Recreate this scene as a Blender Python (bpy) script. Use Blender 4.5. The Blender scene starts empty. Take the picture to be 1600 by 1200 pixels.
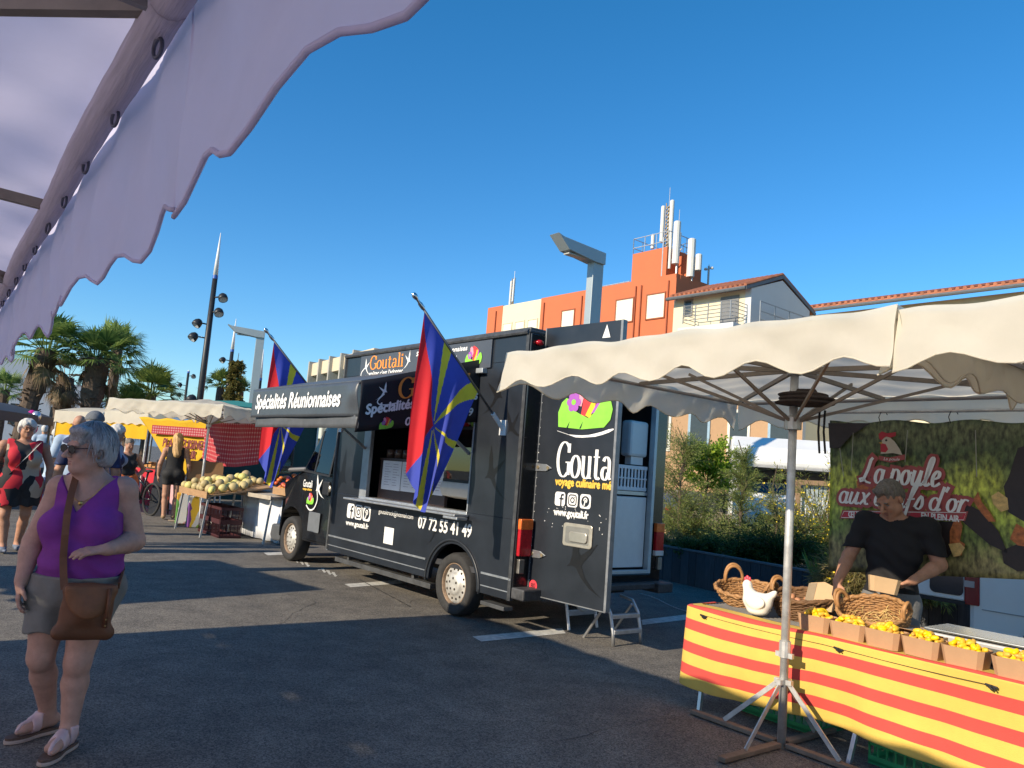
import bpy, math, random
import numpy as np
from mathutils import Vector, Matrix, Euler
SC = bpy.context.scene
COL = SC.collection
R_ = math.radians
# ---------------------------------------------------------------- camera
PITCH, ROLL, FOC, EYE = R_(6.6), R_(4.5), 1200.0, 1.58
_fw = Vector((0, math.cos(PITCH), math.sin(PITCH)))
_u0 = Vector((0, -math.sin(PITCH), math.cos(PITCH)))
_r0 = Vector((1, 0, 0))
_up = _u0*math.cos(ROLL) - _r0*math.sin(ROLL)
_rt = _r0*math.cos(ROLL) + _u0*math.sin(ROLL)
cd = bpy.data.cameras.new('camera')
cam = bpy.data.objects.new('camera', cd)
COL.objects.link(cam)
cam.matrix_world = Matrix(((_rt.x, _up.x, -_fw.x, 0), (_rt.y, _up.y, -_fw.y, 0), (_rt.z, _up.z, -_fw.z, EYE), (0, 0, 0, 1)))
cd.sensor_width = 36.0
cd.lens = 36.0*FOC/1600.0
cd.clip_start = 0.05
cd.clip_end = 5000
SC.camera = cam
# ---------------------------------------------------------------- sky, sun, exposure
SUN_EL = R_(25.6)
LDIR = Vector((0.785, 0.62, 0)).normalized()          # the way the light travels over the ground
w = bpy.data.worlds.new('World')
SC.world = w
w.use_nodes = True
nt = w.node_tree
bg = nt.nodes['Background']
sky = nt.nodes.new('ShaderNodeTexSky')
sky.sky_type = 'NISHITA'
sky.sun_disc = False
sky.sun_elevation = SUN_EL
sky.sun_rotation = math.atan2(-LDIR.x, -LDIR.y)
sky.altitude = 0
sky.air_density = 1.0
sky.dust_density = 0.0
sky.ozone_density = 1.6
hsv = nt.nodes.new('ShaderNodeHueSaturation')
hsv.inputs['Saturation'].default_value = 1.42
nt.links.new(sky.outputs[0], hsv.inputs['Color'])
tcw = nt.nodes.new('ShaderNodeTexCoord')          # clear Mediterranean morning: the low sky stays blue
spw = nt.nodes.new('ShaderNodeSeparateXYZ')
nt.links.new(tcw.outputs['Generated'], spw.inputs[0])
rpw = nt.nodes.new('ShaderNodeValToRGB')
rpw.color_ramp.elements[0].position, rpw.color_ramp.elements[0].color = 0.0, (.50, .68, .86, 1)
rpw.color_ramp.elements[1].position, rpw.color_ramp.elements[1].color = 0.55, (1, 1, 1, 1)
_e = rpw.color_ramp.elements.new(.2)
_e.color = (.70, .86, .98, 1)
nt.links.new(spw.outputs['Z'], rpw.inputs[0])
mxw = nt.nodes.new('ShaderNodeMixRGB')
mxw.blend_type = 'MULTIPLY'
mxw.inputs[0].default_value = 1.0
nt.links.new(hsv.outputs[0], mxw.inputs[1])
nt.links.new(rpw.outputs[0], mxw.inputs[2])
nt.links.new(mxw.outputs[0], bg.inputs[0])
bg.inputs[1].default_value = 0.135
sl = bpy.data.lights.new('sun', 'SUN')
sl.energy = 4.6
sl.angle = R_(0.53)
sl.color = (1.0, 0.86, 0.66)
so = bpy.data.objects.new('sun', sl)
COL.objects.link(so)
_ld = Vector((LDIR.x*math.cos(SUN_EL), LDIR.y*math.cos(SUN_EL), -math.sin(SUN_EL)))
so.rotation_euler = _ld.to_track_quat('-Z', 'Y').to_euler()
so.location = (-20, -15, 30)
SC.view_settings.view_transform = 'Standard'
SC.view_settings.look = 'None'
SC.view_settings.exposure = 0.5
SC.view_settings.gamma = 1.0
SC.cycles.use_denoising = True
SC.cycles.max_bounces = 6
SC.cycles.transparent_max_bounces = 8


def at(px, py, Y):
    """world point at forward distance Y under a point of the photograph"""
    d = _fw + _rt*((px-800)/FOC) - _up*((py-600)/FOC)
    return Vector((0, 0, EYE)) + d*(Y/d.y)


def gnd(px, py, z=0.0):
    d = _fw + _rt*((px-800)/FOC) - _up*((py-600)/FOC)
    return Vector((0, 0, EYE)) + d*((z-EYE)/d.z)


# ---------------------------------------------------------------- materials
def hexc(h):
    h = h.lstrip('#')
    out = []
    for i in (0, 2, 4):
        c = int(h[i:i+2], 16)/255
        out.append(c/12.92 if c <= 0.04045 else ((c+0.055)/1.055)**2.4)
    return tuple(out)


MATS = {}


def mat(name, col, rough=0.6, metal=0.0, var=0.12, scale=8.0, bump=0.0, bscale=40.0, spec=0.5, trans=0.0, island=0.0, col2=None,
        stretch=None, coat=0.0, alpha=1.0, emit=None, each=0.0):
    if name in MATS:
        return MATS[name]
    if isinstance(col, str):
        col = hexc(col)
    if isinstance(col2, str):
        col2 = hexc(col2)
    m = bpy.data.materials.new(name)
    MATS[name] = m
    m.use_nodes = True
    t = m.node_tree
    N, L = t.nodes, t.links
    b = N['Principled BSDF']
    b.inputs['Roughness'].default_value = rough
    b.inputs['Metallic'].default_value = metal
    b.inputs['Specular IOR Level'].default_value = spec
    b.inputs['Coat Weight'].default_value = coat
    b.inputs['Alpha'].default_value = alpha
    tc = N.new('ShaderNodeTexCoord')
    src = tc.outputs['Object']
    if stretch:
        mp = N.new('ShaderNodeMapping')
        mp.inputs['Scale'].default_value = stretch
        L.new(src, mp.inputs[0])
        src = mp.outputs[0]
    nz = N.new('ShaderNodeTexNoise')
    nz.inputs['Scale'].default_value = scale
    nz.inputs['Detail'].default_value = 6
    nz.inputs['Roughness'].default_value = 0.65
    L.new(src, nz.inputs['Vector'])
    rp = N.new('ShaderNodeValToRGB')
    rp.color_ramp.elements[0].position = 0.28
    rp.color_ramp.elements[1].position = 0.72
    a = tuple(max(0, c*(1-var)) for c in col)
    z = tuple(min(1, c*(1+var)) for c in col) if col2 is None else col2
    rp.color_ramp.elements[0].color = (*a, 1)
    rp.color_ramp.elements[1].color = (*z, 1)
    L.new(nz.outputs['Fac'], rp.inputs[0])
    out = rp.outputs[0]
    if island:
        g = N.new('ShaderNodeNewGeometry')
        hs = N.new('ShaderNodeHueSaturation')
        mr = N.new('ShaderNodeMapRange')
        mr.inputs['To Min'].default_value = 1-island
        mr.inputs['To Max'].default_value = 1+island
        L.new(g.outputs['Random Per Island'], mr.inputs[0])
        L.new(mr.outputs[0], hs.inputs['Value'])
        m2 = N.new('ShaderNodeMapRange')
        m2.inputs['To Min'].default_value = 0.5+island*0.06
        m2.inputs['To Max'].default_value = 0.5-island*0.06
        L.new(g.outputs['Random Per Island'], m2.inputs[0])
        L.new(m2.outputs[0], hs.inputs['Hue'])
        L.new(out, hs.inputs['Color'])
        out = hs.outputs[0]
    if each:
        oi = N.new('ShaderNodeObjectInfo')
        h2 = N.new('ShaderNodeHueSaturation')
        for key, lo, hi in (('Value', 1-each, 1+each*.6), ('Hue', .5-each*.06, .5+each*.10), ('Saturation', 1-each*.4, 1.05)):
            r2 = N.new('ShaderNodeMapRange')
            r2.inputs['To Min'].default_value = lo
            r2.inputs['To Max'].default_value = hi
            L.new(oi.outputs['Random'], r2.inputs[0])
            L.new(r2.outputs[0], h2.inputs[key])
        L.new(out, h2.inputs['Color'])
        out = h2.outputs[0]
    L.new(out, b.inputs['Base Color'])
    # uneven gloss
    mr = N.new('ShaderNodeMapRange')
    mr.inputs['To Min'].default_value = max(0.02, rough-0.08)
    mr.inputs['To Max'].default_value = min(1, rough+0.12)
    L.new(nz.outputs['Fac'], mr.inputs[0])
    L.new(mr.outputs[0], b.inputs['Roughness'])
    if bump:
        n2 = N.new('ShaderNodeTexNoise')
        n2.inputs['Scale'].default_value = bscale
        n2.inputs['Detail'].default_value = 4
        L.new(src, n2.inputs['Vector'])
        bp = N.new('ShaderNodeBump')
        bp.inputs['Strength'].default_value = bump
        bp.inputs['Distance'].default_value = 0.01
        L.new(n2.outputs['Fac'], bp.inputs['Height'])
        L.new(bp.outputs[0], b.inputs['Normal'])
    if trans:
        tr = N.new('ShaderNodeBsdfTranslucent')
        L.new(out, tr.inputs['Color'])
        mx = N.new('ShaderNodeMixShader')
        mx.inputs[0].default_value = trans
        L.new(b.outputs[0], mx.inputs[1])
        L.new(tr.outputs[0], mx.inputs[2])
        L.new(mx.outputs[0], N['Material Output'].inputs[0])
    if emit:
        b.inputs['Emission Color'].default_value = (*emit[0], 1)
        b.inputs['Emission Strength'].default_value = emit[1]
    return m


def glass_mat(name, tint, rough=0.03, mix=0.35):
    """pane: part mirror, part see-through"""
    if name in MATS:
        return MATS[name]
    m = bpy.data.materials.new(name)
    MATS[name] = m
    m.use_nodes = True
    N, L = m.node_tree.nodes, m.node_tree.links
    N.remove(N['Principled BSDF'])
    gl = N.new('ShaderNodeBsdfGlossy')
    gl.inputs['Roughness'].default_value = rough
    tr = N.new('ShaderNodeBsdfTransparent')
    tr.inputs['Color'].default_value = (*tint, 1)
    fr = N.new('ShaderNodeFresnel')
    fr.inputs['IOR'].default_value = 1.5
    ad = N.new('ShaderNodeMath')
    ad.operation = 'MULTIPLY_ADD'
    ad.inputs[1].default_value = 1.0
    ad.inputs[2].default_value = mix*0.2
    L.new(fr.outputs[0], ad.inputs[0])
    mx = N.new('ShaderNodeMixShader')
    L.new(ad.outputs[0], mx.inputs[0])
    L.new(tr.outputs[0], mx.inputs[1])
    L.new(gl.outputs[0], mx.inputs[2])
    L.new(mx.outputs[0], N['Material Output'].inputs[0])
    return m


# ---------------------------------------------------------------- mesh builder
def frame_from(a, b):
    d = (Vector(b)-Vector(a)).normalized()
    h = Vector((0, 0, 1)) if abs(d.z) < 0.95 else Vector((1, 0, 0))
    x = d.cross(h).normalized()
    return x, d.cross(x).normalized()


class MB:
    def __init__(s):
        s.v, s.f, s.k, s.m, s.T = [], [], [], 0, None

    def _a(s, vs, fs):
        b = len(s.v)
        if s.T is not None:
            vs = [s.T @ Vector(p) for p in vs]
        s.v.extend(tuple(p) for p in vs)
        s.f.extend(tuple(b+i for i in f) for f in fs)
        s.k.extend([s.m]*len(fs))
        return s

    def box(s, x0, x1, y0, y1, z0, z1):
        vs = [(x, y, z) for z in (z0, z1) for y in (y0, y1) for x in (x0, x1)]
        return s._a(vs, [(0, 2, 3, 1), (4, 5, 7, 6), (0, 1, 5, 4), (2, 6, 7, 3), (0, 4, 6, 2), (1, 3, 7, 5)])

    def bar(s, a, b, w=0.04, h=None, up=None):
        """square bar from a to b"""
        h = h or w
        a, b = Vector(a), Vector(b)
        x, y = frame_from(a, b)
        if up is not None:
            d = (b-a).normalized()
            x = d.cross(Vector(up)).normalized()
            y = d.cross(x).normalized()
        vs = []
        for p in (a, b):
            for sx, sy in ((-1, -1), (1, -1), (1, 1), (-1, 1)):
                vs.append(p+x*(sx*w/2)+y*(sy*h/2))
        return s._a(vs, [(3, 2, 1, 0), (4, 5, 6, 7), (0, 1, 5, 4), (1, 2, 6, 5), (2, 3, 7, 6), (3, 0, 4, 7)])

    def tube(s, pts, r, n=8, cap=True):
        pts = [Vector(p) for p in pts]
        rs = r if isinstance(r, (list, tuple)) else [r]*len(pts)
        vs, fs = [], []
        x, y = frame_from(pts[0], pts[1])
        for i, p in enumerate(pts):
            d = (pts[min(i+1, len(pts)-1)]-pts[max(i-1, 0)]).normalized()
            x = (x-d*x.dot(d))
            if x.length < 1e-6:
                x, _ = frame_from(pts[max(i-1, 0)], pts[min(i+1, len(pts)-1)])
            x.normalize()
            y = d.cross(x)
            for j in range(n):
                t = 2*math.pi*j/n
                vs.append(p+x*(rs[i]*math.cos(t))+y*(rs[i]*math.sin(t)))
        for i in range(len(pts)-1):
            for j in range(n):
                a, b = i*n+j, i*n+(j+1) % n
                fs.append((a, b, b+n, a+n))
        if cap:
            fs.append(tuple(range(n-1, -1, -1)))
            fs.append(tuple(range((len(pts)-1)*n, len(pts)*n)))
        return s._a(vs, fs)

    def lathe(s, prof, n=20, o=(0, 0, 0), ax=(0, 0, 1)):
        o, ax = Vector(o), Vector(ax).normalized()
        x, y = frame_from((0, 0, 0), ax)
        vs, fs = [], []
        for r, h in prof:
            for j in range(n):
                t = 2*math.pi*j/n
                vs.append(o+ax*h+x*(r*math.cos(t))+y*(r*math.sin(t)))
        for i in range(len(prof)-1):
            for j in range(n):
                a, b = i*n+j, i*n+(j+1) % n
                fs.append((a, b, b+n, a+n))
        return s._a(vs, fs)

    def prism(s, poly, h0, h1, M=None):
        """2-D polygon (u, v) pushed out from w=h0 to w=h1; M maps (u, v, w)"""
        n = len(poly)
        ar = sum(poly[i][0]*poly[(i+1) % n][1]-poly[(i+1) % n][0]*poly[i][1] for i in range(n))
        if ar < 0:
            poly = poly[::-1]
        vs = [(p[0], p[1], h0) for p in poly]+[(p[0], p[1], h1) for p in poly]
        if M is not None:
            vs = [M @ Vector(p) for p in vs]
        fs = [tuple(range(n-1, -1, -1)), tuple(range(n, 2*n))]+[(i, (i+1) % n, n+(i+1) % n, n+i) for i in range(n)]
        return s._a(vs, fs)

    def flat(s, poly, h, M=None):
        vs = [(p[0], p[1], h) for p in poly]
        if M is not None:
            vs = [M @ Vector(p) for p in vs]
        return s._a(vs, [tuple(range(len(poly)))])

    def sheet(s, fn, nu, nv):
        vs = [fn(i/nu, j/nv) for j in range(nv+1) for i in range(nu+1)]
        fs = [(j*(nu+1)+i, j*(nu+1)+i+1, (j+1)*(nu+1)+i+1, (j+1)*(nu+1)+i) for j in range(nv) for i in range(nu)]
        return s._a(vs, fs)

    def ell(s, c, r, nu=16, nv=10, M=None):
        vs, fs = [], []
        for j in range(nv+1):
            ph = math.pi*j/nv
            for i in range(nu):
                t = 2*math.pi*i/nu
                p = Vector((r[0]*math.sin(ph)*math.cos(t), r[1]*math.sin(ph)*math.sin(t), -r[2]*math.cos(ph)))
                if M is not None:
                    p = M @ p
                vs.append(Vector(c)+p)
        for j in range(nv):
            for i in range(nu):
                a, b = j*nu+i, j*nu+(i+1) % nu
                fs.append((a, b, b+nu, a+nu))
        return s._a(vs, fs)

    def ribbon(s, pts, ws, h, M=None):
        """flat painted stroke through 2-D points with widths"""
        n = len(pts)
        if not isinstance(ws, (list, tuple)):
            ws = [ws]*n
        vs = []
        for i in range(n):
            a, b = pts[max(i-1, 0)], pts[min(i+1, n-1)]
            dx, dy = b[0]-a[0], b[1]-a[1]
            l = math.hypot(dx, dy) or 1
            nx, ny = -dy/l*ws[i]/2, dx/l*ws[i]/2
            vs += [(pts[i][0]+nx, pts[i][1]+ny, h), (pts[i][0]-nx, pts[i][1]-ny, h)]
        if M is not None:
            vs = [M @ Vector(p) for p in vs]
        return s._a(vs, [(2*i, 2*i+1, 2*i+3, 2*i+2) for i in range(n-1)])

    def build(s, name, mats, parent=None, smooth=False, bevel=0.0, loc=None, rz=0.0, sub=0, solid=0.0):
        me = bpy.data.meshes.new(name)
        me.from_pydata(s.v, [], s.f)
        if not isinstance(mats, (list, tuple)):
            mats = [mats]
        for m in mats:
            me.materials.append(m)
        if len(mats) > 1:
            me.polygons.foreach_set('material_index', s.k)
        if smooth:
            me.polygons.foreach_set('use_smooth', [True]*len(me.polygons))
        me.update()
        return link(name, me, parent, bevel, loc, rz, sub, solid, smooth)


def link(name, me, parent=None, bevel=0.0, loc=None, rz=0.0, sub=0, solid=0.0, smooth=False):
    o = bpy.data.objects.new(name, me)
    COL.objects.link(o)
    if parent is not None:
        o.parent = parent
    if loc is not None:
        o.location = loc
    o.rotation_euler.z = rz
    if solid:
        k = o.modifiers.new('solid', 'SOLIDIFY')
        k.thickness = solid
    if sub:
        k = o.modifiers.new('sub', 'SUBSURF')
        k.levels = k.render_levels = sub
    if bevel:
        k = o.modifiers.new('bevel', 'BEVEL')
        k.width = bevel
        k.segments = 2
        k.limit_method = 'ANGLE'
        k.angle_limit = R_(35)
    return o


def tag(o, label=None, cat=None, group=None, kind=None):
    if label:
        o['label'] = label
    if cat:
        o['category'] = cat
    if group:
        o['group'] = group
    if kind:
        o['kind'] = kind
    return o


def thing(name, label, cat, loc=(0, 0, 0), rz=0.0, group=None):
    o = bpy.data.objects.new(name, None)
    COL.objects.link(o)
    o.location = loc
    o.rotation_euler.z = rz
    return tag(o, label, cat, group)


def dup(root, loc, rz=0.0, label=None, group=None, scale=None):
    def cp(o, par):
        c = o.copy()
        COL.objects.link(c)
        if par is not None:
            c.parent = par
        for ch in list(o.children):
            cp(ch, c)
        return c
    r = cp(root, None)
    r.location = loc
    r.rotation_euler.z = rz
    if scale:
        r.scale = scale if isinstance(scale, (tuple, list)) else (scale,)*3
    if label:
        r['label'] = label
    if group:
        r['group'] = group
    return r


# ---------------------------------------------------------------- lettering
_TX = {}


def text_geo(s):
    """outline letters, normalised so that the capital height is 1"""
    if s in _TX:
        return _TX[s]
    c = bpy.data.curves.new('lettering', 'FONT')
    c.body = s
    c.size = 1
    c.resolution_u = 3
    o = bpy.data.objects.new('lettering', c)
    COL.objects.link(o)
    bpy.context.view_layer.update()
    dg = bpy.context.evaluated_depsgraph_get()
    me = o.evaluated_get(dg).to_mesh()
    v = [(p.co.x, p.co.y) for p in me.vertices]
    f = [tuple(q.vertices) for q in me.polygons]
    o.evaluated_get(dg).to_mesh_clear()
    bpy.data.objects.remove(o)
    bpy.data.curves.remove(c)
    _TX[s] = (v, f)
    return v, f


def text(mb, s, u0, u1, v0, v1, h, M=None, shear=0.0, bold=0.0, keep=False):
    """letters fitted into the rectangle u0..u1, v0..v1 of plane M"""
    v, f = text_geo(s)
    xs = [p[0]+shear*p[1] for p in v]
    ys = [p[1] for p in v]
    x0, x1, y0, y1 = min(xs), max(xs), min(ys), max(ys)
    sx, sy = (u1-u0)/(x1-x0), (v1-v0)/(y1-y0)
    offs = [(0, 0)] if not bold else [(-bold, 0), (bold, 0), (0, bold), (0, -bold)]
    for k, (ox, oy) in enumerate(offs):
        vs = [(u0+(x-x0)*sx+ox, v0+(p[1]-y0)*sy+oy, h+k*0.0004) for x, p in zip(xs, v)]
        if M is not None:
            vs = [M @ Vector(p) for p in vs]
        mb._a(vs, f)


def arc(cx, cy, rx, ry, a0, a1, n=12):
    return [(cx+rx*math.cos(R_(a0+(a1-a0)*i/n)), cy+ry*math.sin(R_(a0+(a1-a0)*i/n))) for i in range(n+1)]


def circ(cx, cy, r, n=24, ry=None):
    return arc(cx, cy, r, ry or r, 0, 360-360/n, n-1)


def rrect(u0, u1, v0, v1, r, n=4):
    p = []
    for cx, cy, a in ((u1-r, v1-r, 0), (u0+r, v1-r, 90), (u0+r, v0+r, 180), (u1-r, v0+r, 270)):
        p += arc(cx, cy, r, r, a, a+90, n)
    return p


# serif and brush alphabets drawn as pen strokes (unit: x-height .62, capitals 1)
SERIF = {
    'G': (.80, [arc(.42, .5, .34, .5, 48, 310, 20), [(.70, .06), (.70, .42)], [(.52, .42), (.84, .42)], [(.68, .96), (.68, .70)]]),
    'o': (.58, [arc(.28, .31, .22, .31, 90, 450, 22)]),
    'u': (.62, [[(.12, .62), (.12, .18)], arc(.29, .18, .17, .18, 180, 330, 10), [(.46, .62), (.46, 0)], [(.02, .61), (.13, .61)], [(.36, .61), (.47, .61)], [(.46, .015), (.58, .015)]]),
    't': (.44, [[(.18, .82), (.18, .14)], arc(.29, .14, .11, .14, 180, 320, 8), [(.03, .61), (.36, .61)]]),
    'a': (.58, [[(.42, .44), (.42, .05)], arc(.27, .44, .15, .18, 0, 160, 10), arc(.22, .17, .15, .17, 60, 370, 16), [(.42, .02), (.54, .04)]]),
    'l': (.32, [[(.15, 1.0), (.15, 0)], [(.03, .985), (.16, .985)], [(.03, .015), (.28, .015)]]),
    'i': (.32, [[(.15, .62), (.15, 0)], [(.03, .61), (.16, .61)], [(.03, .015), (.28, .015)], arc(.15, .82, .035, .035, 0, 360, 10)]),
}
BRUSH = {
    'L': (.74, [[(.50, .95), (.42, .86), (.36, .5), (.22, .08), (.08, .02), (.04, .12), (.16, .16), (.40, .02), (.62, -.02)]]),
    'a': (.50, [arc(.22, .26, .17, .26, 30, 330, 14), [(.40, .52), (.37, .12), (.42, .0), (.52, .08)]]),
    'p': (.54, [[(.16, .56), (.10, .1), (.02, -.42)], arc(.27, .27, .17, .27, 165, -150, 14)]),
    'o': (.48, [arc(.22, .26, .17, .26, 90, 450, 16), [(.28, .52), (.40, .42), (.50, .46)]]),
    'u': (.56, [[(.12, .54), (.08, .15), (.16, .0), (.30, .12), (.42, .54)], [(.42, .54), (.39, .10), (.46, 0), (.56, .08)]]),
    'l': (.34, [[(.02, .08), (.18, .4), (.30, .9), (.24, 1.02), (.15, .8), (.10, .12), (.18, 0), (.32, .1)]]),
    'e': (.46, [[(.06, .24), (.30, .32), (.32, .48), (.20, .53), (.07, .34), (.10, .06), (.22, 0), (.42, .12)]]),
    'x': (.50, [[(.06, .50), (.16, .48), (.32, .04), (.46, .06)], [(.44, .54), (.06, .0)]]),
    'f': (.40, [[(.04, .1), (.20, .5), (.34, .95), (.28, 1.05), (.18, .8), (.08, -.35), (.02, -.40)], [(.04, .36), (.36, .42)]]),
    's': (.42, [[(.02, .06), (.22, .56), (.34, .22), (.24, 0), (.08, .06)]]),
    'd': (.54, [arc(.22, .26, .17, .26, 30, 330, 14), [(.50, 1.0), (.38, .12), (.42, 0), (.54, .08)]]),
    "'": (.20, [[(.14, 1.0), (.06, .78)]]),
    'r': (.44, [[(.12, .54), (.06, 0)], [(.09, .3), (.22, .52), (.40, .48)]]),
    ' ': (.22, []),
}


def _dens(p, k=3):
    """round a coarse stroke (Catmull-Rom)"""
    if len(p) < 3 or len(p) > 8:
        return p
    q = [p[0]]+list(p)+[p[-1]]
    out = []
    for i in range(1, len(q)-2):
        for j in range(k):
            t = j/k
            o = []
            for c in (0, 1):
                a, b, d, e = q[i-1][c], q[i][c], q[i+1][c], q[i+2][c]
                o.append(.5*((2*b)+(-a+d)*t+(2*a-5*b+4*d-e)*t*t+(-a+3*b-3*d+e)*t**3))
            out.append(tuple(o))
    out.append(p[-1])
    return out


def penned(mb, s, abc, u0, u1, v0, H, h, M, thick, thin, slant=0.0, grow=0.0):
    """write s with a broad pen: capital height H, squeezed into u0..u1"""
    tot = sum(abc[c][0] for c in s)
    sx = (u1-u0)/tot
    x = u0
    k = 0
    for c in s:
        adv, strokes = abc[c]
        for st in strokes:
            st = _dens(st)
            pts = [(x+(p[0]+slant*p[1])*sx, v0+p[1]*H) for p in st]
            ws = []
            for i in range(len(pts)):
                a, b = pts[max(i-1, 0)], pts[min(i+1, len(pts)-1)]
                l = math.hypot(b[0]-a[0], b[1]-a[1]) or 1
                ws.append((thin+(thick-thin)*abs((b[1]-a[1])/l)**1.5)*H+grow)
            if grow and len(pts) > 1:
                def ext(p, q):
                    l = math.hypot(p[0]-q[0], p[1]-q[1]) or 1
                    return (p[0]+(p[0]-q[0])/l*grow/2, p[1]+(p[1]-q[1])/l*grow/2)
                pts[0], pts[-1] = ext(pts[0], pts[1]), ext(pts[-1], pts[-2])
            mb.ribbon(pts, ws, h+0.00025*(k % 9), M)
            k += 1
        x += adv*sx


BIRD = [(0, 0), (.10, .10), (.16, .30), (.15, .62), (.22, 1.0), (.33, .62), (.36, .36), (.42, .30), (.60, .42), (.92, .62), (.72, .36), (.52, .16),
        (.46, .06), (.60, -.20), (.90, -.45), (1.15, -.58), (.74, -.42), (.46, -.20), (.30, .0), (.16, .04)]


def bird(mb, u, v, s, h, M, flip=False, rot=0.0):
    c, q = math.cos(R_(rot)), math.sin(R_(rot))
    p = [((-a if flip else a)*s, b*s) for a, b in BIRD]
    mb.flat([(u+a*c-b*q, v+a*q+b*c) for a, b in (p if not flip else p[::-1])][::-1], h, M)


def social(mb, u, v, s, gap, h, M):
    """three rounded tiles: letter f, camera, letter P; slots 0 white 1 dark"""
    for i in range(3):
        a = u+i*(s+gap)
        mb.m = 0
        mb.flat(rrect(a, a+s, v, v+s, s*.2), h, M)
        mb.m = 1
        if i == 0:
            mb.ribbon(_dens([(a+s*.86, v+s*.80), (a+s*.70, v+s*.80), (a+s*.62, v+s*.68), (a+s*.62, v)]), s*.14, h+.001, M)
            mb.ribbon([(a+s*.44, v+s*.52), (a+s*.86, v+s*.52)], s*.12, h+.0015, M)
        elif i == 1:
            for q, wd in ((.36, .09),):
                rr = rrect(a+s*(.5-q), a+s*(.5+q), v+s*(.5-q), v+s*(.5+q), s*.18)
                mb.ribbon(rr+[rr[0]], s*wd, h+.001, M)
            mb.ribbon(arc(a+s*.5, v+s*.5, s*.17, s*.17, 0, 360, 18), s*.09, h+.001, M)
            mb.flat(circ(a+s*.71, v+s*.71, s*.045, 8), h+.0015, M)
        else:
            mb.flat(circ(a+s*.5, v+s*.5, s*.38), h+.001, M)
            mb.m = 0
            mb.ribbon(arc(a+s*.5, v+s*.58, s*.14, s*.15, -70, 200, 14), s*.08, h+.0015, M)
            mb.ribbon([(a+s*.51, v+s*.62), (a+s*.40, v+s*.18)], s*.09, h+.002, M)


def leaf_logo(mb, u, v, s, h, M):
    """green leaf with a flower and red, yellow and violet bands; slots 0 green 1 red 2 yellow 3 violet 4 pink 5 dark"""
    P = lambda q: [(u+a*s, v+b*s) for a, b in q]
    mb.m = 1
    mb.flat(P([(.42, .18), (.46, .45), (.40, .56), (.44, .70), (.62, .62), (.74, .52), (.66, .30), (.58, .16)]), h+.001, M)
    mb.m = 2
    mb.flat(P([(.50, .18), (.60, .36), (.64, .55), (.70, .52), (.66, .30), (.58, .14)]), h+.002, M)
    mb.m = 3
    mb.flat(P([(.60, .20), (.70, .36), (.74, .54), (.78, .50), (.77, .36), (.68, .22)]), h+.003, M)
    mb.m = 4
    mb.flat(P([(.28, .46), (.26, .62), (.34, .68), (.42, .60), (.46, .45), (.42, .30), (.34, .32)]), h+.002, M)
    mb.m = 0
    mb.flat(P([(.02, .02), (.0, .22), (.06, .36), (.14, .42), (.20, .40), (.22, .28), (.40, .20), (.56, .14), (.66, .22), (.76, .36), (.84, .44), (.92, .40),
               (.97, .26), (.94, .12), (.84, .02), (.46, -.01)]), h+.004, M)
    mb.m = 3
    for i in range(6):
        a = i*60
        mb.flat(circ(u+s*(.28+.075*math.cos(R_(a))), v+s*(.36+.085*math.sin(R_(a))), s*.055, 10), h+.005+i*.0003, M)
    mb.m = 0
    mb.flat(circ(u+s*.28, v+s*.36, s*.04, 10), h+.0075, M)
    mb.m = 5
    for a in (.20, .44):
        mb.flat(P([(a, .0), (a+.03, .10), (a-.03, .0)]), h+.0056, M)
# ================================================================ ground
def asphalt():
    m = bpy.data.materials.new('asphalt')
    m.use_nodes = True
    N, L = m.node_tree.nodes, m.node_tree.links
    b = N['Principled BSDF']
    tc = N.new('ShaderNodeTexCoord')

    def noise(sc, det=5, ro=.6):
        n = N.new('ShaderNodeTexNoise')
        n.inputs['Scale'].default_value = sc
        n.inputs['Detail'].default_value = det
        n.inputs['Roughness'].default_value = ro
        L.new(tc.outputs['Object'], n.inputs['Vector'])
        return n

    def ramp(src, p0, c0, p1, c1):
        r = N.new('ShaderNodeValToRGB')
        r.color_ramp.elements[0].position, r.color_ramp.elements[1].position = p0, p1
        r.color_ramp.elements[0].color, r.color_ramp.elements[1].color = (*c0, 1), (*c1, 1)
        L.new(src, r.inputs[0])
        return r

    def mix(a, bb, mode, fac):
        x = N.new('ShaderNodeMixRGB')
        x.blend_type = mode
        x.inputs[0].default_value = fac
        L.new(a, x.inputs[1])
        L.new(bb, x.inputs[2])
        return x.outputs[0]
    big = ramp(noise(.35, 4).outputs['Fac'], .35, (.138, .129, .117), .7, (.192, .178, .157))
    mid = ramp(noise(3.0, 6, .7).outputs['Fac'], .35, (.72, .72, .73), .65, (1.12, 1.11, 1.09))
    vo = N.new('ShaderNodeTexVoronoi')
    vo.inputs['Scale'].default_value = 130
    L.new(tc.outputs['Object'], vo.inputs['Vector'])
    hs = N.new('ShaderNodeSeparateColor')
    L.new(vo.outputs['Color'], hs.inputs[0])
    fine = ramp(hs.outputs[0], .05, (.38, .38, .40), .95, (1.68, 1.64, 1.55))
    c = mix(big.outputs[0], mid.outputs[0], 'MULTIPLY', 1)
    c = mix(c, fine.outputs[0], 'MULTIPLY', .85)
    stain = ramp(noise(.9, 3, .5).outputs['Fac'], .60, (1, 1, 1), .74, (.62, .62, .63))
    c = mix(c, stain.outputs[0], 'MULTIPLY', .6)
    L.new(c, b.inputs['Base Color'])
    b.inputs['Roughness'].default_value = .85
    b.inputs['Specular IOR Level'].default_value = .3
    bp = N.new('ShaderNodeBump')
    bp.inputs['Strength'].default_value = .55
    bp.inputs['Distance'].default_value = .004
    L.new(vo.outputs['Distance'], bp.inputs['Height'])
    L.new(bp.outputs[0], b.inputs['Normal'])
    return m


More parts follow.
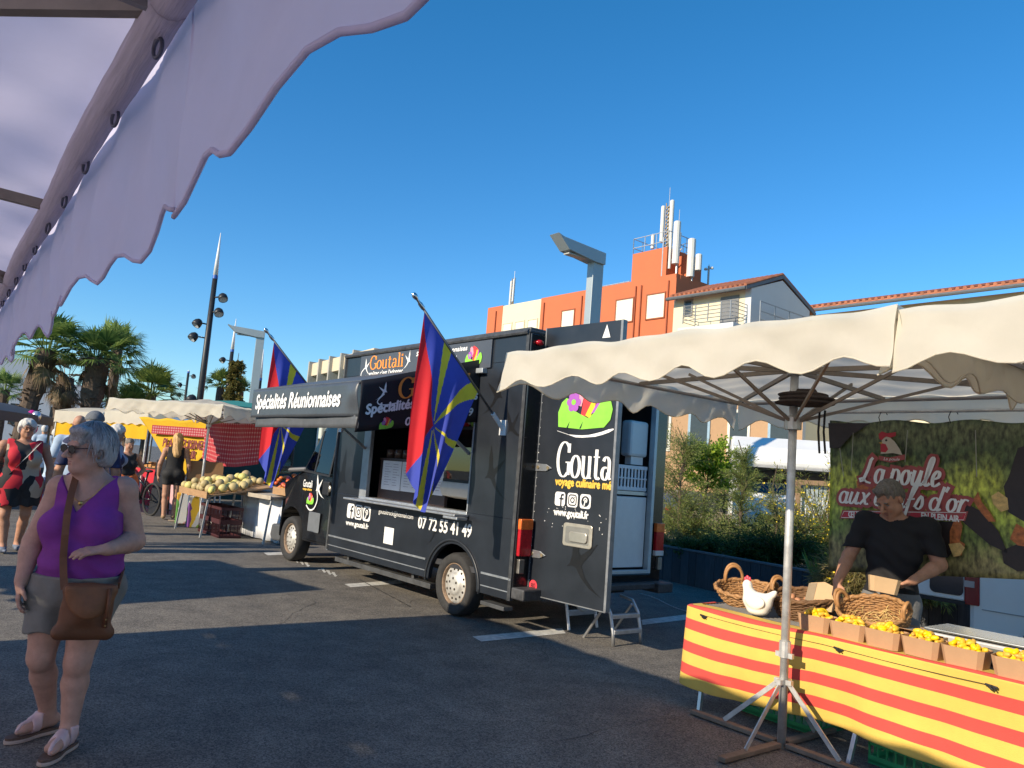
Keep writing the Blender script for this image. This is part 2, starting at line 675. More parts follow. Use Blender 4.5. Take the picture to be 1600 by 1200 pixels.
g = MB()
g.sheet(lambda u, v: (-600+1200*u, -80+1400*v, 0), 40, 40)
tag(g.build('ground', asphalt()), kind='structure')
M_LINE = mat('road_paint', (.55, .54, .50), .8, var=.35, scale=14, bump=.3, bscale=120)


def strip(pts, z=.004):
    m = MB()
    m.flat([tuple(gnd(*p)[:2]) for p in pts], z)
    return m


# worn white bay lines of the car park
for nm, pts in (('parking_line', [(738, 995), (878, 982), (884, 990), (752, 1003)]),
                ('parking_line', [(1002, 969), (1120, 955), (1120, 963), (1004, 977)]),
                ('parking_line', [(538, 913), (632, 906), (640, 911), (548, 918)]),
                ('parking_line', [(412, 864), (440, 863), (446, 867), (418, 868)])):
    tag(strip(pts).build(nm, M_LINE), kind='structure')
mk = MB()
rnd = random.Random(5)
for i in range(9):                                   # half-worn stencilled marks
    x, y = 450+i*8.5, 869+i*3.1
    q = [gnd(x, y), gnd(x+5, y+1), gnd(x+8, y+7), gnd(x+6, y+8), gnd(x+1, y+3)]
    if rnd.random() < .85:
        mk.flat([tuple(p[:2]) for p in q], .004)
    if rnd.random() < .6:
        q = [gnd(x+4, y+6), gnd(x+9, y+5), gnd(x+9, y+6.4), gnd(x+4, y+7.4)]
        mk.flat([tuple(p[:2]) for p in q], .0045)
tag(mk.build('ground_marking', M_LINE), kind='structure')

# hairline cracks and sealed joints in the asphalt
ck = MB()
rnd = random.Random(12)
for i in range(9):
    x, y = rnd.uniform(-5, 3), rnd.uniform(3.5, 15)
    a = rnd.uniform(0, 3.14)
    pts = [(x, y)]
    for k in range(rnd.randint(5, 14)):
        a += rnd.uniform(-.55, .55)
        pts.append((pts[-1][0]+.16*math.cos(a), pts[-1][1]+.16*math.sin(a)))
    ck.ribbon(pts, [rnd.uniform(.002, .007) for _ in pts], .003+i*.0001)
for p, q in (((560, 905), (640, 948)),):
    p, q = gnd(*p), gnd(*q)
    ck.ribbon([tuple(p.lerp(q, t/20)[:2]) for t in range(21)], [.012+.006*(t % 3) for t in range(21)], .0055)
tag(ck.build('asphalt_crack', mat('crack_tar', (.035, .034, .033), .7, var=.4)), kind='structure')

# far ridge, distance haze put into its blue colour
hl = MB()
rnd = random.Random(3)
hpts = [at(-100+i*40, 618-3.5*math.sin(i*.5)+(i*40-100)*.06+rnd.uniform(-2, 2), 900) for i in range(24)]
hl.v = []
for p in hpts:
    hl.v += [tuple(p), (p.x, p.y+300, 0), (p.x, p.y-60, -2)]
for i in range(len(hpts)-1):
    a = 3*i
    hl.f += [(a+2, a+5, a+3, a), (a, a+3, a+4, a+1)]
hl.k = [0]*len(hl.f)
tag(hl.build('hills', mat('far_hill', (.12, .20, .30), .9, scale=.02)), kind='structure')

# ================================================================ food truck
t_ = R_(-39.5)
FX, FY = math.sin(t_), math.cos(t_)                   # the way the truck faces
RWX, RWY = -0.403, 8.432
TRZ = math.atan2(FY, FX)


def tw(s, a, z):
    """truck point: s forward of the rear axle, a outward from its near side"""
    return Vector((RWX+FX*s-FY*a, RWY+FY*s+FX*a, z))


PAINT = mat('charcoal_paint', (.0165, .0200, .0265), .33, var=.30, scale=2.2, bump=.05, bscale=9, spec=.5)
PAINT2 = mat('black_gloss_paint', (.008, .009, .011), .22, var=.3, scale=3, spec=.5, coat=.3)
DARK = mat('black_plastic', (.012, .012, .013), .55, var=.3, scale=20)
VINYL = mat('grey_vinyl', (.060, .070, .088), .5, var=.10, scale=3)
BLK = mat('banner_shade_black', (.010, .009, .012), .6, var=.2, scale=4)  # end banner: shade of the side turned from the sun put into the colour
BANG = mat('banner_sunlit_grey', (.060, .066, .074), .38, var=.15, scale=2.5, bump=.35, bscale=5)  # fascia banner: lighter, sunlight on it put into the colour
STEEL = mat('brushed_steel', (.42, .44, .46), .35, .85, var=.12, scale=30, stretch=(1, 1, 12))
ALU = mat('aluminium', (.55, .56, .57), .38, .8, var=.15, scale=16)
WHITE = mat('white_vinyl', (.78, .77, .74), .55, var=.04, scale=6)
ORANGE = mat('orange_vinyl', (.80, .28, .04), .55, var=.05)
AMBERT = mat('yellow_vinyl', (.78, .48, .06), .55, var=.05)
SHADB = mat('swallow_black', (.004, .004, .005), .4, var=.1)
LG, LR, LY, LV, LP = (mat('leaf_green_vinyl', (.24, .60, .05), .5, var=.12), mat('red_vinyl', (.75, .04, .04), .5, var=.1),
                      mat('sun_yellow_vinyl', (.85, .55, .02), .5, var=.08), mat('violet_vinyl', (.36, .09, .42), .5, var=.1), mat('pink_vinyl', (.80, .30, .36), .5, var=.1))
LOGO = [LG, LR, LY, LV, LP, PAINT]
RUB = mat('tyre_rubber', (.030, .029, .028), .85, var=.35, scale=12, bump=.2, bscale=60)
RIM = mat('dull_wheel_steel', (.55, .53, .48), .45, .4, var=.25, scale=12)
RUST = mat('rusty_rim', (.24, .165, .11), .75, .2, var=.45, scale=18)
PANE = glass_mat('cab_glass', (.16, .20, .20), .02, .12)
CASEG = glass_mat('case_glass', (.62, .70, .68), .02, .35)

truck = thing('food_truck', 'charcoal black food truck with open serving hatch, raised flap and open rear door', 'food truck', (RWX, RWY, 0), TRZ)
MS = Matrix(((-1, 0, 0, 0), (0, 0, 1, 0), (0, 1, 0, 0), (0, 0, 0, 1)))     # near side: u backward, v up, w outward
W_ = 2.25
rx0, bx1 = -.86, 3.08

# -- box walls
m = MB()
WX = .14
low = [(rx0, .33), (WX-.45, .33)]+[(WX+.45*math.cos(R_(a)), .335+.43*math.sin(R_(a))) for a in range(180, -1, -12)]+[(WX+.45, .33), (bx1, .33), (bx1, 1.12), (rx0, 1.12)]
MP = Matrix(((1, 0, 0, 0), (0, 0, -1, 0), (0, 1, 0, 0), (0, 0, 0, 1)))      # x, z plane pushed towards -y
m.prism(low, 0, .05, MP)
m.prism(low, W_-.05, W_, MP)
m.box(rx0, -.05, -.05, 0, 1.12, 2.74)
m.box(2.34, bx1, -.05, 0, 1.12, 2.74)
m.box(rx0, bx1, -.05, 0, 2.74, 3.02)
m.box(rx0, bx1, -W_, -W_+.05, 1.12, 3.02)
m.box(bx1-.05, bx1, -W_+.05, -.05, .45, 3.02)
m.build('body_panel', PAINT, truck, bevel=.004)
m = MB()
m.box(rx0-.01, bx1+.01, -W_-.01, .01, 3.02, 3.06)
m.box(rx0+.05, bx1-.05, -W_+.05, -.05, 3.06, 3.10)
m.build('roof', mat('roof_grey', (.05, .055, .06), .5, var=.3), truck, bevel=.015)
m = MB()
m.tube([(rx0, .012, 3.03), (bx1, .012, 3.03)], .028, 8)
m.tube([(bx1+.01, .0, .35), (bx1+.01, .0, 3.03)], .026, 8)
m.box(rx0-.012, rx0+.035, -.03, .012, .33, 3.02)
m.build('corner_trim', mat('worn_black_trim', (.06, .062, .065), .5, .3, var=.45, scale=14), truck)
m = MB()
m.box(.66, bx1, .0, .012, .525, .545)
m.box(rx0, -.38, .0, .012, .525, .545)
m.box(.66, bx1, .0, .006, .405, .415)
m.box(rx0, -.38, .0, .006, .405, .415)
m.box(bx1-.012, bx1+.004, .0, .008, .33, 1.4)
m.build('silver_strip', ALU, truck)
m = MB()
m.tube([(WX+.50*math.cos(R_(a)), .004, .33+.475*math.sin(R_(a))) for a in range(-4, 185, 6)], .014, 6)
m.build('wheel_arch_trim', mat('arch_paint', (.022, .025, .030), .4, var=.3), truck, smooth=True)
m = MB()
m.box(.62, 2.95, -.16, -.06, .20, .26)
for x in (1.0, 2.6):
    m.box(x, x+.05, -.14, -.08, .24, .36)
m.build('side_rail', mat('dull_rail', (.10, .10, .10), .5, .5, var=.3), truck, bevel=.005)
m = MB()
m.box(-.80, -.42, -.10, .02, .22, .26)
m.build('side_step', mat('dull_rail', (.10, .10, .10)), truck, bevel=.005)
m = MB()                                               # chassis in the dark underneath
m.box(-.8, 4.9, -1.75, -.55, .34, .50)
m.box(.04, .24, -2.0, -.3, .26, .40)
m.tube([(.9, -1.2, .30), (1.8, -1.2, .30)], .12, 10)
m.build('chassis', DARK, truck)
# -- floor, interior
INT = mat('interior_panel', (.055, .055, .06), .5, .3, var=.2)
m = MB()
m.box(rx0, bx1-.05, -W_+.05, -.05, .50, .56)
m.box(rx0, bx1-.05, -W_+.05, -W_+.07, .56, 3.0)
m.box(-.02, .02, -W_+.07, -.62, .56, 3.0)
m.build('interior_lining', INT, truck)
m = MB()
m.box(.15, 2.9, -2.12, -1.65, .56, 1.45)
m.box(1.25, 2.05, -2.12, -1.75, 1.45, 2.2)
m.box(.2, 1.1, -2.1, -1.6, 2.25, 2.55)
m.build('kitchen_unit', STEEL, truck, bevel=.008)
m = MB()
m.box(.15, 2.3, -.60, -.28, 2.30, 2.46)
m.box(.15, 2.3, -.30, -.28, 2.22, 2.30)
m.build('extractor_hood', mat('hood_steel', (.16, .17, .18), .4, .7), truck, bevel=.006)
# -- hatch frame, counters
m = MB()
m.box(-.05, 2.34, -.14, .01, 1.085, 1.125)
m.box(-.09, 2.40, .01, .20, 1.075, 1.10)
m.box(-.14, .12, .06, .20, 1.045, 1.072)
m.build('serving_counter', ALU, truck, bevel=.006)
m = MB()
m.box(2.17, 2.345, -.045, .006, 1.125, 2.74)
m.build('hatch_frame', mat('pale_frame', (.36, .38, .40), .45, .6, var=.15), truck, bevel=.004)
m = MB()
m.box(-.055, -.035, -.05, .008, 1.125, 2.74)
m.build('hatch_frame', MATS['pale_frame'], truck, bevel=.004)
m = MB()
m.box(.62, 2.14, -.20, -.155, 1.125, 1.62)
m.box(.62, 2.17, -.40, -.155, 1.62, 1.65)
m.build('counter_front', mat('brown_panel', (.045, .026, .024), .45, var=.15), truck, bevel=.004)
for i in range(3):
    m = MB()
    x = 2.06-i*.47
    m.box(x-.455, x, -.155, -.151, 1.245+.004*i, 1.615)
    m.build('menu_sheet', mat('paper_white', (.62, .64, .70), .7, var=.05), truck)
m = MB()
rnd = random.Random(8)
for i in range(3):
    x = 2.02-i*.47
    for c in range(2):
        for j in range(9):
            z = 1.57-j*.033
            l = rnd.uniform(.08, .17)
            m.box(x-.02-c*.2-l, x-.02-c*.2, -.151, -.1495, z, z+.006)
m.build('menu_print', mat('grey_ink', (.30, .27, .36), .7), truck)
for x, r in ((2.08, .07), (1.88, .07), (1.70, .06)):
    m = MB()
    m.lathe([(0, 0), (r, 0), (r, .11), (r*.8, .12), (0, .12)], 14, (x, -.28, 1.65))
    m.build('glass_jar', mat('jar', (.10, .07, .06), .15, var=.4), truck, smooth=True)
# -- chilled case at the right of the hatch
m = MB()
prof = [(.0, 1.27), (-.18, 1.24), (-.36, 1.27), (-.44, 1.40), (.02, 1.43), (.04, 1.36)]
MQ = Matrix(((0, 0, 1, 0), (1, 0, 0, 0), (0, 1, 0, 0), (0, 0, 0, 1)))       # y, z profile pushed along x
m.prism([(p[0]-.06, p[1]) for p in prof], .0, .55, MQ)
m.build('case_tray', mat('cream_enamel', (.62, .58, .50), .4, var=.08), truck, bevel=.012)
m = MB()
m.box(.0, .55, -.44, .0-.06, 1.43, 1.46)
m.box(.0, .55, -.50, -.44, 1.46, 2.02)
m.box(.0, .55, -.46, -.08, 2.02, 2.06)
m.box(.0, .55, -.44, -.10, 1.74, 1.75)
m.build('case_frame', DARK, truck)
m = MB()
m.box(.005, .545, -.070, -.064, 1.46, 2.02)
m.build('case_glass_front', CASEG, truck)
m = MB()
rnd = random.Random(4)
for z in (1.46, 1.75):
    for i in range(7):
        x = .04+i*.072
        m = MB()
        bc = [LR, mat('blue_can', (.06, .20, .42), .3), LY, mat('teal_can', (.10, .35, .30), .3)][rnd.randrange(4)]
        h = rnd.uniform(.10, .2)
        m.lathe([(0, 0), (.028, 0), (.030, h*.6), (.012, h*.8), (.012, h), (0, h)], 10, (x, -.30, z))
        m.build('bottle', bc, truck, smooth=True)
m = MB()
for i in range(6):
    m.m = i % 4
    m.ell((.06+i*.08, -.2, 2.12+.03*(i % 2)), (.045, .05, .06), 8, 6)
m.build('snack_packet', [LR, LY, LG, WHITE], truck)
# -- swallows, phone number and addresses on the near side
m = MB()
for x, z, s, f, r in ((-.30, 1.50, .36, False, 0), (-.62, 1.98, .26, False, 20), (2.72, 1.26, .48, True, 0), (.46, .84, .20, True, 8), (-.50, 2.35, .30, True, 0)):
    m = MB()
    bird(m, -x, z, s, .0012, MS, f, r)
    m.build('swallow_print', SHADB, truck)
m = MB()
text(m, '07 72 55 41 49', -.88, .15, .865, 1.0, .002, MS, bold=.006)
text(m, 'www.goutali.fr', -2.62, -2.02, .705, .79, .002, MS, bold=.004)
text(m, 'goutalitruck@hotmail.com', -1.80, -1.0, .93, 1.01, .002, MS)
m.flat([(-1.62, .60), (-1.40, .60), (-1.40, .80), (-1.62, .80)], .002, MS)
m.build('lettering', WHITE, truck)
m = MB()
social(m, -2.62, .82, .19, .025, .002, MS)
m.build('social_icon', [WHITE, PAINT], truck)
# -- long sign above the hatch
m = MB()
m.box(-.27, 2.62, .002, .025, 2.69, 3.0)
sg = m.build('roof_sign', VINYL, truck, bevel=.003)
m = MB()
m.box(-.20, 2.62, .0, .07, 2.63, 2.685)
m.build('hatch_hinge_rail', mat('pale_rail', (.42, .45, .47), .45, .5), truck, bevel=.006)
m = MB()
bird(m, -2.50, 2.82, .15, .028, MS, False, 0)
m.ribbon(_dens([(-2.49, 2.83), (-2.56, 2.78), (-2.57, 2.73), (-2.52, 2.70)]), .016, .0282, MS)
bird(m, -1.34, 2.85, .15, .028, MS, True, 0)
text(m, "goûter c'est l'adopter", -2.36, -1.50, 2.705, 2.78, .028, MS, .12, .003)
text(m, 'Spécialités Réunionnaises', -1.22, -.17, 2.895, 2.965, .028, MS, .12, .003)
text(m, 'Événementiel', -.98, -.36, 2.80, 2.875, .028, MS, .12, .003)
text(m, '07 72 55 41 49', -1.06, -.40, 2.71, 2.78, .028, MS, .0, .003)
m.build('lettering', WHITE, truck)
m = MB()
penned(m, 'Goutali', SERIF, -2.36, -1.50, 2.805, .18, .028, MS, .17, .06)
m.build('lettering', ORANGE, truck)
m = MB()
leaf_logo(m, -.19, 2.73, .32, .028, MS)
m.build('leaf_emblem', LOGO, truck)
# -- raised flap and its banners
yo, zo, zh = 1.46, 2.335, 2.71
m = MB()
m.v, m.f, m.k = [], [], []
fl = [(-.05, .04, zh), (2.5, .04, zh), (2.6, yo-.02, zo+.01), (-.07, yo-.02, zo+.01)]
m._a([(x, y, z+.02) for x, y, z in fl]+[(x, y, z-.02) for x, y, z in fl], [(0, 1, 2, 3), (7, 6, 5, 4), (0, 4, 5, 1), (1, 5, 6, 2), (2, 6, 7, 3), (3, 7, 4, 0)])
m.build('awning_flap', mat('flap_grey', (.09, .095, .10), .5, var=.2), truck)


def fascia(u, v):
    x = -.08+2.70*u
    z = zo+.02-.345*v
    y = yo+.03*math.exp(-((u-.03)/.04)**2)*math.sin(v*5)
    return (x, y, z)


m = MB()
m.sheet(fascia, 60, 10)
m.build('fascia_banner', BANG, truck, smooth=True, solid=.004)
m = MB()
m.sheet(lambda u, v: (-.08+2.62*u, yo-.03+.008*math.sin(u*11), zo-.31-.13*v), 30, 3)
m.build('valance', mat('valance_grey', (.13, .135, .14), .5, var=.2, trans=.3), truck, smooth=True, solid=.003)


def endb(u, v):
    y = yo-.01-1.46*u
    zt = zo+.02+(zh+.07-zo)*u
    zb = 1.855+.25*u
    return (-.075+.006*math.sin(u*10)*v-.03*math.exp(-(u/.04)**2)*math.sin(v*4), y, zt+(zb-zt)*v)


m = MB()
m.sheet(endb, 40, 8)
m.build('end_banner', BLK, truck, smooth=True, solid=.004)
MF = Matrix(((-1, 0, 0, 0), (0, 0, 1, yo+.006), (0, 1, 0, 0), (0, 0, 0, 1)))
m = MB()
text(m, 'Spécialités Réunionnaises', -2.48, -.28, 2.06, 2.285, 0, MF, .15, .008)
m.build('lettering', WHITE, truck)
sk = (zh-zo)/1.46
ME = Matrix(((0, 0, -1, -.092), (-1, 0, 0, yo-.01), (.235, 1, 0, 0), (0, 0, 0, 1)))   # end banner: u inward, v up (sheared with the slope)
m = MB()
text(m, 'Spécialités Réunionnaises', .08, 1.42, 1.985, 2.115, .004, ME, .05, .006)
text(m, '07 72 55 41 49', .54, 1.38, 1.845, 1.925, 0, ME, .05, .004)
bird(m, .30, 2.21, .11, 0, ME, True)
m.ribbon(_dens([(.27, 2.20), (.20, 2.14), (.22, 2.10), (.30, 2.085), (.42, 2.09)]), .012, .0004, ME)
m.build('lettering', WHITE, truck)
m = MB()
penned(m, 'Goutali', SERIF, .42, 1.32, 2.13, .21, 0, ME, .17, .06)
m.build('lettering', ORANGE, truck)
m = MB()
leaf_logo(m, .24, 1.845, .17, 0, ME)
m.build('leaf_emblem', [LG, LR, LY, LV, LP, BLK], truck)
for x in (.0, 2.3):
    m = MB()
    m.bar((x, .0, 1.75), (x, 1.0, 2.42), .03)
    m.build('gas_strut', STEEL, truck)
# -- cab
m = MB()
prof = [(3.09, .36), (3.98, .36)]+[(4.45+.45*math.cos(R_(a)), .36+.45*math.sin(R_(a))) for a in range(180, -1, -12)]+[
    (4.92, .32), (5.18, .34), (5.24, .60), (5.20, .88), (5.06, 1.04), (4.86, 1.16), (4.30, 1.34), (4.16, 1.42), (3.66, 2.22), (3.45, 2.36), (3.09, 2.40)]


def shift(p, s):
    z = p[2]
    return (p[0], p[1]-s*max(0, z-1.30)*.13*(1 if s > 0 else 1), z)


for ya, yb in ((-.04, -1.08), (-1.08, -2.14)):
    vs = []
    n = len(prof)
    for y in (ya, yb):
        for x, z in prof:
            yy = y
            if y == -.04:
                yy = y-max(0, z-1.30)*.14-max(0, x-4.7)**2*.9
            if y == -2.14:
                yy = y+max(0, z-1.30)*.14+max(0, x-4.7)**2*.9
            vs.append((x, yy, z))
    fs = [(i, (i+1) % n, n+(i+1) % n, n+i) for i in range(n)]
    fs.append(tuple(range(n-1, -1, -1)) if ya == -.04 else tuple(range(n, 2*n)))
    m._a(vs, [f[::-1] for f in fs])
m.build('cab', PAINT2, truck, bevel=.03)


def cy(z, x=0):
    return -.04-max(0, z-1.30)*.14-max(0, x-4.7)**2*.9


def sidepoly(mb, pts, h0, h1):
    n = len(pts)
    vs = [(x, cy(z, x)+h0, z) for x, z in pts]+[(x, cy(z, x)+h1, z) for x, z in pts]
    mb._a(vs, [tuple(range(n)), tuple(range(2*n-1, n-1, -1))]+[(i, n+i, n+(i+1) % n, (i+1) % n) for i in range(n)])


m = MB()
dp = [(3.16, .40), (3.92, .40), (3.97, .62), (4.06, .74), (4.12, .90), (4.14, 1.40), (3.70, 2.12), (3.52, 2.24), (3.16, 2.26)]
sidepoly(m, dp, .004, .016)
door = m.build('cab_door', PAINT2, truck, bevel=.006)
m = MB()
sidepoly(m, [(3.30, 1.36), (3.74, 1.38), (3.74, 1.94), (3.58, 2.14), (3.30, 2.14)], .017, .023)
sidepoly(m, [(3.79, 1.38), (4.09, 1.41), (3.79, 1.90)], .017, .023)
m.build('window', PANE, door)
m = MB()
m.m = 0
sidepoly(m, [(3.27, 1.32), (4.13, 1.36), (4.13, 1.39), (3.27, 1.35)], .016, .030)
sidepoly(m, [(3.745, 1.36), (3.785, 1.36), (3.785, 1.98), (3.745, 1.98)], .016, .030)
sidepoly(m, [(3.27, 1.33), (3.31, 1.33), (3.31, 2.2), (3.27, 2.2)], .016, .026)
m.build('window_trim', DARK, door, bevel=.003)
m = MB()
m.box(3.22, 3.42, -.03, .005, 1.06, 1.26)
m.build('handle', DARK, door, bevel=.02)
m = MB()
m.lathe([(0, .02), (.05, .018), (.055, 0)], 16, (3.24, -.02, 1.16), (0, 1, 0))
m.build('lock', mat('lock_brass', (.55, .50, .40), .35, .8), door, smooth=True)
m = MB()
m.prism(rrect(3.42, 3.78, .52, .80, .02), .026, .034, Matrix(((1, 0, 0, 0), (0, 0, 1, -.04), (0, 1, 0, 0), (0, 0, 0, 1))))
m.build('side_moulding', mat('grey_plastic', (.13, .14, .15), .6, var=.15), door, bevel=.004)
MD = Matrix(((-1, 0, 0, 0), (0, 0, 1, -.0), (0, 1, 0, 0), (0, 0, 0, 1)))
m = MB()
text(m, 'Goutali', -4.10, -3.80, 1.14, 1.245, -.022, MD, 0, .003)
m.build('lettering', WHITE, door)
m = MB()
text(m, 'voyage culinaire', -4.10, -3.80, 1.085, 1.125, -.022, MD, 0, .003)
m.build('lettering', AMBERT, door)
m = MB()
leaf_logo(m, -3.92, .90, .24, -.020, MD)
m.build('leaf_emblem', LOGO, door)
m = MB()
bird(m, -3.66, 1.10, .24, -.018, MD, False, 10)
m.ribbon(_dens([(-3.62, 1.12), (-3.58, .98), (-3.66, .85), (-3.80, .82), (-3.92, .88)]), .022, -.0175, MD)
m.build('swan_print', WHITE, door)
m = MB()
m.v = []
wp = [(-.16, 1.43, 4.16), (-.30, 2.20, 3.68)]
a = [(4.165, -.20, 1.44), (3.69, -.30, 2.19), (3.69, -1.88, 2.19), (4.165, -1.98, 1.44)]
nrm = Vector((.85, 0, .52)).normalized()*.012
m._a([Vector(p)+nrm for p in a]+[Vector(p)+nrm*1.8 for p in a], [(3, 2, 1, 0), (4, 5, 6, 7), (0, 1, 5, 4), (1, 2, 6, 5), (2, 3, 7, 6), (3, 0, 4, 7)])
m.build('windscreen', PANE, truck)
m = MB()
m.prism([(4.90, .50), (5.27, .48), (5.31, .30), (5.22, .22), (4.92, .24)], .10, W_-.15, MP)
m.build('front_bumper', mat('bumper_grey', (.07, .072, .075), .6, var=.2), truck, bevel=.03)
for y in (-.36, -1.84):
    m = MB()
    m.ell((5.09, y, .90), (.11, .12, .14), 12, 8)
    m.build('headlight', mat('lamp_lens', (.55, .58, .60), .08, var=.1), truck, smooth=True)
for sy in (0, 1):
    m = MB()
    c = (4.42, .14, 1.50) if sy == 0 else (4.42, -2.32, 1.50)
    m.box(c[0]-.05, c[0]+.09, c[1]-.10, c[1]+.13, 1.30, 1.74)
    m.bar((c[0], c[1]-.02 if sy == 0 else c[1]+.02, 1.36), (4.10, -.06 if sy == 0 else -2.1, 1.40), .07)
    mir = m.build('wing_mirror', mat('mirror_shell', (.10, .10, .105), .5, var=.2), truck, bevel=.035)
    m = MB()
    m.prism(rrect(c[1]-.075, c[1]+.105, 1.42, 1.715, .05), 0, .006, Matrix(((0, 0, -1, c[0]-.052), (1, 0, 0, 0), (0, 1, 0, 0), (0, 0, 0, 1))))
    m.prism(rrect(c[1]-.075, c[1]+.105, 1.32, 1.40, .03), 0, .006, Matrix(((0, 0, -1, c[0]-.052), (1, 0, 0, 0), (0, 1, 0, 0), (0, 0, 0, 1))))
    m.build('mirror_glass', mat('mirror', (.35, .42, .46), .06, 1.0, var=.05), mir)
    m = MB()
    m.box(c[0]-.02, c[0]+.05, c[1]+.125 if sy == 0 else c[1]-.12, c[1]+.14 if sy == 0 else c[1]-.10, 1.44, 1.62)
    m.build('indicator', mat('orange_lens', (.65, .16, .04), .2), mir)


# -- wheels
def wheel(x, y, out, parent, r=.335, wdt=.21):
    t = thing('wheel', None, None)
    t.parent = parent
    t.location = (x, y, r)
    a = Vector((0, out, 0))
    m = MB()
    m.lathe([(.22, -wdt+.02), (.30, -wdt), (r-.012, -wdt+.015), (r, -wdt+.04), (r, -.045), (r-.012, -.018), (.315, .0), (.235, -.008), (.222, -.03), (.222, -.12)], 48, (0, 0, 0), a)
    m.build('tyre', RUB, t, smooth=True)
    m = MB()
    m.lathe([(.225, -.02), (.218, -.015), (.211, -.030), (.205, -.05)], 40, (0, 0, 0), a)
    m.build('rim_edge', RUST, t, smooth=True)
    m = MB()
    m.lathe([(.207, -.055), (.185, -.045), (.135, -.038), (.115, -.02), (.10, -.008), (.05, -.004), (0, -.004)], 40, (0, 0, 0), a)
    m.build('rim', RIM, t, smooth=True)
    m = MB()
    for i in range(14):
        q = 2*math.pi*i/14
        c = Vector((.158*math.cos(q), out*-.0405, .158*math.sin(q)))
        m.lathe([(0, .006), (.0125, .005), (.013, 0)], 10, c, a)
    for i in range(5):
        q = 2*math.pi*i/5+.3
        c = Vector((.062*math.cos(q), out*-.006, .062*math.sin(q)))
        m.lathe([(0, .004), (.014, .003), (.015, 0)], 10, c, a)
    m.build('vent_hole', mat('hole_dark', (.03, .022, .016), .8, var=.5, scale=30), t)
    return t


wheel(WX, -.02, 1, truck)
wheel(4.45, -.05, 1, truck)
wheel(WX, -W_+.02, -1, truck)
wheel(4.45, -W_+.10, -1, truck)
# -- back end
m = MB()
m.box(rx0-.03, rx0, -.26, .0, .45, 3.02)
m.box(rx0-.03, rx0, -W_, -2.06, .45, 3.02)
m.box(rx0-.03, rx0, -2.06, -.26, 2.86, 3.02)
m.box(rx0-.05, rx0, -2.06, -.26, .42, .56)
m.build('rear_frame', PAINT2, truck, bevel=.01)
m = MB()
m.box(rx0-.045, rx0+.03, -2.06, -2.01, .56, 2.86)
m.box(rx0-.01, rx0+.04, -.30, -.265, .56, 2.86)
m.box(rx0-.045, rx0+.02, -2.01, -.30, .56, .60)
m.build('door_seal', mat('pale_seal', (.50, .55, .56), .5, .3, var=.1), truck, bevel=.004)
m = MB()
m.box(-.84, -.40, -2.0, -1.25, .62, 1.42)
m.build('white_cabinet', mat('white_enamel', (.70, .71, .70), .35, var=.05), truck, bevel=.012)
m = MB()
m.box(-.85, -.45, -2.0, -.4, 1.44, 1.48)
m.build('cabinet_top', STEEL, truck)
m = MB()
for i in range(10):
    for j in range(2):
        m.box(-.83+.002*j, -.82, -1.98+i*.058, -1.95+i*.058, 1.52, 1.76)
m.box(-.835, -.815, -1.99, -1.40, 1.735, 1.775)
m.box(-.835, -.815, -1.99, -1.40, 1.49, 1.53)
m.box(-.835, -.815, -1.99, -1.40, 1.62, 1.635)
m.box(-.815, -.45, -1.99, -1.40, 1.485, 1.50)
m.build('white_crate', mat('white_plastic', (.66, .70, .74), .45, var=.08), truck)
m = MB()
m.box(-.82, -.66, -2.0, -1.68, 1.88, 2.30)
m.build('towel_dispenser', mat('dispenser_white', (.62, .66, .66), .4, var=.05), truck, bevel=.035)
m = MB()
m.box(-.79, -.70, -1.95, -1.74, 1.79, 1.88)
m.build('paper_towel', WHITE, truck)
for y in (-1.9, -1.72):
    m = MB()
    m.lathe([(0, 0), (.05, 0), (.05, .16), (.03, .2), (0, .2)], 12, (-.74, y, 2.52))
    m.build('red_bottle', LR, truck, smooth=True)
m = MB()
m.box(-.80, -.30, -2.0, -1.4, 2.49, 2.52)
m.build('rear_shelf', INT, truck)
TLR = mat('tail_red', (.45, .012, .02), .18, var=.3, scale=25)
TLO = mat('tail_orange', (.75, .16, .03), .18, var=.25, scale=25)
TLW = mat('tail_white', (.62, .60, .58), .2)
for y0, y1 in ((-.17, -.01), (-W_+.01, -W_+.15)):
    m = MB()
    m.box(rx0-.075, rx0-.03, y0, y1, .77, 1.13)
    tl = m.build('tail_light', TLR, truck, bevel=.01)
    m = MB()
    m.box(rx0-.078, rx0-.03, y0-.002, y1+.002, 1.03, 1.135)
    m.build('orange_lens', TLO, tl, bevel=.008)
    if y0 < -1:
        m = MB()
        m.box(rx0-.078, rx0-.03, y0-.002, y1+.002, .76, .82)
        m.build('white_lens', TLW, tl, bevel=.006)
m = MB()
m.box(rx0-.16, rx0-.03, -W_+.2, -.2, .40, .47)
m.box(rx0-.22, rx0-.03, -.24, .02, .36, .47)
m.box(rx0-.22, rx0-.03, -W_-.02, -W_+.24, .36, .47)
m.build('rear_bumper', mat('bumper_worn', (.05, .05, .052), .6, var=.5, scale=20), truck, bevel=.015)
m = MB()
m.box(rx0-.07, rx0-.03, -.10, -.03, .60, .74)
m.build('door_latch', mat('latch_metal', (.30, .28, .25), .4, .8, var=.4), truck, bevel=.006)
m = MB()
m.box(rx0-.07, rx0-.03, -W_+.02, -W_+.09, .60, .74)
m.build('door_latch', mat('latch_metal', (.30, .28, .25), .4, .8, var=.4), truck, bevel=.006)
m = MB()
m.ell((rx0-.05, -.10, 2.93), (.03, .05, .03), 10, 6)
m.build('marker_lamp', TLR, truck, smooth=True)
m = MB()
m.ell((rx0-.05, -W_+.10, 2.78), (.03, .05, .05), 10, 6)
m.build('marker_lamp', TLR, truck, smooth=True)
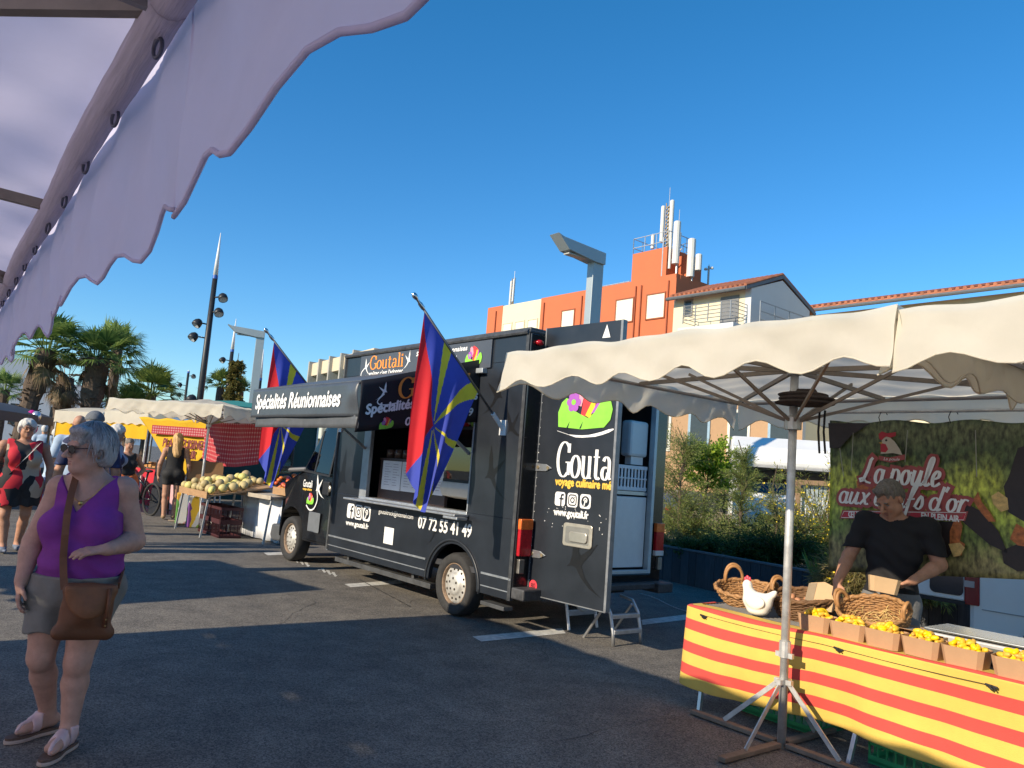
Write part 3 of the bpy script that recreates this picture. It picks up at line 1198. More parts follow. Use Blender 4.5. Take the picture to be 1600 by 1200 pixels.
# rear door swung right back, seen flat on
m = MB()
m.box(0, 1.0, -.045, 0, .40, 3.10)
rdr = m.build('rear_door', PAINT, truck, loc=(-.895, -.243, 0), rz=math.pi+R_(3.3), bevel=.003)
# its local x runs away from the hinge, its outer face looks along local -y after the half turn
MR = Matrix(((1, 0, 0, 0), (0, 0, -1, -.047), (0, 1, 0, 0), (0, 0, 0, 1)))
m = MB()
m.box(-.006, 1.006, -.05, .004, .392, .402)
m.box(.985, 1.012, -.052, .008, .40, 3.10)
m.box(-.012, .004, -.05, .004, .40, 3.10)
m.build('door_edge', mat('door_edge_alu', (.22, .23, .24), .5, .5, var=.3), rdr)
m = MB()
penned(m, 'Gouta', SERIF, .27, .985, 1.585, .34, .002, MR, .115, .035)
text(m, 'www.goutali.fr', .285, .73, 1.185, 1.275, .002, MR, 0, .004)
m.ribbon(_dens([(.25, 2.035), (.50, 1.985), (.75, 2.0), (.97, 2.06)]), [.004]*3+[.022]*3+[.03]*3+[.012], .002, MR)
m.flat([(.76, 2.94), (.81, 3.07), (.86, 2.94)], .002, MR)
m.build('lettering', WHITE, rdr)
m = MB()
text(m, 'voyage culinaire mé', .275, .985, 1.475, 1.575, .002, MR, 0, .005)
m.build('lettering', AMBERT, rdr)
m = MB()
leaf_logo(m, .25, 2.06, .72, .002, MR)
m.build('leaf_emblem', LOGO, rdr)
m = MB()
social(m, .285, 1.30, .135, .03, .002, MR)
m.build('social_icon', [WHITE, PAINT], rdr)
m = MB()
bird(m, .50, .74, .40, .002, MR, False, 0)
m.build('swallow_print', SHADB, rdr)
m = MB()
m.flat(circ(.07, .49, .055), .002, MR)
rs_ = m.build('round_sticker', mat('red_sticker', (.75, .05, .07), .5), rdr)
m = MB()
text(m, '80', .04, .10, .465, .515, .003, MR, 0, .002)
m.build('lettering', mat('dark_red_ink', (.10, .01, .015), .6), rs_)
m = MB()
pl_ = rrect(.43, .80, .93, 1.15, .03)
m.prism(pl_, 0, .012, MR)
hd = m.build('door_handle', mat('cream_metal', (.50, .46, .38), .35, .6, var=.15), rdr, bevel=.006)
m = MB()
m.prism(rrect(.465, .765, .96, 1.12, .02), .0125, .0135, MR)
m.build('handle_recess', mat('recess_grey', (.30, .29, .26), .4, .6), hd)
m = MB()
m.prism(rrect(.52, .75, .975, 1.075, .03), .014, .03, MR)
m.build('handle_lever', mat('lever_grey', (.44, .42, .36), .35, .6), hd, bevel=.008)
for z in (1.66, .80):
    m = MB()
    m.prism([(-.16, z-.045), (.14, z-.035), (.22, z), (.14, z+.035), (-.16, z+.045)], .003, .012, MR)
    m.box(-.27, -.16, -.06, -.03, z-.07, z+.07)
    hg = m.build('hinge', STEEL, rdr, bevel=.003)
    m = MB()
    for u in (.03, .17):
        m.prism(circ(u, z, .018, 12), .012, .02, MR)
    m.build('bolt', mat('bolt_brass', (.42, .33, .20), .4, .8), hg)
m = MB()
rnd = random.Random(2)
for i in range(60):                                    # chipped rivets
    u, z = (.01, .45+i*.085) if i < 30 else (rnd.uniform(.15, .95), rnd.uniform(1.08, 1.3))
    if z < 3.05:
        m.flat(circ(u, z, rnd.uniform(.003, .006), 6), .0015, MR)
m.build('rivet', WHITE, rdr)
# ================================================================ implicit-surface modelling (bodies, hens, bags)
class Field:
    """smooth unions of rounded cones and ellipsoids sampled on a grid, then polygonised"""

    def __init__(s, lo, hi, h):
        s.lo, s.h = np.array(lo, np.float32), h
        s.n = tuple(int(math.ceil((b-a)/h))+1 for a, b in zip(lo, hi))
        s.ax = [np.arange(n, dtype=np.float32)*h+a for n, a in zip(s.n, lo)]

    def new(s):
        return np.full(s.n, 9.0, np.float32)

    def win(s, lo, hi):
        sl = []
        for i in range(3):
            a = max(0, int((lo[i]-s.lo[i])/s.h))
            b = min(s.n[i], int((hi[i]-s.lo[i])/s.h)+2)
            if b <= a:
                return None
            sl.append(slice(a, b))
        X, Y, Z = np.meshgrid(s.ax[0][sl[0]], s.ax[1][sl[1]], s.ax[2][sl[2]], indexing='ij', sparse=True)
        return tuple(sl), X, Y, Z

    @staticmethod
    def smin(a, b, k):
        if k <= 0:
            return np.minimum(a, b)
        q = np.maximum(k-np.abs(a-b), 0)/k
        return np.minimum(a, b)-q*q*k*.25

    def cone(s, F, a, b, ra, rb, k=.02, sub=False):
        a, b = np.array(a, np.float32), np.array(b, np.float32)
        pad = max(ra, rb)+k+3*s.h+.02
        q = s.win(np.minimum(a, b)-pad, np.maximum(a, b)+pad)
        if q is None:
            return
        sl, X, Y, Z = q
        d = b-a
        dd = float(d@d) or 1e-9
        t = np.clip(((X-a[0])*d[0]+(Y-a[1])*d[1]+(Z-a[2])*d[2])/dd, 0, 1)
        r = ra+(rb-ra)*t
        g = np.sqrt((X-a[0]-t*d[0])**2+(Y-a[1]-t*d[1])**2+(Z-a[2]-t*d[2])**2)-r
        F[sl] = -s.smin(-F[sl], g, k) if sub else s.smin(F[sl], g, k)

    def ell(s, F, c, r, k=.02, M=None, sub=False):
        c = np.array(c, np.float32)
        pad = max(r)+k+3*s.h+.02
        q = s.win(c-pad, c+pad)
        if q is None:
            return
        sl, X, Y, Z = q
        x, y, z = X-c[0], Y-c[1], Z-c[2]
        if M is not None:
            m = np.array(M.to_3x3().transposed(), np.float32)
            x, y, z = (m[i][0]*x+m[i][1]*y+m[i][2]*z for i in range(3))
        k0 = np.sqrt((x/r[0])**2+(y/r[1])**2+(z/r[2])**2)
        k1 = np.sqrt((x/r[0]**2)**2+(y/r[1]**2)**2+(z/r[2]**2)**2)+1e-6
        g = k0*(k0-1)/k1
        F[sl] = -s.smin(-F[sl], g, k) if sub else s.smin(F[sl], g, k)

    def grid(s):
        return np.meshgrid(*s.ax, indexing='ij', sparse=True)

    def mesh(s, F, name):
        F = np.maximum(F, -1.0)
        S = F < 0
        n0, n1, n2 = s.n
        c = [S[i:n0-1+i, j:n1-1+j, k:n2-1+k] for i in (0, 1) for j in (0, 1) for k in (0, 1)]
        tot = sum(x.astype(np.int8) for x in c)
        act = (tot > 0) & (tot < 8)
        I = np.argwhere(act)
        if not len(I):
            return bpy.data.meshes.new(name)
        idx = np.full(act.shape, -1, np.int64)
        idx[act] = np.arange(len(I))
        P = np.zeros((len(I), 3))
        W = np.zeros(len(I))
        off = [(i, j, k) for i in (0, 1) for j in (0, 1) for k in (0, 1)]
        for a in range(8):
            for b in range(a+1, 8):
                if sum(abs(p-q) for p, q in zip(off[a], off[b])) != 1:
                    continue
                A, B = I+off[a], I+off[b]
                fa, fb = F[A[:, 0], A[:, 1], A[:, 2]], F[B[:, 0], B[:, 1], B[:, 2]]
                mk = (fa < 0) != (fb < 0)
                t = fa[mk]/(fa[mk]-fb[mk])
                P[mk] += A[mk]+(B[mk]-A[mk])*t[:, None]
                W[mk] += 1
        P = P/W[:, None]*s.h+s.lo
        faces = []
        for ax in range(3):
            o = [0, 0, 0]
            o[ax] = 1
            lo = S[tuple(slice(0, s.n[i]-o[i]) for i in range(3))]
            hi = S[tuple(slice(o[i], s.n[i]) for i in range(3))]
            E = np.argwhere(lo != hi)
            b, d = (ax+1) % 3, (ax+2) % 3
            ok = (E[:, b] > 0) & (E[:, d] > 0) & (E[:, b] < s.n[b]-1) & (E[:, d] < s.n[d]-1)
            E = E[ok]
            ins = lo[tuple(E.T)]

            def at_(db, dd_):
                q = E.copy()
                q[:, b] += db
                q[:, d] += dd_
                return idx[tuple(q.T)]
            Q = np.stack([at_(-1, -1), at_(0, -1), at_(0, 0), at_(-1, 0)], 1)
            Q[~ins] = Q[~ins][:, ::-1]
            faces.append(Q)
        Q = np.concatenate(faces)
        me = bpy.data.meshes.new(name)
        me.vertices.add(len(P))
        me.vertices.foreach_set('co', P.astype(np.float32).ravel())
        me.loops.add(len(Q)*4)
        me.loops.foreach_set('vertex_index', Q.ravel().astype(np.int32))
        me.polygons.add(len(Q))
        me.polygons.foreach_set('loop_start', np.arange(0, len(Q)*4, 4, dtype=np.int32))
        me.polygons.foreach_set('use_smooth', np.ones(len(Q), bool))
        me.update(calc_edges=True)
        me.validate()
        return me

    def obj(s, F, name, m, parent=None, loc=None, rz=0.0, it=1):
        me = s.mesh(F, name)
        me.materials.append(m)
        o = link(name, me, parent, loc=loc, rz=rz)
        if it:
            k = o.modifiers.new('smooth', 'SMOOTH')
            k.iterations = it
            k.factor = .5
        return o


# ================================================================ flags on the truck
FB, FR, FY_ = (mat('flag_blue', (.060, .09, .50), .75, var=.10, scale=5, trans=.35), mat('flag_red', (.80, .02, .03), .75, var=.08, scale=5, trans=.35),
               mat('flag_yellow', (.80, .66, .05), .75, var=.08, scale=5, trans=.35))
CHROME = mat('chrome', (.6, .6, .62), .15, 1.0, var=.05)


def flag_thing(s, label):
    root = thing('flag', label, 'flag', tw(s, 0, 0), TRZ, 'flags on angled poles along the truck')
    a0, z0, a1, z1 = 0.0, 2.04, 1.193, 3.161
    m = MB()
    m.tube([(0, .02, z0), (0, a1, z1)], .013, 10)
    m.build('pole', mat('pole_grey', (.12, .12, .13), .35, .6), root, smooth=True)
    m = MB()
    d = Vector((0, a1, z1-z0)).normalized()
    m.lathe([(.014, -.12), (.022, -.10), (.022, -.05), (.014, -.03), (.014, .0), (.024, .02), (.028, .045), (.02, .07), (0, .078)], 14, (0, a1, z1), d)
    m.build('finial', CHROME, root, smooth=True)
    m = MB()
    m.box(-.05, .05, -.005, .02, z0-.08, z0+.08)
    m.tube([(0, .0, z0-.02), (0, .16, z0+.135)], .024, 10)
    m.build('bracket', mat('white_bracket', (.62, .62, .60), .5), root, bevel=.004)
    nu, nv = 130, 200
    sh = random.Random(3)

    def P(u, v):
        # u along the pole from the tip end, v down the cloth
        uu = u**1.25
        ah = 1.10-.74*uu
        zh = 3.055-.665*uu
        drop = 1.56+.75*u*(1-u)-.40*u**2
        pull = v**.8
        a = ah+(1.075-ah)*pull*(.42+.36*u)*(.75+.25*v)
        z = zh-drop*v+.05*math.sin(u*math.pi)*v
        fold = math.sin(u*15+1.2*v)*.060*v**.6*(1-.3*u)+math.sin(u*31+2.5*v+1)*.016*v
        twist = .10*math.sin(v*2.6)*(u-.35)
        a += .018*math.cos(u*15+1.2*v)*v
        return (fold-twist, a, z)
    vs = [P(i/nu, j/nv) for j in range(nv+1) for i in range(nu+1)]
    fs, ks = [], []
    H, L = 1.03, 1.5
    for j in range(nv):
        for i in range(nu):
            fs.append((j*(nu+1)+i, j*(nu+1)+i+1, (j+1)*(nu+1)+i+1, (j+1)*(nu+1)+i))
            u, v = (i+.5)/nu, (j+.5)/nv
            k = 0
            if u < .5*(1-abs(2*v-1)):
                k = 1
            else:
                x, y = (u-.5)*H, (v-.5)*L
                r = math.hypot(x, y)
                an = math.degrees(math.atan2(y, x))
                for q in (-90, math.degrees(math.atan2(-.75, .515)), 0, math.degrees(math.atan2(.75, .515)), 90):
                    if abs(an-q) < 5.2 and r > .03:
                        k = 2
            ks.append(k)
    m = MB()
    m.v, m.f, m.k = vs, fs, ks
    m.build('cloth', [FB, FR, FY_], root, smooth=True)
    return root


fl1 = flag_thing(-.554, 'blue red and yellow flag on the pole at the rear corner of the truck')
dup(fl1, tw(3.05, 0, 0), TRZ, 'blue red and yellow flag behind the grey banner over the cab')

# aluminium steps under the rear door
def steps(name, label, pts, tread, h):
    root = thing(name, label, 'step')
    for a, b in pts:
        m = MB()
        m.bar(a, b, .035, .028)
        m.build('leg', ALU, root, bevel=.004)
    for a, b in tread:
        m = MB()
        m.bar(a, b, .03, .06)
        m.build('tread', ALU, root, bevel=.004)
    return root


g1, g2, g3, g4 = gnd(958, 1010), gnd(1003, 1001), gnd(889, 985), gnd(925, 972)
fw_ = Vector((FX, FY, 0))
rt_ = Vector((FY, -FX, 0))
top = fw_*.24
L0 = g1
R0 = g1+rt_*.38-fw_*.02


def up(p, z, q=Vector((0, 0, 0))):
    return Vector((p.x+q.x, p.y+q.y, z))


st = thing('folding_step', 'folding aluminium steps with two treads standing free behind the open truck door', 'step')
for nm, p in (('leg', L0), ('leg', R0)):
    m = MB()
    m.tube([up(p, 0), up(p, .12, fw_*.01), up(p, .30, fw_*.06), up(p, .40, fw_*.14), up(p, .42, fw_*.30)], .017, 8)
    m.build(nm, ALU, st, smooth=True)
for k, z in ((.012, .13), (.05, .27)):
    m = MB()
    m.bar(up(L0, z, fw_*k), up(R0, z, fw_*k), .05, .04)
    m.build('tread', ALU, st, bevel=.004)
m = MB()
for p in (L0, R0):
    m.tube([up(p, .36, fw_*.14), up(p, .0, fw_*.40)], .014, 8)
m.build('brace', ALU, st)
st2 = thing('folding_step', 'short aluminium step half hidden under the swung open rear door', 'step')
a_, b_ = g3, g3+rt_*.42
for p in (a_, b_):
    m = MB()
    m.bar(up(p, 0), up(p, .40, fw_*.10), .04, .03)
    m.build('leg', ALU, st2, bevel=.004)
m = MB()
m.bar(up(a_, .17, fw_*.04), up(b_, .17, fw_*.04), .04, .06)
m.bar(up(a_, .38, fw_*.1), up(b_, .38, fw_*.1), .05, .03)
m.build('tread', ALU, st2, bevel=.004)
m = MB()
q_ = [up(a_+rt_*(.06+.3*i/12), .36-.17*math.sin(math.pi*i/12), fw_*.03) for i in range(13)]
m.tube(q_, .022, 8)
tag(m.build('hose', mat('pale_hose', (.42, .42, .40), .5), smooth=True), 'pale hose looped over the short step under the truck', 'hose')
m = MB()
c0, c1 = gnd(1000, 928), gnd(1075, 956)
m.tube([c0+(c1-c0)*t+Vector((0, 0, .006))+rt_*.05*math.sin(t*6) for t in [i/14 for i in range(15)]], .006, 6)
tag(m.build('power_cable', mat('cable_white', (.5, .5, .5), .5), smooth=True), 'thin pale power cable lying on the asphalt behind the truck', 'cable')

# ================================================================ market parasols
DRZ = R_(-52)
CANV = mat('cream_canvas', (.80, .74, .61), .85, var=.07, scale=2.2, bump=.75, bscale=4.5, trans=.50)
CANL = mat('lavender_canvas', (.76, .70, .82), .85, var=.06, scale=2.5, bump=.5, bscale=5, trans=.45)
GALV = mat('galvanised_tube', (.58, .575, .55), .42, .5, var=.25, scale=14)
BROWNM = mat('brown_strut', (.26, .215, .17), .5, .4, var=.2, scale=12)


def parasol(name, label, loc, rz, a=1.30, ze=2.40, drop=.33, canvas=None, group='square market parasols over the stalls', seed=1, feet=True, nsc=7, sag=.0, sides=(0, 1, 2, 3), off=(0, 0)):
    canvas = canvas or CANV
    root = thing(name, label, 'parasol', loc, rz, group)
    rr = random.Random(seed)
    ph = [rr.uniform(0, 6) for _ in range(8)]

    def roof(u, v):
        x, y = (2*u-1)*a, (2*v-1)*a
        e = max(abs(x), abs(y))/a
        z = ze+.20*(1-e)+.0
        z -= .035*math.sin(math.pi*e)*abs(math.sin(2*math.atan2(y, x)))
        s_ = abs(math.sin(2*math.atan2(y, x)))
        z -= sag*e*e*s_
        z += .008*math.sin(x*9+ph[0])*math.sin(y*8+ph[1])+.005*math.sin(x*17+y*9+ph[4])+.004*math.sin(y*23-x*6+ph[5])
        return (x+off[0], y+off[1], z)
    m = MB()
    m.sheet(roof, 72, 72)
    # scalloped hanging edge, all round
    per = 8*a
    n = 4*nsc*12

    def edge(t):
        t = t % 4
        k, f = int(t), t % 1
        c = (-a+2*a*f)
        return [(c, -a), (a, c), (-c, a), (-a, -c)][k], [(0, -1), (1, 0), (0, 1), (-1, 0)][k], f

    def val(u, v):
        (x, y), (ox, oy), f = edge(u*4)
        sc_ = .5-.5*math.cos(2*math.pi*f*nsc)
        cor = max(0, 1-min(f, 1-f)*12) if len(sides) > 1 else 0
        d = drop-(.065 if len(sides) > 1 else .044)*sc_+.015*cor
        ofs = ((.018*math.sin(u*4*23+ph[2])+.02*math.sin(u*4*11+ph[3]))*v if len(sides) > 1 else .02*math.sin(f*2*math.pi*2)*v)+.007*math.sin(u*4*61+v*4+ph[6])*math.sin(math.pi*v)+.006*math.sin(u*4*37-v*7+ph[7])+.012*v+.03*cor*v
        z = roof((x/a+1)/2, (y/a+1)/2)[2]+.02-.012*math.sin(math.pi*v)
        return (x*(1.004)+ox*ofs+off[0], y*1.004+oy*ofs+off[1], z-d*v)
    for k in sides:
        m.sheet(lambda u, v: val((k+u*.99999)/4, v), n//4, 6)
    cv = m.build('canopy', canvas, root, smooth=True)
    m = MB()
    for k in sides:
        pts = []
        for i in range(0, 49):
            p = val(k/4+i/48/4*.9999, 1)
            pts.append(p)
        m.tube(pts, .0045, 5)
    m.build('hem', canvas, cv, smooth=True)
    m = MB()
    m.tube([(0, 0, 0), (0, 0, ze+.17)], .027, 12)
    m.build('pole', GALV, root, smooth=True)
    m = MB()
    m.lathe([(.03, -.05), (.055, -.05), (.055, .03), (.03, .04)], 12, (0, 0, 2.06))
    m.lathe([(.03, -.03), (.05, -.03), (.05, .03), (.03, .03)], 12, (0, 0, ze+.02))
    m.build('hub', GALV, root)
    m = MB()
    m.lathe([(.028, 0), (.036, 0), (.036, .10), (.028, .10)], 12, (0, 0, .55))
    m.box(-.06, .06, -.012, .012, .55, .58)
    m.build('clamp', GALV, root)
    for k in range(8):
        t = k*math.pi/4
        rad = a/max(abs(math.cos(t)), abs(math.sin(t)))
        c, s_ = math.cos(t), math.sin(t)
        m = MB()
        m.bar((c*.05, s_*.05, 2.07), (c*rad*.62+off[0], s_*rad*.62+off[1], ze+.03), .014, .020)
        m.build('strut', BROWNM, root)
        m = MB()
        m.bar((c*.04, s_*.04, ze+.02), (c*rad*.985+off[0], s_*rad*.985+off[1], ze-.02-sag*(1 if k % 2 else 0)), .022, .03)
        m.build('rib', BROWNM, root)
    m = MB()
    z = ze-.03
    for p, q in (((-1, -1), (1, -1)), ((1, -1), (1, 1)), ((1, 1), (-1, 1)), ((-1, 1), (-1, -1))):
        m.tube([(p[0]*a*.985+off[0], p[1]*a*.985+off[1], z), (q[0]*a*.985+off[0], q[1]*a*.985+off[1], z)], .014, 6)
    m.build('edge_rail', mat('rail_grey', (.28, .26, .25), .5, .4, var=.2), root)
    if feet:
        for k, (dx, dy, l) in enumerate(((-1, .0, .70), (.0, -1, .62), (1, .0, .62), (0, 1, .62))):
            m = MB()
            m.bar((dx*.04, dy*.04, .022), (dx*l, dy*l, .022), .055, .028, up=(0, 0, 1))
            m.build('foot', mat('rusty_foot', (.22, .17, .125), .7, .4, var=.35, scale=10), root, bevel=.004)
            m = MB()
            m.bar((dx*.03, dy*.03, .40), (dx*l*.62, dy*l*.62, .04), .008, .03)
            m.bar((dx*.02, dy*.02, .40), (dx*.06, dy*.06, .40), .03)
            m.build('brace', GALV, root)
    return root


PX, PY = 1.862, 4.985
d_ = Vector((math.cos(DRZ), math.sin(DRZ), 0))
n_ = Vector((-math.sin(DRZ), math.cos(DRZ), 0))
PC = Vector((PX, PY, 0))+n_*.06-d_*.055
PX, PY = PC.x, PC.y
par = parasol('market_parasol', 'cream square parasol with scalloped edge over the striped egg stall', (PX, PY, 0), DRZ, a=1.33, ze=2.385, drop=.26, nsc=6, off=(-.01, -.06))
p2 = Vector((PX, PY, 0))+d_*2.67+n_*.01
dup(par, (p2.x, p2.y, -.015), DRZ, 'cream parasol at the right edge, joined to the one over the egg stall')
# lavender row we stand under
dd = Vector((-.600, .800, 0)).normalized()
nn = Vector((dd.y, -dd.x, 0))                           # towards the aisle
LRZ = math.atan2(dd.y, dd.x)
E0 = Vector((-.919, 1.636, 0))
CA = parasol('market_parasol', 'pale lavender parasol overhead with its scalloped edge and tie rings', E0+dd*.85-nn*1.45, LRZ, a=1.45, ze=2.30, drop=.385,
             canvas=CANL, group='lavender parasols on the near side of the aisle', seed=4, feet=False, sides=(0,), nsc=8)
nA = len(CA.children)
m = MB()
m.tube([(-1.45+2.9*i/60, -1.418+.010*math.sin(2*math.pi*i/60)**2, 2.272-.012*math.sin(2*math.pi*i/60)**2+.002*math.sin(i*1.7)) for i in range(61)], .031, 12)
m.build('edge_sleeve', mat('sleeve_mauve', (.50, .44, .50), .8, var=.16, scale=3, stretch=(1, 30, 30), bump=.4, bscale=4), CA, smooth=True)
for i in range(8):
    m = MB()
    x = -1.38+i*.36
    m.tube([(x+.011*math.cos(q), -1.422+.004*math.cos(q), 2.238+.017*math.sin(q)-.012) for q in [j*math.pi/8 for j in range(17)]], .0035, 6, False)
    m.build('tie_ring', mat('ring_grey', (.10, .10, .13), .4, .6), CA, smooth=True)
m = MB()
m.sheet(lambda u, v: (-1.45+2.9*u, 1.44+.03*math.sin(u*9), 2.30-2.2*v), 12, 8)
m.build('sun_block_sheet', CANL, CA, smooth=True)  # sheet added behind the row to keep low sun off the aisle
for k, (off, lb) in enumerate(((-5.8, 'fourth lavender parasol of the row, well behind the overhead one'), (-2.9, 'second lavender parasol of the row, just behind the overhead one'), (2.9, 'third lavender parasol of the row, beyond the overhead one'))):
    c = E0+dd*(.85+off)-nn*1.45
    dup(CA, c, LRZ, lb)
# parasol further up the near row; only its shade reaches the aisle
CB = dup(par, Vector((-7.93, 6.42, 0)), R_(48), 'cream parasol standing beyond the left edge of the view', scale=(1.0, 1.0, 1.0))
CB['group'] = 'square market parasols over the stalls'
# ================================================================ egg stall
TRZ2 = R_(-53.3)
TX, TY = 1.454, 5.933
tX = Vector((math.cos(TRZ2), math.sin(TRZ2), 0))
tY = Vector((-math.sin(TRZ2), math.cos(TRZ2), 0))


def tl(x, y, z=0.0):
    return Vector((TX, TY, z))+tX*x+tY*y


TH = .70
tb = thing('market_table', 'folding slatted stall table under the red and yellow striped cloth', 'table', (TX, TY, 0), TRZ2)
m = MB()
for i in range(19):
    y = .02+i*.038
    m.box(0.0, 3.1, y, y+.012, TH-.016, TH-.004)
for x in (0, .75, 1.5, 2.3, 3.08):
    m.box(x, x+.025, -.0, .73, TH-.04, TH-.017)
m.build('table_top', mat('slat_grey', (.25, .24, .23), .5, .5, var=.2), tb)
for x, y, q in ((.10, -.02, .12), (.2, .66, .0), (1.42, .02, -.1), (1.5, .66, .0), (2.9, .05, 0), (2.9, .66, 0)):
    m = MB()
    m.bar((x+q*.4, y+.10, TH-.04), (x+q, y-.07 if y < .5 else y+.05, 0), .025)
    m.build('leg', ALU, tb)


def cloth(u, v):
    """from the top inner edge, over the front edge, down to the hem; u along, with the left end wrapped round the corner"""
    x = -.36+3.45*u
    L = v*.72
    wav = .034*math.sin(x*4.1+.9)+.020*math.sin(x*9.3)+.007*math.sin(x*23)
    if L < .14:
        y, z = .14-L, TH+.002+.004*math.sin(x*7)
    else:
        dn = L-.14
        y = -.012-.035*dn-wav*dn*1.6-.03*math.sin(math.pi*min(1, dn/.6))*math.sin(x*2.2)
        z = TH-dn*(.93+.04*math.sin(x*3.0+1))-.022*math.sin(math.pi*min(1, max(0, x)/1.05))*math.exp(-dn*1.5)
    if x < 0.03:
        # turn the corner
        q = .03-x
        yy = y if L >= .14 else -.01
        if L < .14:
            return (max(-.012, .03-q) if q < .04 else -.012+.0*q, min(.9, y+q*.9), z+.001)
        bul = .035*(L-.14)
        r_ = .05
        an = min(math.pi/2, q/r_)
        ox = .03-r_*math.sin(an)-bul*.8*math.sin(an)
        oy = y+r_*(1-math.cos(an))+max(0, q-r_*math.pi/2)
        return (ox+.012*math.sin(q*16)*(L-.14), oy, z+.035*max(0, q-.05))
    return (x, y, z)


STR_R, STR_Y = mat('cloth_red', (.56, .065, .050), .85, var=.10, scale=5, bump=.15, bscale=160), mat('cloth_yellow', (.64, .43, .085), .85, var=.08, scale=5, bump=.15, bscale=160)
m = MB()
m.sheet(cloth, 150, 84)
k = []
for j in range(84):
    L = (j+.5)/84*.72
    if L < .115:
        c = 1
    elif L < .145:
        c = 0
    else:
        c = 1-int((L-.145)/.0822) % 2
    k += [c]*150
m.k = k
tc_ = m.build('tablecloth', [STR_R, STR_Y], smooth=True, loc=(TX, TY, 0), rz=TRZ2, solid=.002)
tag(tc_, 'red and yellow striped cloth hanging down the front of the egg stall', 'tablecloth')
m = MB()
for x in (.17, 1.20, 2.05):
    pass
for x, lb in ((.17, 'black spring clip at the left corner of the striped cloth'), (1.22, 'black spring clip on the striped cloth between the kraft trays and the pole'), (2.09, 'black spring clip on the striped cloth near the right edge of the view')):
    m = MB()
    m.bar((-.032, -.02, .635), (.032, -.022, .629), .010, .013)
    m.bar((.0, -.022, .638), (.028, -.036, .616), .008)
    m.bar((-.012, -.026, .627), (.012, -.03, .616), .011)
    tag(m.build('table_clip', DARK, loc=tl(x, -.005, .02), rz=TRZ2, bevel=.003), lb, 'clip')
# elastic cord along the cloth
m = MB()
m.tube([tl(.17+i*.19, -.022, .655-.008*math.sin(math.pi*((i/10*1.98) % 1))) for i in range(11)], .0018, 5)
tag(m.build('elastic_cord', mat('cord_black', (.03, .025, .02), .7)), 'thin dark cord stretched between the clips along the striped cloth', 'cord')


# green crates below
CRG = mat('crate_green', (.015, .28, .10), .5, var=.15)


def crate_mesh(w, d, h, mtl, name, par=None):
    m = MB()
    t = .014
    m.box(0, w, 0, d, .01, .024)
    for z0, z1 in ((.0, .05), (h*.45, h*.6), (h-.05, h)):
        m.box(0, w, 0, t, z0, z1)
        m.box(0, w, d-t, d, z0, z1)
        m.box(0, t, t, d-t, z0, z1)
        m.box(w-t, w, t, d-t, z0, z1)
    n = int(w/.05)
    for i in range(n+1):
        x = i*(w-.01)/n
        m.box(x, x+.01, .002, t-.002, .05, h-.05)
        m.box(x, x+.01, d-t+.002, d-.002, .05, h-.05)
    for i in range(7):
        y = i*(d-.01)/6
        m.box(.002, t-.002, y, y+.01, .05, h-.05)
        m.box(w-t+.002, w-.002, y, y+.01, .05, h-.05)
    return m.build(name, mtl, par)


for (x, y, w_, lb) in ((.33, .24, .60, 'green plastic crate under the left half of the striped stall table'), (1.36, .10, .60, 'green plastic crate at the bottom edge of the view under the striped cloth')):
    c = crate_mesh(w_, .4, .24, CRG, 'crate')
    c.location, c.rotation_euler.z = tl(x, y), TRZ2
    tag(c, lb, 'crate', 'green crates under the egg stall')

# kraft trays heaped with small yellow fruit
KRAFT = mat('kraft_card', (.42, .25, .135), .85, var=.08, scale=8, bump=.1, bscale=60)
KRAFT2 = mat('kraft_card_pale', (.50, .34, .19), .85, var=.08, scale=8)
YEL = mat('yellow_fruit', (.80, .46, .022), .45, var=.22, scale=20, each=.22)


def tray_geo(m, w=.20, d=.13, h=.105, top=1.18):
    a = [(-w/2, -d/2, 0), (w/2, -d/2, 0), (w/2, d/2, 0), (-w/2, d/2, 0)]
    c = .022
    lo = [(-w/2+c, -d/2), (w/2-c, -d/2), (w/2, -d/2+c), (w/2, d/2-c), (w/2-c, d/2), (-w/2+c, d/2), (-w/2, d/2-c), (-w/2, -d/2+c)]
    vs, fs = [], []
    n = 8
    for s_, z in ((1, 0), (top, h), (top*.975, h), (.97, .004)):
        vs += [(x*s_, y*s_, z) for x, y in lo]
    for r in range(3):
        for i in range(n):
            fs.append((r*n+i, r*n+(i+1) % n, (r+1)*n+(i+1) % n, (r+1)*n+i))
    fs.append(tuple(range(n-1, -1, -1)))
    fs.append(tuple(range(3*n, 4*n)))
    return m._a(vs, fs)


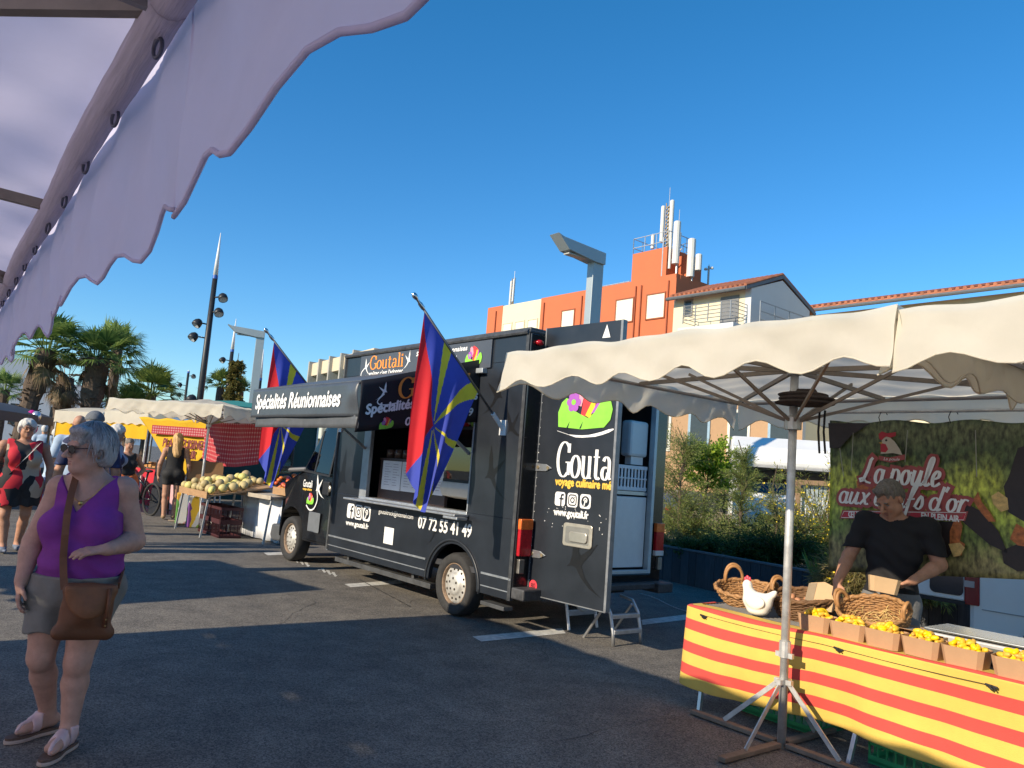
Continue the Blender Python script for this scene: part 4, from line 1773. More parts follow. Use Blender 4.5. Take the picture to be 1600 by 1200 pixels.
m = MB()
tray_geo(m)
tr0 = m.build('kraft_tray', KRAFT, loc=tl(.99, .11, TH+.004), rz=TRZ2)
fm = MB()
fm.ell((0, 0, 0), (.028, .0145, .0145), 12, 8)
fr0 = fm.build('small_fruit', YEL, smooth=True, loc=(0, 0, 0))
for v in fr0.data.vertices:
    v.co.z += .10*v.co.x**2*30*.1
FGL = 'small oblong yellow fruit heaped in the kraft trays on the egg stall'
tray_labels = ['kraft tray of yellow fruit nearest the parasol pole, left end of the row', 'second kraft tray of yellow fruit, right of the one nearest the pole',
               'kraft tray of yellow fruit in front of the tall tilted wicker basket', 'kraft tray of yellow fruit in front of the open card box',
               'kraft tray of yellow fruit in front of the metal scale', 'kraft tray of yellow fruit cut by the right edge of the view']
rnd = random.Random(11)
first = True
for i, lb in enumerate(tray_labels):
    x, y = .99+i*.232+(.03 if i == 5 else 0), .115-.006*i
    rot = rnd.uniform(-.12, .12)
    t = tr0 if i == 0 else tr0.copy()
    if i:
        COL.objects.link(t)
    t.location = tl(x, y, TH+.004)
    t.rotation_euler.z = TRZ2+rot
    tag(t, lb, 'food tray', 'kraft trays in a row on the stall edge')
    placed = 0
    for lay, (nn_, rx, ry, z) in enumerate(((14, .092, .058, .097), (11, .074, .045, .115), (6, .046, .028, .132))):
        for q in range(nn_):
            an = 2*math.pi*(q*.618+rnd.random()*.08)
            rr_ = math.sqrt((q+.6)/nn_)
            p = Vector((rx*rr_*math.cos(an), ry*rr_*math.sin(an), z+rnd.uniform(-.006, .007)))
            p.rotate(Euler((0, 0, TRZ2+rot)))
            f = fr0 if first else fr0.copy()
            if not first:
                COL.objects.link(f)
            first = False
            f.location = Vector(t.location)+p
            f.rotation_euler = (rnd.uniform(-.4, .4), rnd.uniform(-.5, .5), TRZ2+rnd.uniform(0, 6.28))
            s_ = rnd.uniform(.85, 1.15)
            f.scale = (s_, s_, s_)
            tag(f, FGL, 'fruit', 'yellow fruit heaped in kraft trays')

# wicker baskets
WICK = mat('wicker', (.34, .175, .065), .6, var=.45, scale=40, island=.0)
WICK2 = mat('wicker_dark', (.15, .075, .03), .7, var=.4, scale=30)


def basket(name, label, loc, rz, rx, ry, h, tilt=(0, 0), flare=1.35, handles=(0, math.pi), mt=None, hh=.13):
    mt = mt or WICK
    root = thing(name, label, 'basket', loc, rz, 'wicker baskets on the egg stall')
    root.rotation_euler = (tilt[0], tilt[1], rz)
    ns = 36

    def rad(t):
        return 1/flare+(1-1/flare)*(t**.7)
    m = MB()
    rings = int(h/.0125)+1
    for r in range(rings):
        t = r/(rings-1)
        k = rad(t)
        pts = []
        for i in range(ns*2+1):
            an = 2*math.pi*i/(ns*2)
            o = 1+.028*math.cos(an*ns/2+(r % 2)*math.pi)
            pts.append((rx*k*o*math.cos(an), ry*k*o*math.sin(an), .01+h*t+.004*math.sin(an*5+r)))
        m.tube(pts, .0072 if r < rings-1 else .014, 5, False)
    for i in range(ns//2):
        an = 2*math.pi*i/(ns/2)
        m.tube([(rx*rad(t)*math.cos(an), ry*rad(t)*math.sin(an), .01+h*t) for t in (0, .3, .6, 1.0)], .006, 5)
    m.build('weave', mt, root, smooth=True)
    m = MB()
    m.lathe([(0, .0), (1/flare, .0), (rad(.25)*.985, .25), (rad(.6)*.985, .6), (.985, .98)], 28)
    m.v = [(x*rx, y*ry, .008+z*h) for x, y, z in m.v]
    m.build('lining', WICK2, root, smooth=True)
    m = MB()
    m.tube([(rx*1.0*math.cos(a), ry*1.0*math.sin(a), .012+h+.008*math.sin(a*18)) for a in [2*math.pi*i/90 for i in range(91)]], .012, 6, False)
    m.tube([(rx*1.02*math.cos(a), ry*1.02*math.sin(a), .004+h-.008*math.sin(a*18)) for a in [2*math.pi*i/90 for i in range(91)]], .010, 6, False)
    m.build('rim', mt, root, smooth=True)
    for a in handles:
        m = MB()
        for off in (-.006, .008):
            pts = []
            for i in range(15):
                q = math.pi*i/14
                s_ = .32*math.cos(q)
                pts.append((rx*1.0*math.cos(a+s_)+off*math.cos(a), ry*1.0*math.sin(a+s_)+off*math.sin(a), h+.0+hh*math.sin(q)**.8+off))
            m.tube(pts, .0115, 7)
        m.build('handle', mat('handle_cane', (.38, .19, .07), .55, var=.3, scale=20), root, smooth=True)
    return root


TA = TRZ2
basket('wicker_basket', 'shallow wicker basket with a tall loop handle behind the white hen', tl(.13, .55, TH), TA+.35, .245, .19, .12, (R_(14), R_(2)), 1.5, (math.pi*.72, -math.pi*.16))
basket('wicker_basket', 'dark wicker basket holding brown eggs, between the pole and the seller', tl(.66, .50, TH), TA+.25, .24, .19, .16, (R_(9), R_(-3)), 1.4, (math.pi*.85,), WICK2, .10)
basket('wicker_basket', 'tall tilted wicker basket with straw inside, in front of the seller', tl(1.25, .41, TH+.025), TA-.05, .235, .165, .165, (R_(27), R_(0)), 1.4, (math.pi*.97, 0.05), None, .09)
m = MB()
rnd = random.Random(6)
for i in range(60):
    an, r = rnd.uniform(0, 6.28), math.sqrt(rnd.random())*.15
    p = Vector((r*math.cos(an)*1.2, r*math.sin(an)*.9, .06+rnd.uniform(0, .05)))
    q = p+Vector((rnd.uniform(-.09, .09), rnd.uniform(-.06, .06), rnd.uniform(-.01, .06)))
    mid = (p+q)/2+Vector((0, 0, rnd.uniform(0, .025)))
    m.tube([p, mid, q], .0022, 4)
o = m.build('straw', mat('straw', (.62, .44, .16), .7, var=.3), loc=tl(1.25, .41, TH+.025))
o.rotation_euler = (R_(27), 0, TA-.05)
tag(o, 'loose yellow straw lying inside the tall tilted basket', 'straw', kind='stuff')
EGG = mat('brown_egg', (.42, .20, .10), .5, var=.25, scale=6)
m = MB()
m.lathe([(.021*math.sin(math.pi*i/12)*(1+.12*math.cos(math.pi*i/12)), -.028*math.cos(math.pi*i/12)) for i in range(13)], 14)
eg = m.build('egg', EGG, smooth=True)
for i in range(11):
    e = eg if i == 0 else eg.copy()
    if i:
        COL.objects.link(e)
    e.location = tl(.60+.055*(i % 5)-.02*(i//5), .40+.05*(i//5)+.008*(i % 2), TH+.115+.018*(i % 2)+.01*(i//5))
    e.rotation_euler = (rnd.uniform(0, 3), rnd.uniform(0, 3), rnd.uniform(0, 3))
    tag(e, 'brown egg lying in the dark wicker basket', 'egg', 'eggs in the dark basket')
# price slate of bark in the egg basket
m = MB()
m.prism([(-.10, 0), (.11, .01), (.15, .16), (.02, .20), (-.08, .18)], -.006, .006, Matrix(((1, 0, 0, 0), (0, .35, -1, 0), (0, 1, .2, 0), (0, 0, 0, 1))))
o = m.build('card_tray', KRAFT2, loc=tl(.80, .42, TH+.085), rz=TA+.1)
tag(o, 'pale card egg tray standing up in the dark wicker basket', 'egg tray')
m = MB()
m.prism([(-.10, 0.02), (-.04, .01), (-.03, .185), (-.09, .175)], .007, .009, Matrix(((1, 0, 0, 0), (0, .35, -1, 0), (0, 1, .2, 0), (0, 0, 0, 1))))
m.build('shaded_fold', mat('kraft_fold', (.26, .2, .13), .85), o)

# white ceramic hen
F = Field((-.17, -.12, -.01), (.17, .12, .27), .005)
A = F.new()
F.ell(A, (0, 0, .085), (.105, .065, .075), .02)
F.ell(A, (.0, 0, .03), (.075, .055, .035), .03)
F.cone(A, (-.06, 0, .11), (-.085, 0, .185), .052, .033, .03)
F.ell(A, (-.088, 0, .205), (.032, .027, .032), .02)
F.cone(A, (.06, 0, .11), (.115, 0, .165), .042, .022, .03)
F.cone(A, (.115, 0, .16), (.128, 0, .178), .02, .012, .01)
F.ell(A, (.01, .062, .095), (.07, .014, .045), .015)
F.ell(A, (.01, -.062, .095), (.07, .014, .045), .015)
hen = F.obj(A, 'ceramic_hen', mat('white_glaze', (.80, .76, .68), .25, var=.04, scale=6, coat=.3), loc=tl(.47, .20, TH+.006), rz=TA+.15)
tag(hen, 'white ceramic hen with a red comb standing on the egg stall', 'hen figure')
m = MB()
for x, z, r in ((-.105, .238, .012), (-.09, .246, .015), (-.072, .242, .012)):
    m.ell((x, 0, z), (r, .008, r*1.4), 10, 8)
m.build('comb', mat('comb_red', (.62, .05, .08), .4), hen, smooth=True)
m = MB()
m.ell((-.112, 0, .178), (.01, .012, .02), 10, 8)
m.build('wattle', mat('comb_red', (.62, .05, .08), .4), hen, smooth=True)
m = MB()
m.lathe([(.010, 0), (.0, .022)], 8, (-.118, 0, .205), (-1, 0, -.15))
m.build('beak', mat('beak_yellow', (.65, .36, .05), .4), hen)

# scale and card box
sc_ = thing('weighing_scale', 'flat metal kitchen scale lying behind the kraft trays', 'scale', tl(1.63, .42, TH), TA+.02)
m = MB()
m.box(-.02, .50, -.15, .16, .015, .125)
m.build('body', mat('scale_grey', (.42, .42, .42), .45, .3, var=.1), sc_, bevel=.012)
m = MB()
m.box(-.03, .51, -.16, .17, .135, .150)
m.build('pan', mat('scale_pan', (.50, .52, .50), .25, .9, var=.12, scale=5), sc_, bevel=.006)
m = MB()
m.box(.30, .48, -.152, -.150, .04, .10)
m.build('display', mat('display_dark', (.10, .11, .10), .3), sc_)
cb = thing('card_box', 'open brown card box behind the yellow fruit trays', 'box', tl(1.44, .34, TH), TA)
m = MB()
for a in ((-.05, .30, -.13, -.12), (-.05, .30, .12, .13), (-.05, -.04, -.12, .12), (.29, .30, -.12, .12)):
    m.box(*a, 0, .11)
m.box(-.05, .30, -.12, .12, 0, .006)
m.build('box_side', KRAFT, cb)
m = MB()
m._a([(-.05, -.13, .11), (.30, -.13, .11), (.33, -.20, .13), (-.08, -.20, .13), (-.05, -.128, .112), (.30, -.128, .112), (.33, -.198, .132), (-.08, -.198, .132)], [(0, 1, 2, 3), (7, 6, 5, 4), (0, 3, 7, 4), (1, 5, 6, 2), (2, 6, 7, 3)])
m.build('flap', KRAFT, cb)
m = MB()
m.box(-.03, .28, -.11, .11, .05, .10)
tag(m.build('paper_stack', mat('grey_print', (.17, .19, .20), .7, var=.5, scale=40), loc=tl(1.44, .34, TH+.008), rz=TA), 'grey printed cards stacked in the open card box', 'cards')
# dark folded cover on the struts
F = Field((-.24, -.2, -.08), (.24, .2, .12), .008)
A = F.new()
for z, sx, sy, ox in ((0, .19, .15, 0), (.028, .18, .14, .012), (.054, .16, .13, -.012)):
    F.ell(A, (ox, 0, z), (sx, sy, .022), .010)
F.cone(A, (-.08, .02, .085), (.06, -.01, .085), .016, .012, .02)
o = F.obj(A, 'folded_cover', mat('dark_brown_cloth', (.045, .032, .026), .9, var=.2, bump=.4, bscale=25), loc=(PX+.055, PY-.045, 2.185), rz=DRZ+.5)
tag(o, 'dark brown folded cover lying on the struts of the parasol', 'cover')
m = MB()
for q in (0, .03):
    m.tube([(PX+.13+q, PY-.11-q*.4, 2.14), (PX+.125+q, PY-.11-q*.4, 2.0), (PX+.135+q*1.1, PY-.115-q*.4, 1.86)], .007, 6)
tag(m.build('strap', mat('strap_black', (.015, .013, .012), .8)), 'pair of dark straps hanging below the folded cover', 'strap')

# ---- printed banner behind the seller
bo = Vector((2.585, 6.175, 0))
bd = Vector((.616, -.788, 0)).normalized()
BRZ = math.atan2(bd.y, bd.x)
BW, BZ0, BZ1 = 2.1, 1.01, 2.19
ban = thing('printed_banner', 'large printed banner with hens and the words La poule aux oeufs d or', 'banner', bo, BRZ)


def bm_mat():
    m = bpy.data.materials.new('banner_photo_print')
    m.use_nodes = True
    N, L = m.node_tree.nodes, m.node_tree.links
    b = N['Principled BSDF']
    b.inputs['Roughness'].default_value = .5
    tc = N.new('ShaderNodeTexCoord')
    sp = N.new('ShaderNodeSeparateXYZ')
    L.new(tc.outputs['Object'], sp.inputs[0])
    n1 = N.new('ShaderNodeTexNoise')
    n1.inputs['Scale'].default_value = 3.2
    n1.inputs['Detail'].default_value = 10
    n1.inputs['Roughness'].default_value = .72
    L.new(tc.outputs['Object'], n1.inputs['Vector'])
    n2 = N.new('ShaderNodeTexNoise')
    n2.inputs['Scale'].default_value = 38
    n2.inputs['Detail'].default_value = 6
    mp = N.new('ShaderNodeMapping')
    mp.inputs['Scale'].default_value = (1, 1, .45)
    L.new(tc.outputs['Object'], mp.inputs[0])
    L.new(mp.outputs[0], n2.inputs['Vector'])
    ad = N.new('ShaderNodeMath')
    ad.operation = 'MULTIPLY_ADD'
    ad.inputs[1].default_value = .55
    L.new(n1.outputs['Fac'], ad.inputs[0])
    L.new(sp.outputs['Z'], ad.inputs[2])
    rp = N.new('ShaderNodeValToRGB')
    e = rp.color_ramp.elements
    e[0].position, e[0].color = .0, (.08, .07, .03, 1)
    e[1].position, e[1].color = 1.0, (.035, .05, .022, 1)
    for p, c in ((.18, (.20, .17, .07)), (.30, (.12, .17, .035)), (.42, (.30, .36, .05)), (.60, (.40, .43, .06)), (.68, (.16, .20, .05)), (.76, (.05, .08, .028)), (.9, (.12, .14, .065))):
        q = e.new(p)
        q.color = (*c, 1)
    mr = N.new('ShaderNodeMapRange')
    mr.inputs['From Min'].default_value = BZ0+.25
    mr.inputs['From Max'].default_value = BZ1+.33
    L.new(ad.outputs[0], mr.inputs[0])
    L.new(mr.outputs[0], rp.inputs[0])
    r2 = N.new('ShaderNodeValToRGB')
    r2.color_ramp.elements[0].position, r2.color_ramp.elements[1].position = .35, .68
    r2.color_ramp.elements[0].color, r2.color_ramp.elements[1].color = (.35, .35, .35, 1), (1.9, 1.9, 1.8, 1)
    L.new(n2.outputs['Fac'], r2.inputs[0])
    mx = N.new('ShaderNodeMixRGB')
    mx.blend_type = 'MULTIPLY'
    mx.inputs[0].default_value = 1
    L.new(rp.outputs[0], mx.inputs[1])
    L.new(r2.outputs[0], mx.inputs[2])
    L.new(mx.outputs[0], b.inputs['Base Color'])
    return m


m = MB()
m.sheet(lambda u, v: (BW*u+.03*v*(1-u)*1.0, .012*math.sin(u*9)*math.sin(v*3)+.01*math.sin(u*23+v*4), BZ1+(BZ0+.105*BW*u-BZ1)*v+.012*math.cos(u*2*math.pi*4)*(1-v)), 60, 24)
m.build('banner_sheet', bm_mat(), ban, smooth=True, solid=.003)
MBN = Matrix(((1, 0, 0, 0), (0, 0, -1, -.028), (0, 1, 0, 0), (0, 0, 0, 1)))      # u along, v up, w towards the aisle
HM = (0.0)


def bpx(px, py):
    """banner point under a photo point (banner is a real plane in the stall)"""
    d = _fw + _rt*((px-800)/FOC) - _up*((py-600)/FOC)
    nrm = Vector((-bd.y, bd.x, 0))
    t = (bo-nrm*.03-Vector((0, 0, EYE))).dot(nrm)/d.dot(nrm)
    p = Vector((0, 0, EYE))+d*t-bo
    return (p.dot(bd), p.z+bo.z)


def bp(pts):
    return [bpx(*q) for q in pts]


HENB, HENO, HENP, COATM = (mat('print_hen_brown', (.40, .12, .03), .5, var=.6, scale=30), mat('print_hen_dark', (.018, .010, .009), .5, var=.5, scale=20),
                           mat('print_buff', (.60, .40, .14), .5, var=.4, scale=30), mat('print_coat', (.022, .016, .018), .5, var=.5, scale=10))
m = MB()
m.m = 3
m.flat(bp([(1294, 661), (1360, 661), (1330, 680), (1312, 700), (1296, 700)]), .0, MBN)
m.flat(bp([(1576, 745), (1590, 700), (1625, 690), (1640, 800), (1600, 815), (1575, 800), (1568, 760)]), .0, MBN)
m.m = 1
m.flat(bp([(1460, 780), (1490, 775), (1535, 800), (1560, 830), (1575, 865), (1545, 850), (1500, 812), (1470, 806)]), .001, MBN)
m.flat(bp([(1445, 815), (1490, 815), (1500, 850), (1480, 872), (1455, 860)]), .001, MBN)
m.flat(bp([(1565, 860), (1590, 850), (1620, 850), (1620, 890), (1590, 893), (1568, 880)]), .001, MBN)
m.m = 0
m.flat(bp([(1484, 830), (1490, 815), (1500, 812), (1504, 822), (1500, 845), (1508, 850), (1502, 868), (1492, 870), (1484, 850)]), .002, MBN)
m.flat(bp([(1520, 782), (1528, 768), (1534, 784), (1548, 802), (1556, 815), (1545, 815), (1532, 800)]), .002, MBN)
m.flat(bp([(1578, 842), (1588, 818), (1600, 825), (1630, 830), (1630, 858), (1590, 852)]), .002, MBN)
m.flat(bp([(1338, 752), (1352, 748), (1372, 758), (1374, 766), (1340, 768)]), .002, MBN)
m.m = 2
m.flat(bp([(1440, 790), (1455, 785), (1464, 798), (1450, 802)]), .002, MBN)
m.flat(bp([(1482, 850), (1500, 848), (1508, 856), (1500, 868), (1490, 870)]), .003, MBN)
m.flat(bp([(1549, 775), (1560, 768), (1574, 778), (1576, 796), (1564, 800), (1552, 788)]), .002, MBN)
m.build('hen_print', [HENB, HENO, HENP, COATM], ban)
m = MB()
for px in ((1333, 676, 1330, 735), (1418, 672, 1414, 722), (1524, 672, 1526, 745), (1312, 700, 1318, 745)):
    m.ribbon(bp([(px[0], px[1]), (px[2], px[3])]), .006, .001, MBN)
m.build('post_print', mat('print_pale_post', (.30, .30, .24), .5), ban)
BRED, BWHT = mat('print_maroon', (.34, .065, .060), .5, var=.08), mat('print_white', (.78, .77, .74), .5, var=.05)
m = MB()
p = bp([(1316, 797), (1513, 799), (1508, 814), (1312, 810)])
m.flat(p[::-1], .003, MBN)
for lab, a, b in (('La poule', (1341, 752), (1472, 716)), ("aux oeufs d'or", (1309, 786), (1512, 755))):
    pass
u0, v0 = bpx(1342, 753)
u1, _ = bpx(1470, 745)
u2, v2 = bpx(1310, 785)
u3, _ = bpx(1512, 785)
penned(m, 'La poule', BRUSH, u0, u1, v0, .20, .004, MBN, .13, .07, .22, .050)
penned(m, "aux oeufs d'or", BRUSH, u2, u3, v2, .17, .004, MBN, .13, .07, .22, .046)
m.build('title_backing', BRED, ban)
m = MB()
p = bp([(1319, 799), (1510, 801), (1506, 812.5), (1315, 808.5)])
penned(m, 'La poule', BRUSH, u0, u1, v0, .20, .009, MBN, .13, .06, .22)
penned(m, "aux oeufs d'or", BRUSH, u2, u3, v2, .17, .009, MBN, .13, .06, .22)
m.build('title_lettering', BWHT, ban)
m = MB()
m.ribbon([p[0], p[1], p[2], p[3], p[0]], .005, .0045, MBN)
m.flat(p[::-1], .004, MBN)
m.build('strap_line', mat('print_crimson', (.45, .025, .045), .5), ban)
m = MB()
ua, va = bpx(1326, 807)
ub, _ = bpx(1348, 807)
text(m, 'ŒUFS', ua, ub, va-.005, va+.042, .006, MBN, 0, .002)
ua, va = bpx(1440, 810)
ub, _ = bpx(1499, 811)
text(m, 'EN PLEIN AIR', ua, ub, va, va+.042, .006, MBN, 0, .002)
m.ribbon(p+[p[0]], .004, .0065, MBN)
m.build('strap_lettering', BWHT, ban)
# hen's head badge
m = MB()
m.m = 0
m.flat(bp([(1378, 686), (1388, 681), (1398, 690), (1406, 702), (1410, 711), (1396, 708), (1376, 709), (1378, 700)])[::-1], .003, MBN)
m.m = 1
m.flat(bp([(1374, 686), (1373, 678), (1378, 674), (1386, 677), (1400, 675), (1400, 681), (1392, 684), (1384, 682), (1378, 688)])[::-1], .004, MBN)
m.flat(bp([(1376, 692), (1384, 694), (1388, 702), (1384, 707), (1376, 706)])[::-1], .004, MBN)
m.m = 2
m.flat(bp([(1373, 712), (1390, 715), (1414, 710), (1414, 718), (1392, 723), (1374, 719)])[::-1], .004, MBN)
m.m = 3
m.flat(circ(*bpx(1385, 688), .009, 10), .005, MBN)
m.m = 4
m.flat(bp([(1373, 692), (1379, 690), (1378, 694)])[::-1], .005, MBN)
bdg = m.build('hen_badge', [mat('print_cream', (.50, .44, .34), .5), mat('print_comb', (.42, .02, .035), .5), BRED, DARK, mat('print_beak', (.45, .28, .05), .5)], ban)
m = MB()
a_, b_ = bpx(1381, 720), bpx(1406, 720)
text(m, 'La poule', a_[0], b_[0], a_[1]-.002, a_[1]+.026, .006, MBN, .25, .0)
m.build('badge_lettering', BWHT, bdg)
m = MB()
for u in (.42, .92, 1.5):
    m.tube([(u, -.02, BZ1-.015), (u-.01, -.03, BZ1+.03), (u+.0, -.02, BZ1+.07), (u+.03, -.01, BZ1+.08), (u+.045, -.01, BZ1+.05)], .0035, 5)
m.build('hook', DARK, ban)
m = MB()
m.tube([(-.02, -.01, BZ1+.075), (BW+.02, -.01, BZ1+.075)], .012, 8)
m.build('hanging_rail', GALV, ban)
# ================================================================ people
def skin(name, c):
    return mat(name, c, .55, var=.17, scale=16, bump=.16, bscale=90, spec=.3)


SK1 = skin('skin_light', (.50, .295, .225))
SK2 = skin('skin_tan', (.42, .215, .135))
SK3 = skin('skin_warm', (.44, .235, .15))
GHAIR = mat('grey_hair', (.34, .34, .345), .55, var=.42, scale=60, stretch=(2.6, 2.6, .35), bump=.55, bscale=110)
WHAIR = mat('white_hair', (.60, .57, .52), .6, var=.25, scale=30, stretch=(3, 3, 1), bump=.8, bscale=60)
BHAIR = mat('blonde_hair', (.50, .31, .13), .55, var=.5, scale=22, stretch=(3, 3, .4), bump=.8, bscale=50)
SALT = mat('brown_grey_hair', (.17, .145, .12), .6, var=.5, scale=40, stretch=(2, 2, 1), bump=.9, bscale=70)


def v3(*a):
    return Vector(a)


def hand(f, F, wr, d, n, side, curl=.35, s=1.0, spread=.0, k=.006):
    wr, d, n = Vector(wr), Vector(d).normalized(), Vector(n)
    n = (n-d*n.dot(d)).normalized()
    t = d.cross(n)*side                                   # towards the thumb
    f.cone(F, wr-d*.02, wr+d*.03*s, .024*s, .020*s, .02)
    for i in range(4):
        K = wr+d*((.086-.006*abs(i-1))*s)+t*((.029-.0190*i)*s)
        f.cone(F, wr+d*.012*s+t*((.012-.008*i)*s), K, .0150*s, .0112*s, .010)
        L = (.070, .080, .073, .056)[i]*s
        a = 0
        p = K
        for j, q in enumerate((.45, .31, .24)):
            a += curl*(1.0+.15*i)*(1 if j else .8)
            e = (d*math.cos(a)+n*math.sin(a)+t*spread*(1.5-i)*.12).normalized()
            e2 = p+e*L*q
            f.cone(F, p, e2, (.0092-.0009*j)*s, (.0085-.0009*j)*s, k)
            p = e2
    b = wr+d*.022*s+t*.020*s
    c = b+(d*.62+t*.62+n*.35).normalized()*.046*s
    e = c+(d*.86+t*.15+n*.45).normalized()*.034*s
    f.cone(F, b, c, .0150*s, .0112*s, .012)
    f.cone(F, c, e, .0108*s, .0085*s, .005)


def head_shape(f, F, c, M, s=1.0, heavy=0.0):
    c = Vector(c)

    def P(x, y, z):
        return c+M @ Vector((x*s, y*s, z*s))

    def E(p, r, k, sub=False):
        f.ell(F, P(*p), tuple(q*s for q in r), k, M, sub)
    E((0, .016, .035), (.074, .092, .086), .02)
    E((0, -.022, -.042), (.058+heavy*.008, .064, .074), .03)
    E((0, -.064, -.098), (.024, .022, .020), .03)
    for q in (-1, 1):
        E((q*.040, -.012, -.066), (.024+heavy*.010, .042, .034), .03)
        E((q*.037, -.066, -.026), (.020, .018, .022), .02)
        E((q*.031, -.092, .006), (.015, .010, .011), .010, True)
        E((q*.078, .012, -.006), (.009, .020, .032), .008)
        E((q*.012, -.099, -.034), (.0095, .011, .008), .006)
    f.cone(F, P(-.036, -.076, .024), P(.036, -.076, .024), .011*s, .011*s, .012)
    f.cone(F, P(0, -.082, .012), P(0, -.117, -.028), .0090*s, .0135*s, .008)
    f.cone(F, P(-.019, -.082, -.060), P(.019, -.082, -.060), .0065*s, .0065*s, .006)
    f.cone(F, P(-.016, -.081, -.072), P(.016, -.081, -.072), .0075*s, .0075*s, .006)
    f.cone(F, P(-.030, -.074, -.062), P(-.020, -.094, -.066), .003*s, .003*s, .005, True)


def face_bits(par, c, M, s=1.0, lip=(.34, .13, .11), eyes=True):
    T = Matrix.Translation(Vector(c)) @ M @ Matrix.Scale(s, 4)
    m = MB()
    m.T = T
    m.ell((0, -.0855, -.0605), (.019, .0045, .0042), 12, 6)
    m.ell((0, -.0860, -.0715), (.016, .0045, .0048), 12, 6)
    m.build('lips', mat('lips_%d' % int(lip[0]*100), lip, .45), par, smooth=True)
    if eyes:
        m = MB()
        m.T = T
        for q in (-1, 1):
            m.m = 0
            m.ell((q*.031, -.0765, .004), (.0110, .008, .0062), 12, 8)
            m.m = 1
            m.ell((q*.031, -.0835, .004), (.0060, .004, .0058), 10, 6)
            m.m = 2
            m.ell((q*.032, -.088, .024), (.015, .004, .0032), 10, 6)
        m.build('eyes', [mat('eye_white', (.40, .36, .33), .3), mat('iris', (.03, .025, .02), .2), mat('brow_hair', (.12, .09, .07), .8)], par, smooth=True)


SPD = .096


def spectacles(par, c, M, s, lens, frame, big=1.0, name='sunglasses'):
    T = Matrix.Translation(Vector(c)) @ M @ Matrix.Scale(s, 4)
    m = MB()
    m.T = T
    for q in (-1, 1):
        m.m = 0
        m.prism([(q*.033+.026*big*math.cos(a), .004+.0185*big*math.sin(a)-.003*q*math.cos(a)) for a in [2*math.pi*i/20+.01 for i in range(20)]],
                SPD, SPD+.004, Matrix(((1, 0, 0, 0), (0, 0, -1, 0), (0, 1, 0, 0), (0, 0, 0, 1))))
        m.m = 1
        pts = [(q*.033+.0275*big*math.cos(a), -SPD-.003, .004+.020*big*math.sin(a)) for a in [2*math.pi*i/20 for i in range(21)]]
        m.tube(pts, .0019, 6, False)
        m.tube([(q*.060, -SPD, .010), (q*.076, -.06, .012), (q*.083, .01, .010), (q*.082, .03, -.004)], .0024, 6)
    m.m = 1
    m.tube([(-.008, -SPD-.006, .010), (.008, -SPD-.006, .010)], .002, 6)
    m.build(name, [lens, frame], par, smooth=False)


def strands(par, c, M, r, mt, n, seed, front, amax, flare, ln=1.0):
    """loose hairs running down from the crown"""
    rnd = random.Random(seed)
    m = MB()
    for i in range(n):
        b = rnd.uniform(-180, 180)
        a0 = rnd.uniform(0, 75)
        a1 = min(amax*rnd.uniform(.85, 1.1), a0+ln*rnd.uniform(40, 75))
        if abs(b) < front:
            a1 = min(a1, rnd.uniform(48, 62))
        dr = rnd.uniform(-16, 16)
        k = rnd.uniform(.97, 1.05)
        pts = []
        for j in range(7):
            t = j/6
            a, bb = R_(a0+(a1-a0)*t), R_(b+dr*t)
            q = k*(1+flare*rnd.uniform(.3, 1)*t*t*(a1/amax))
            pts.append(Vector(c)+M @ Vector((r[0]*q*math.sin(a)*math.sin(bb), -r[1]*q*math.sin(a)*math.cos(bb), r[2]*q*math.cos(a))))
        m.tube(pts, [.0012, .0016, .0016, .0016, .0014, .0011, .0005], 3, False)
    return m.build('hair_strands', mt, par, smooth=True)


GSTR = mat('silver_strand', (.40, .40, .41), .5, var=.3, island=.5)
MSTR = mat('brown_strand', (.15, .125, .10), .55, var=.3, island=.6)


def rz_(a, b=0, c=0):
    return (Matrix.Rotation(R_(a), 4, 'Z') @ Matrix.Rotation(R_(b), 4, 'X') @ Matrix.Rotation(R_(c), 4, 'Y'))


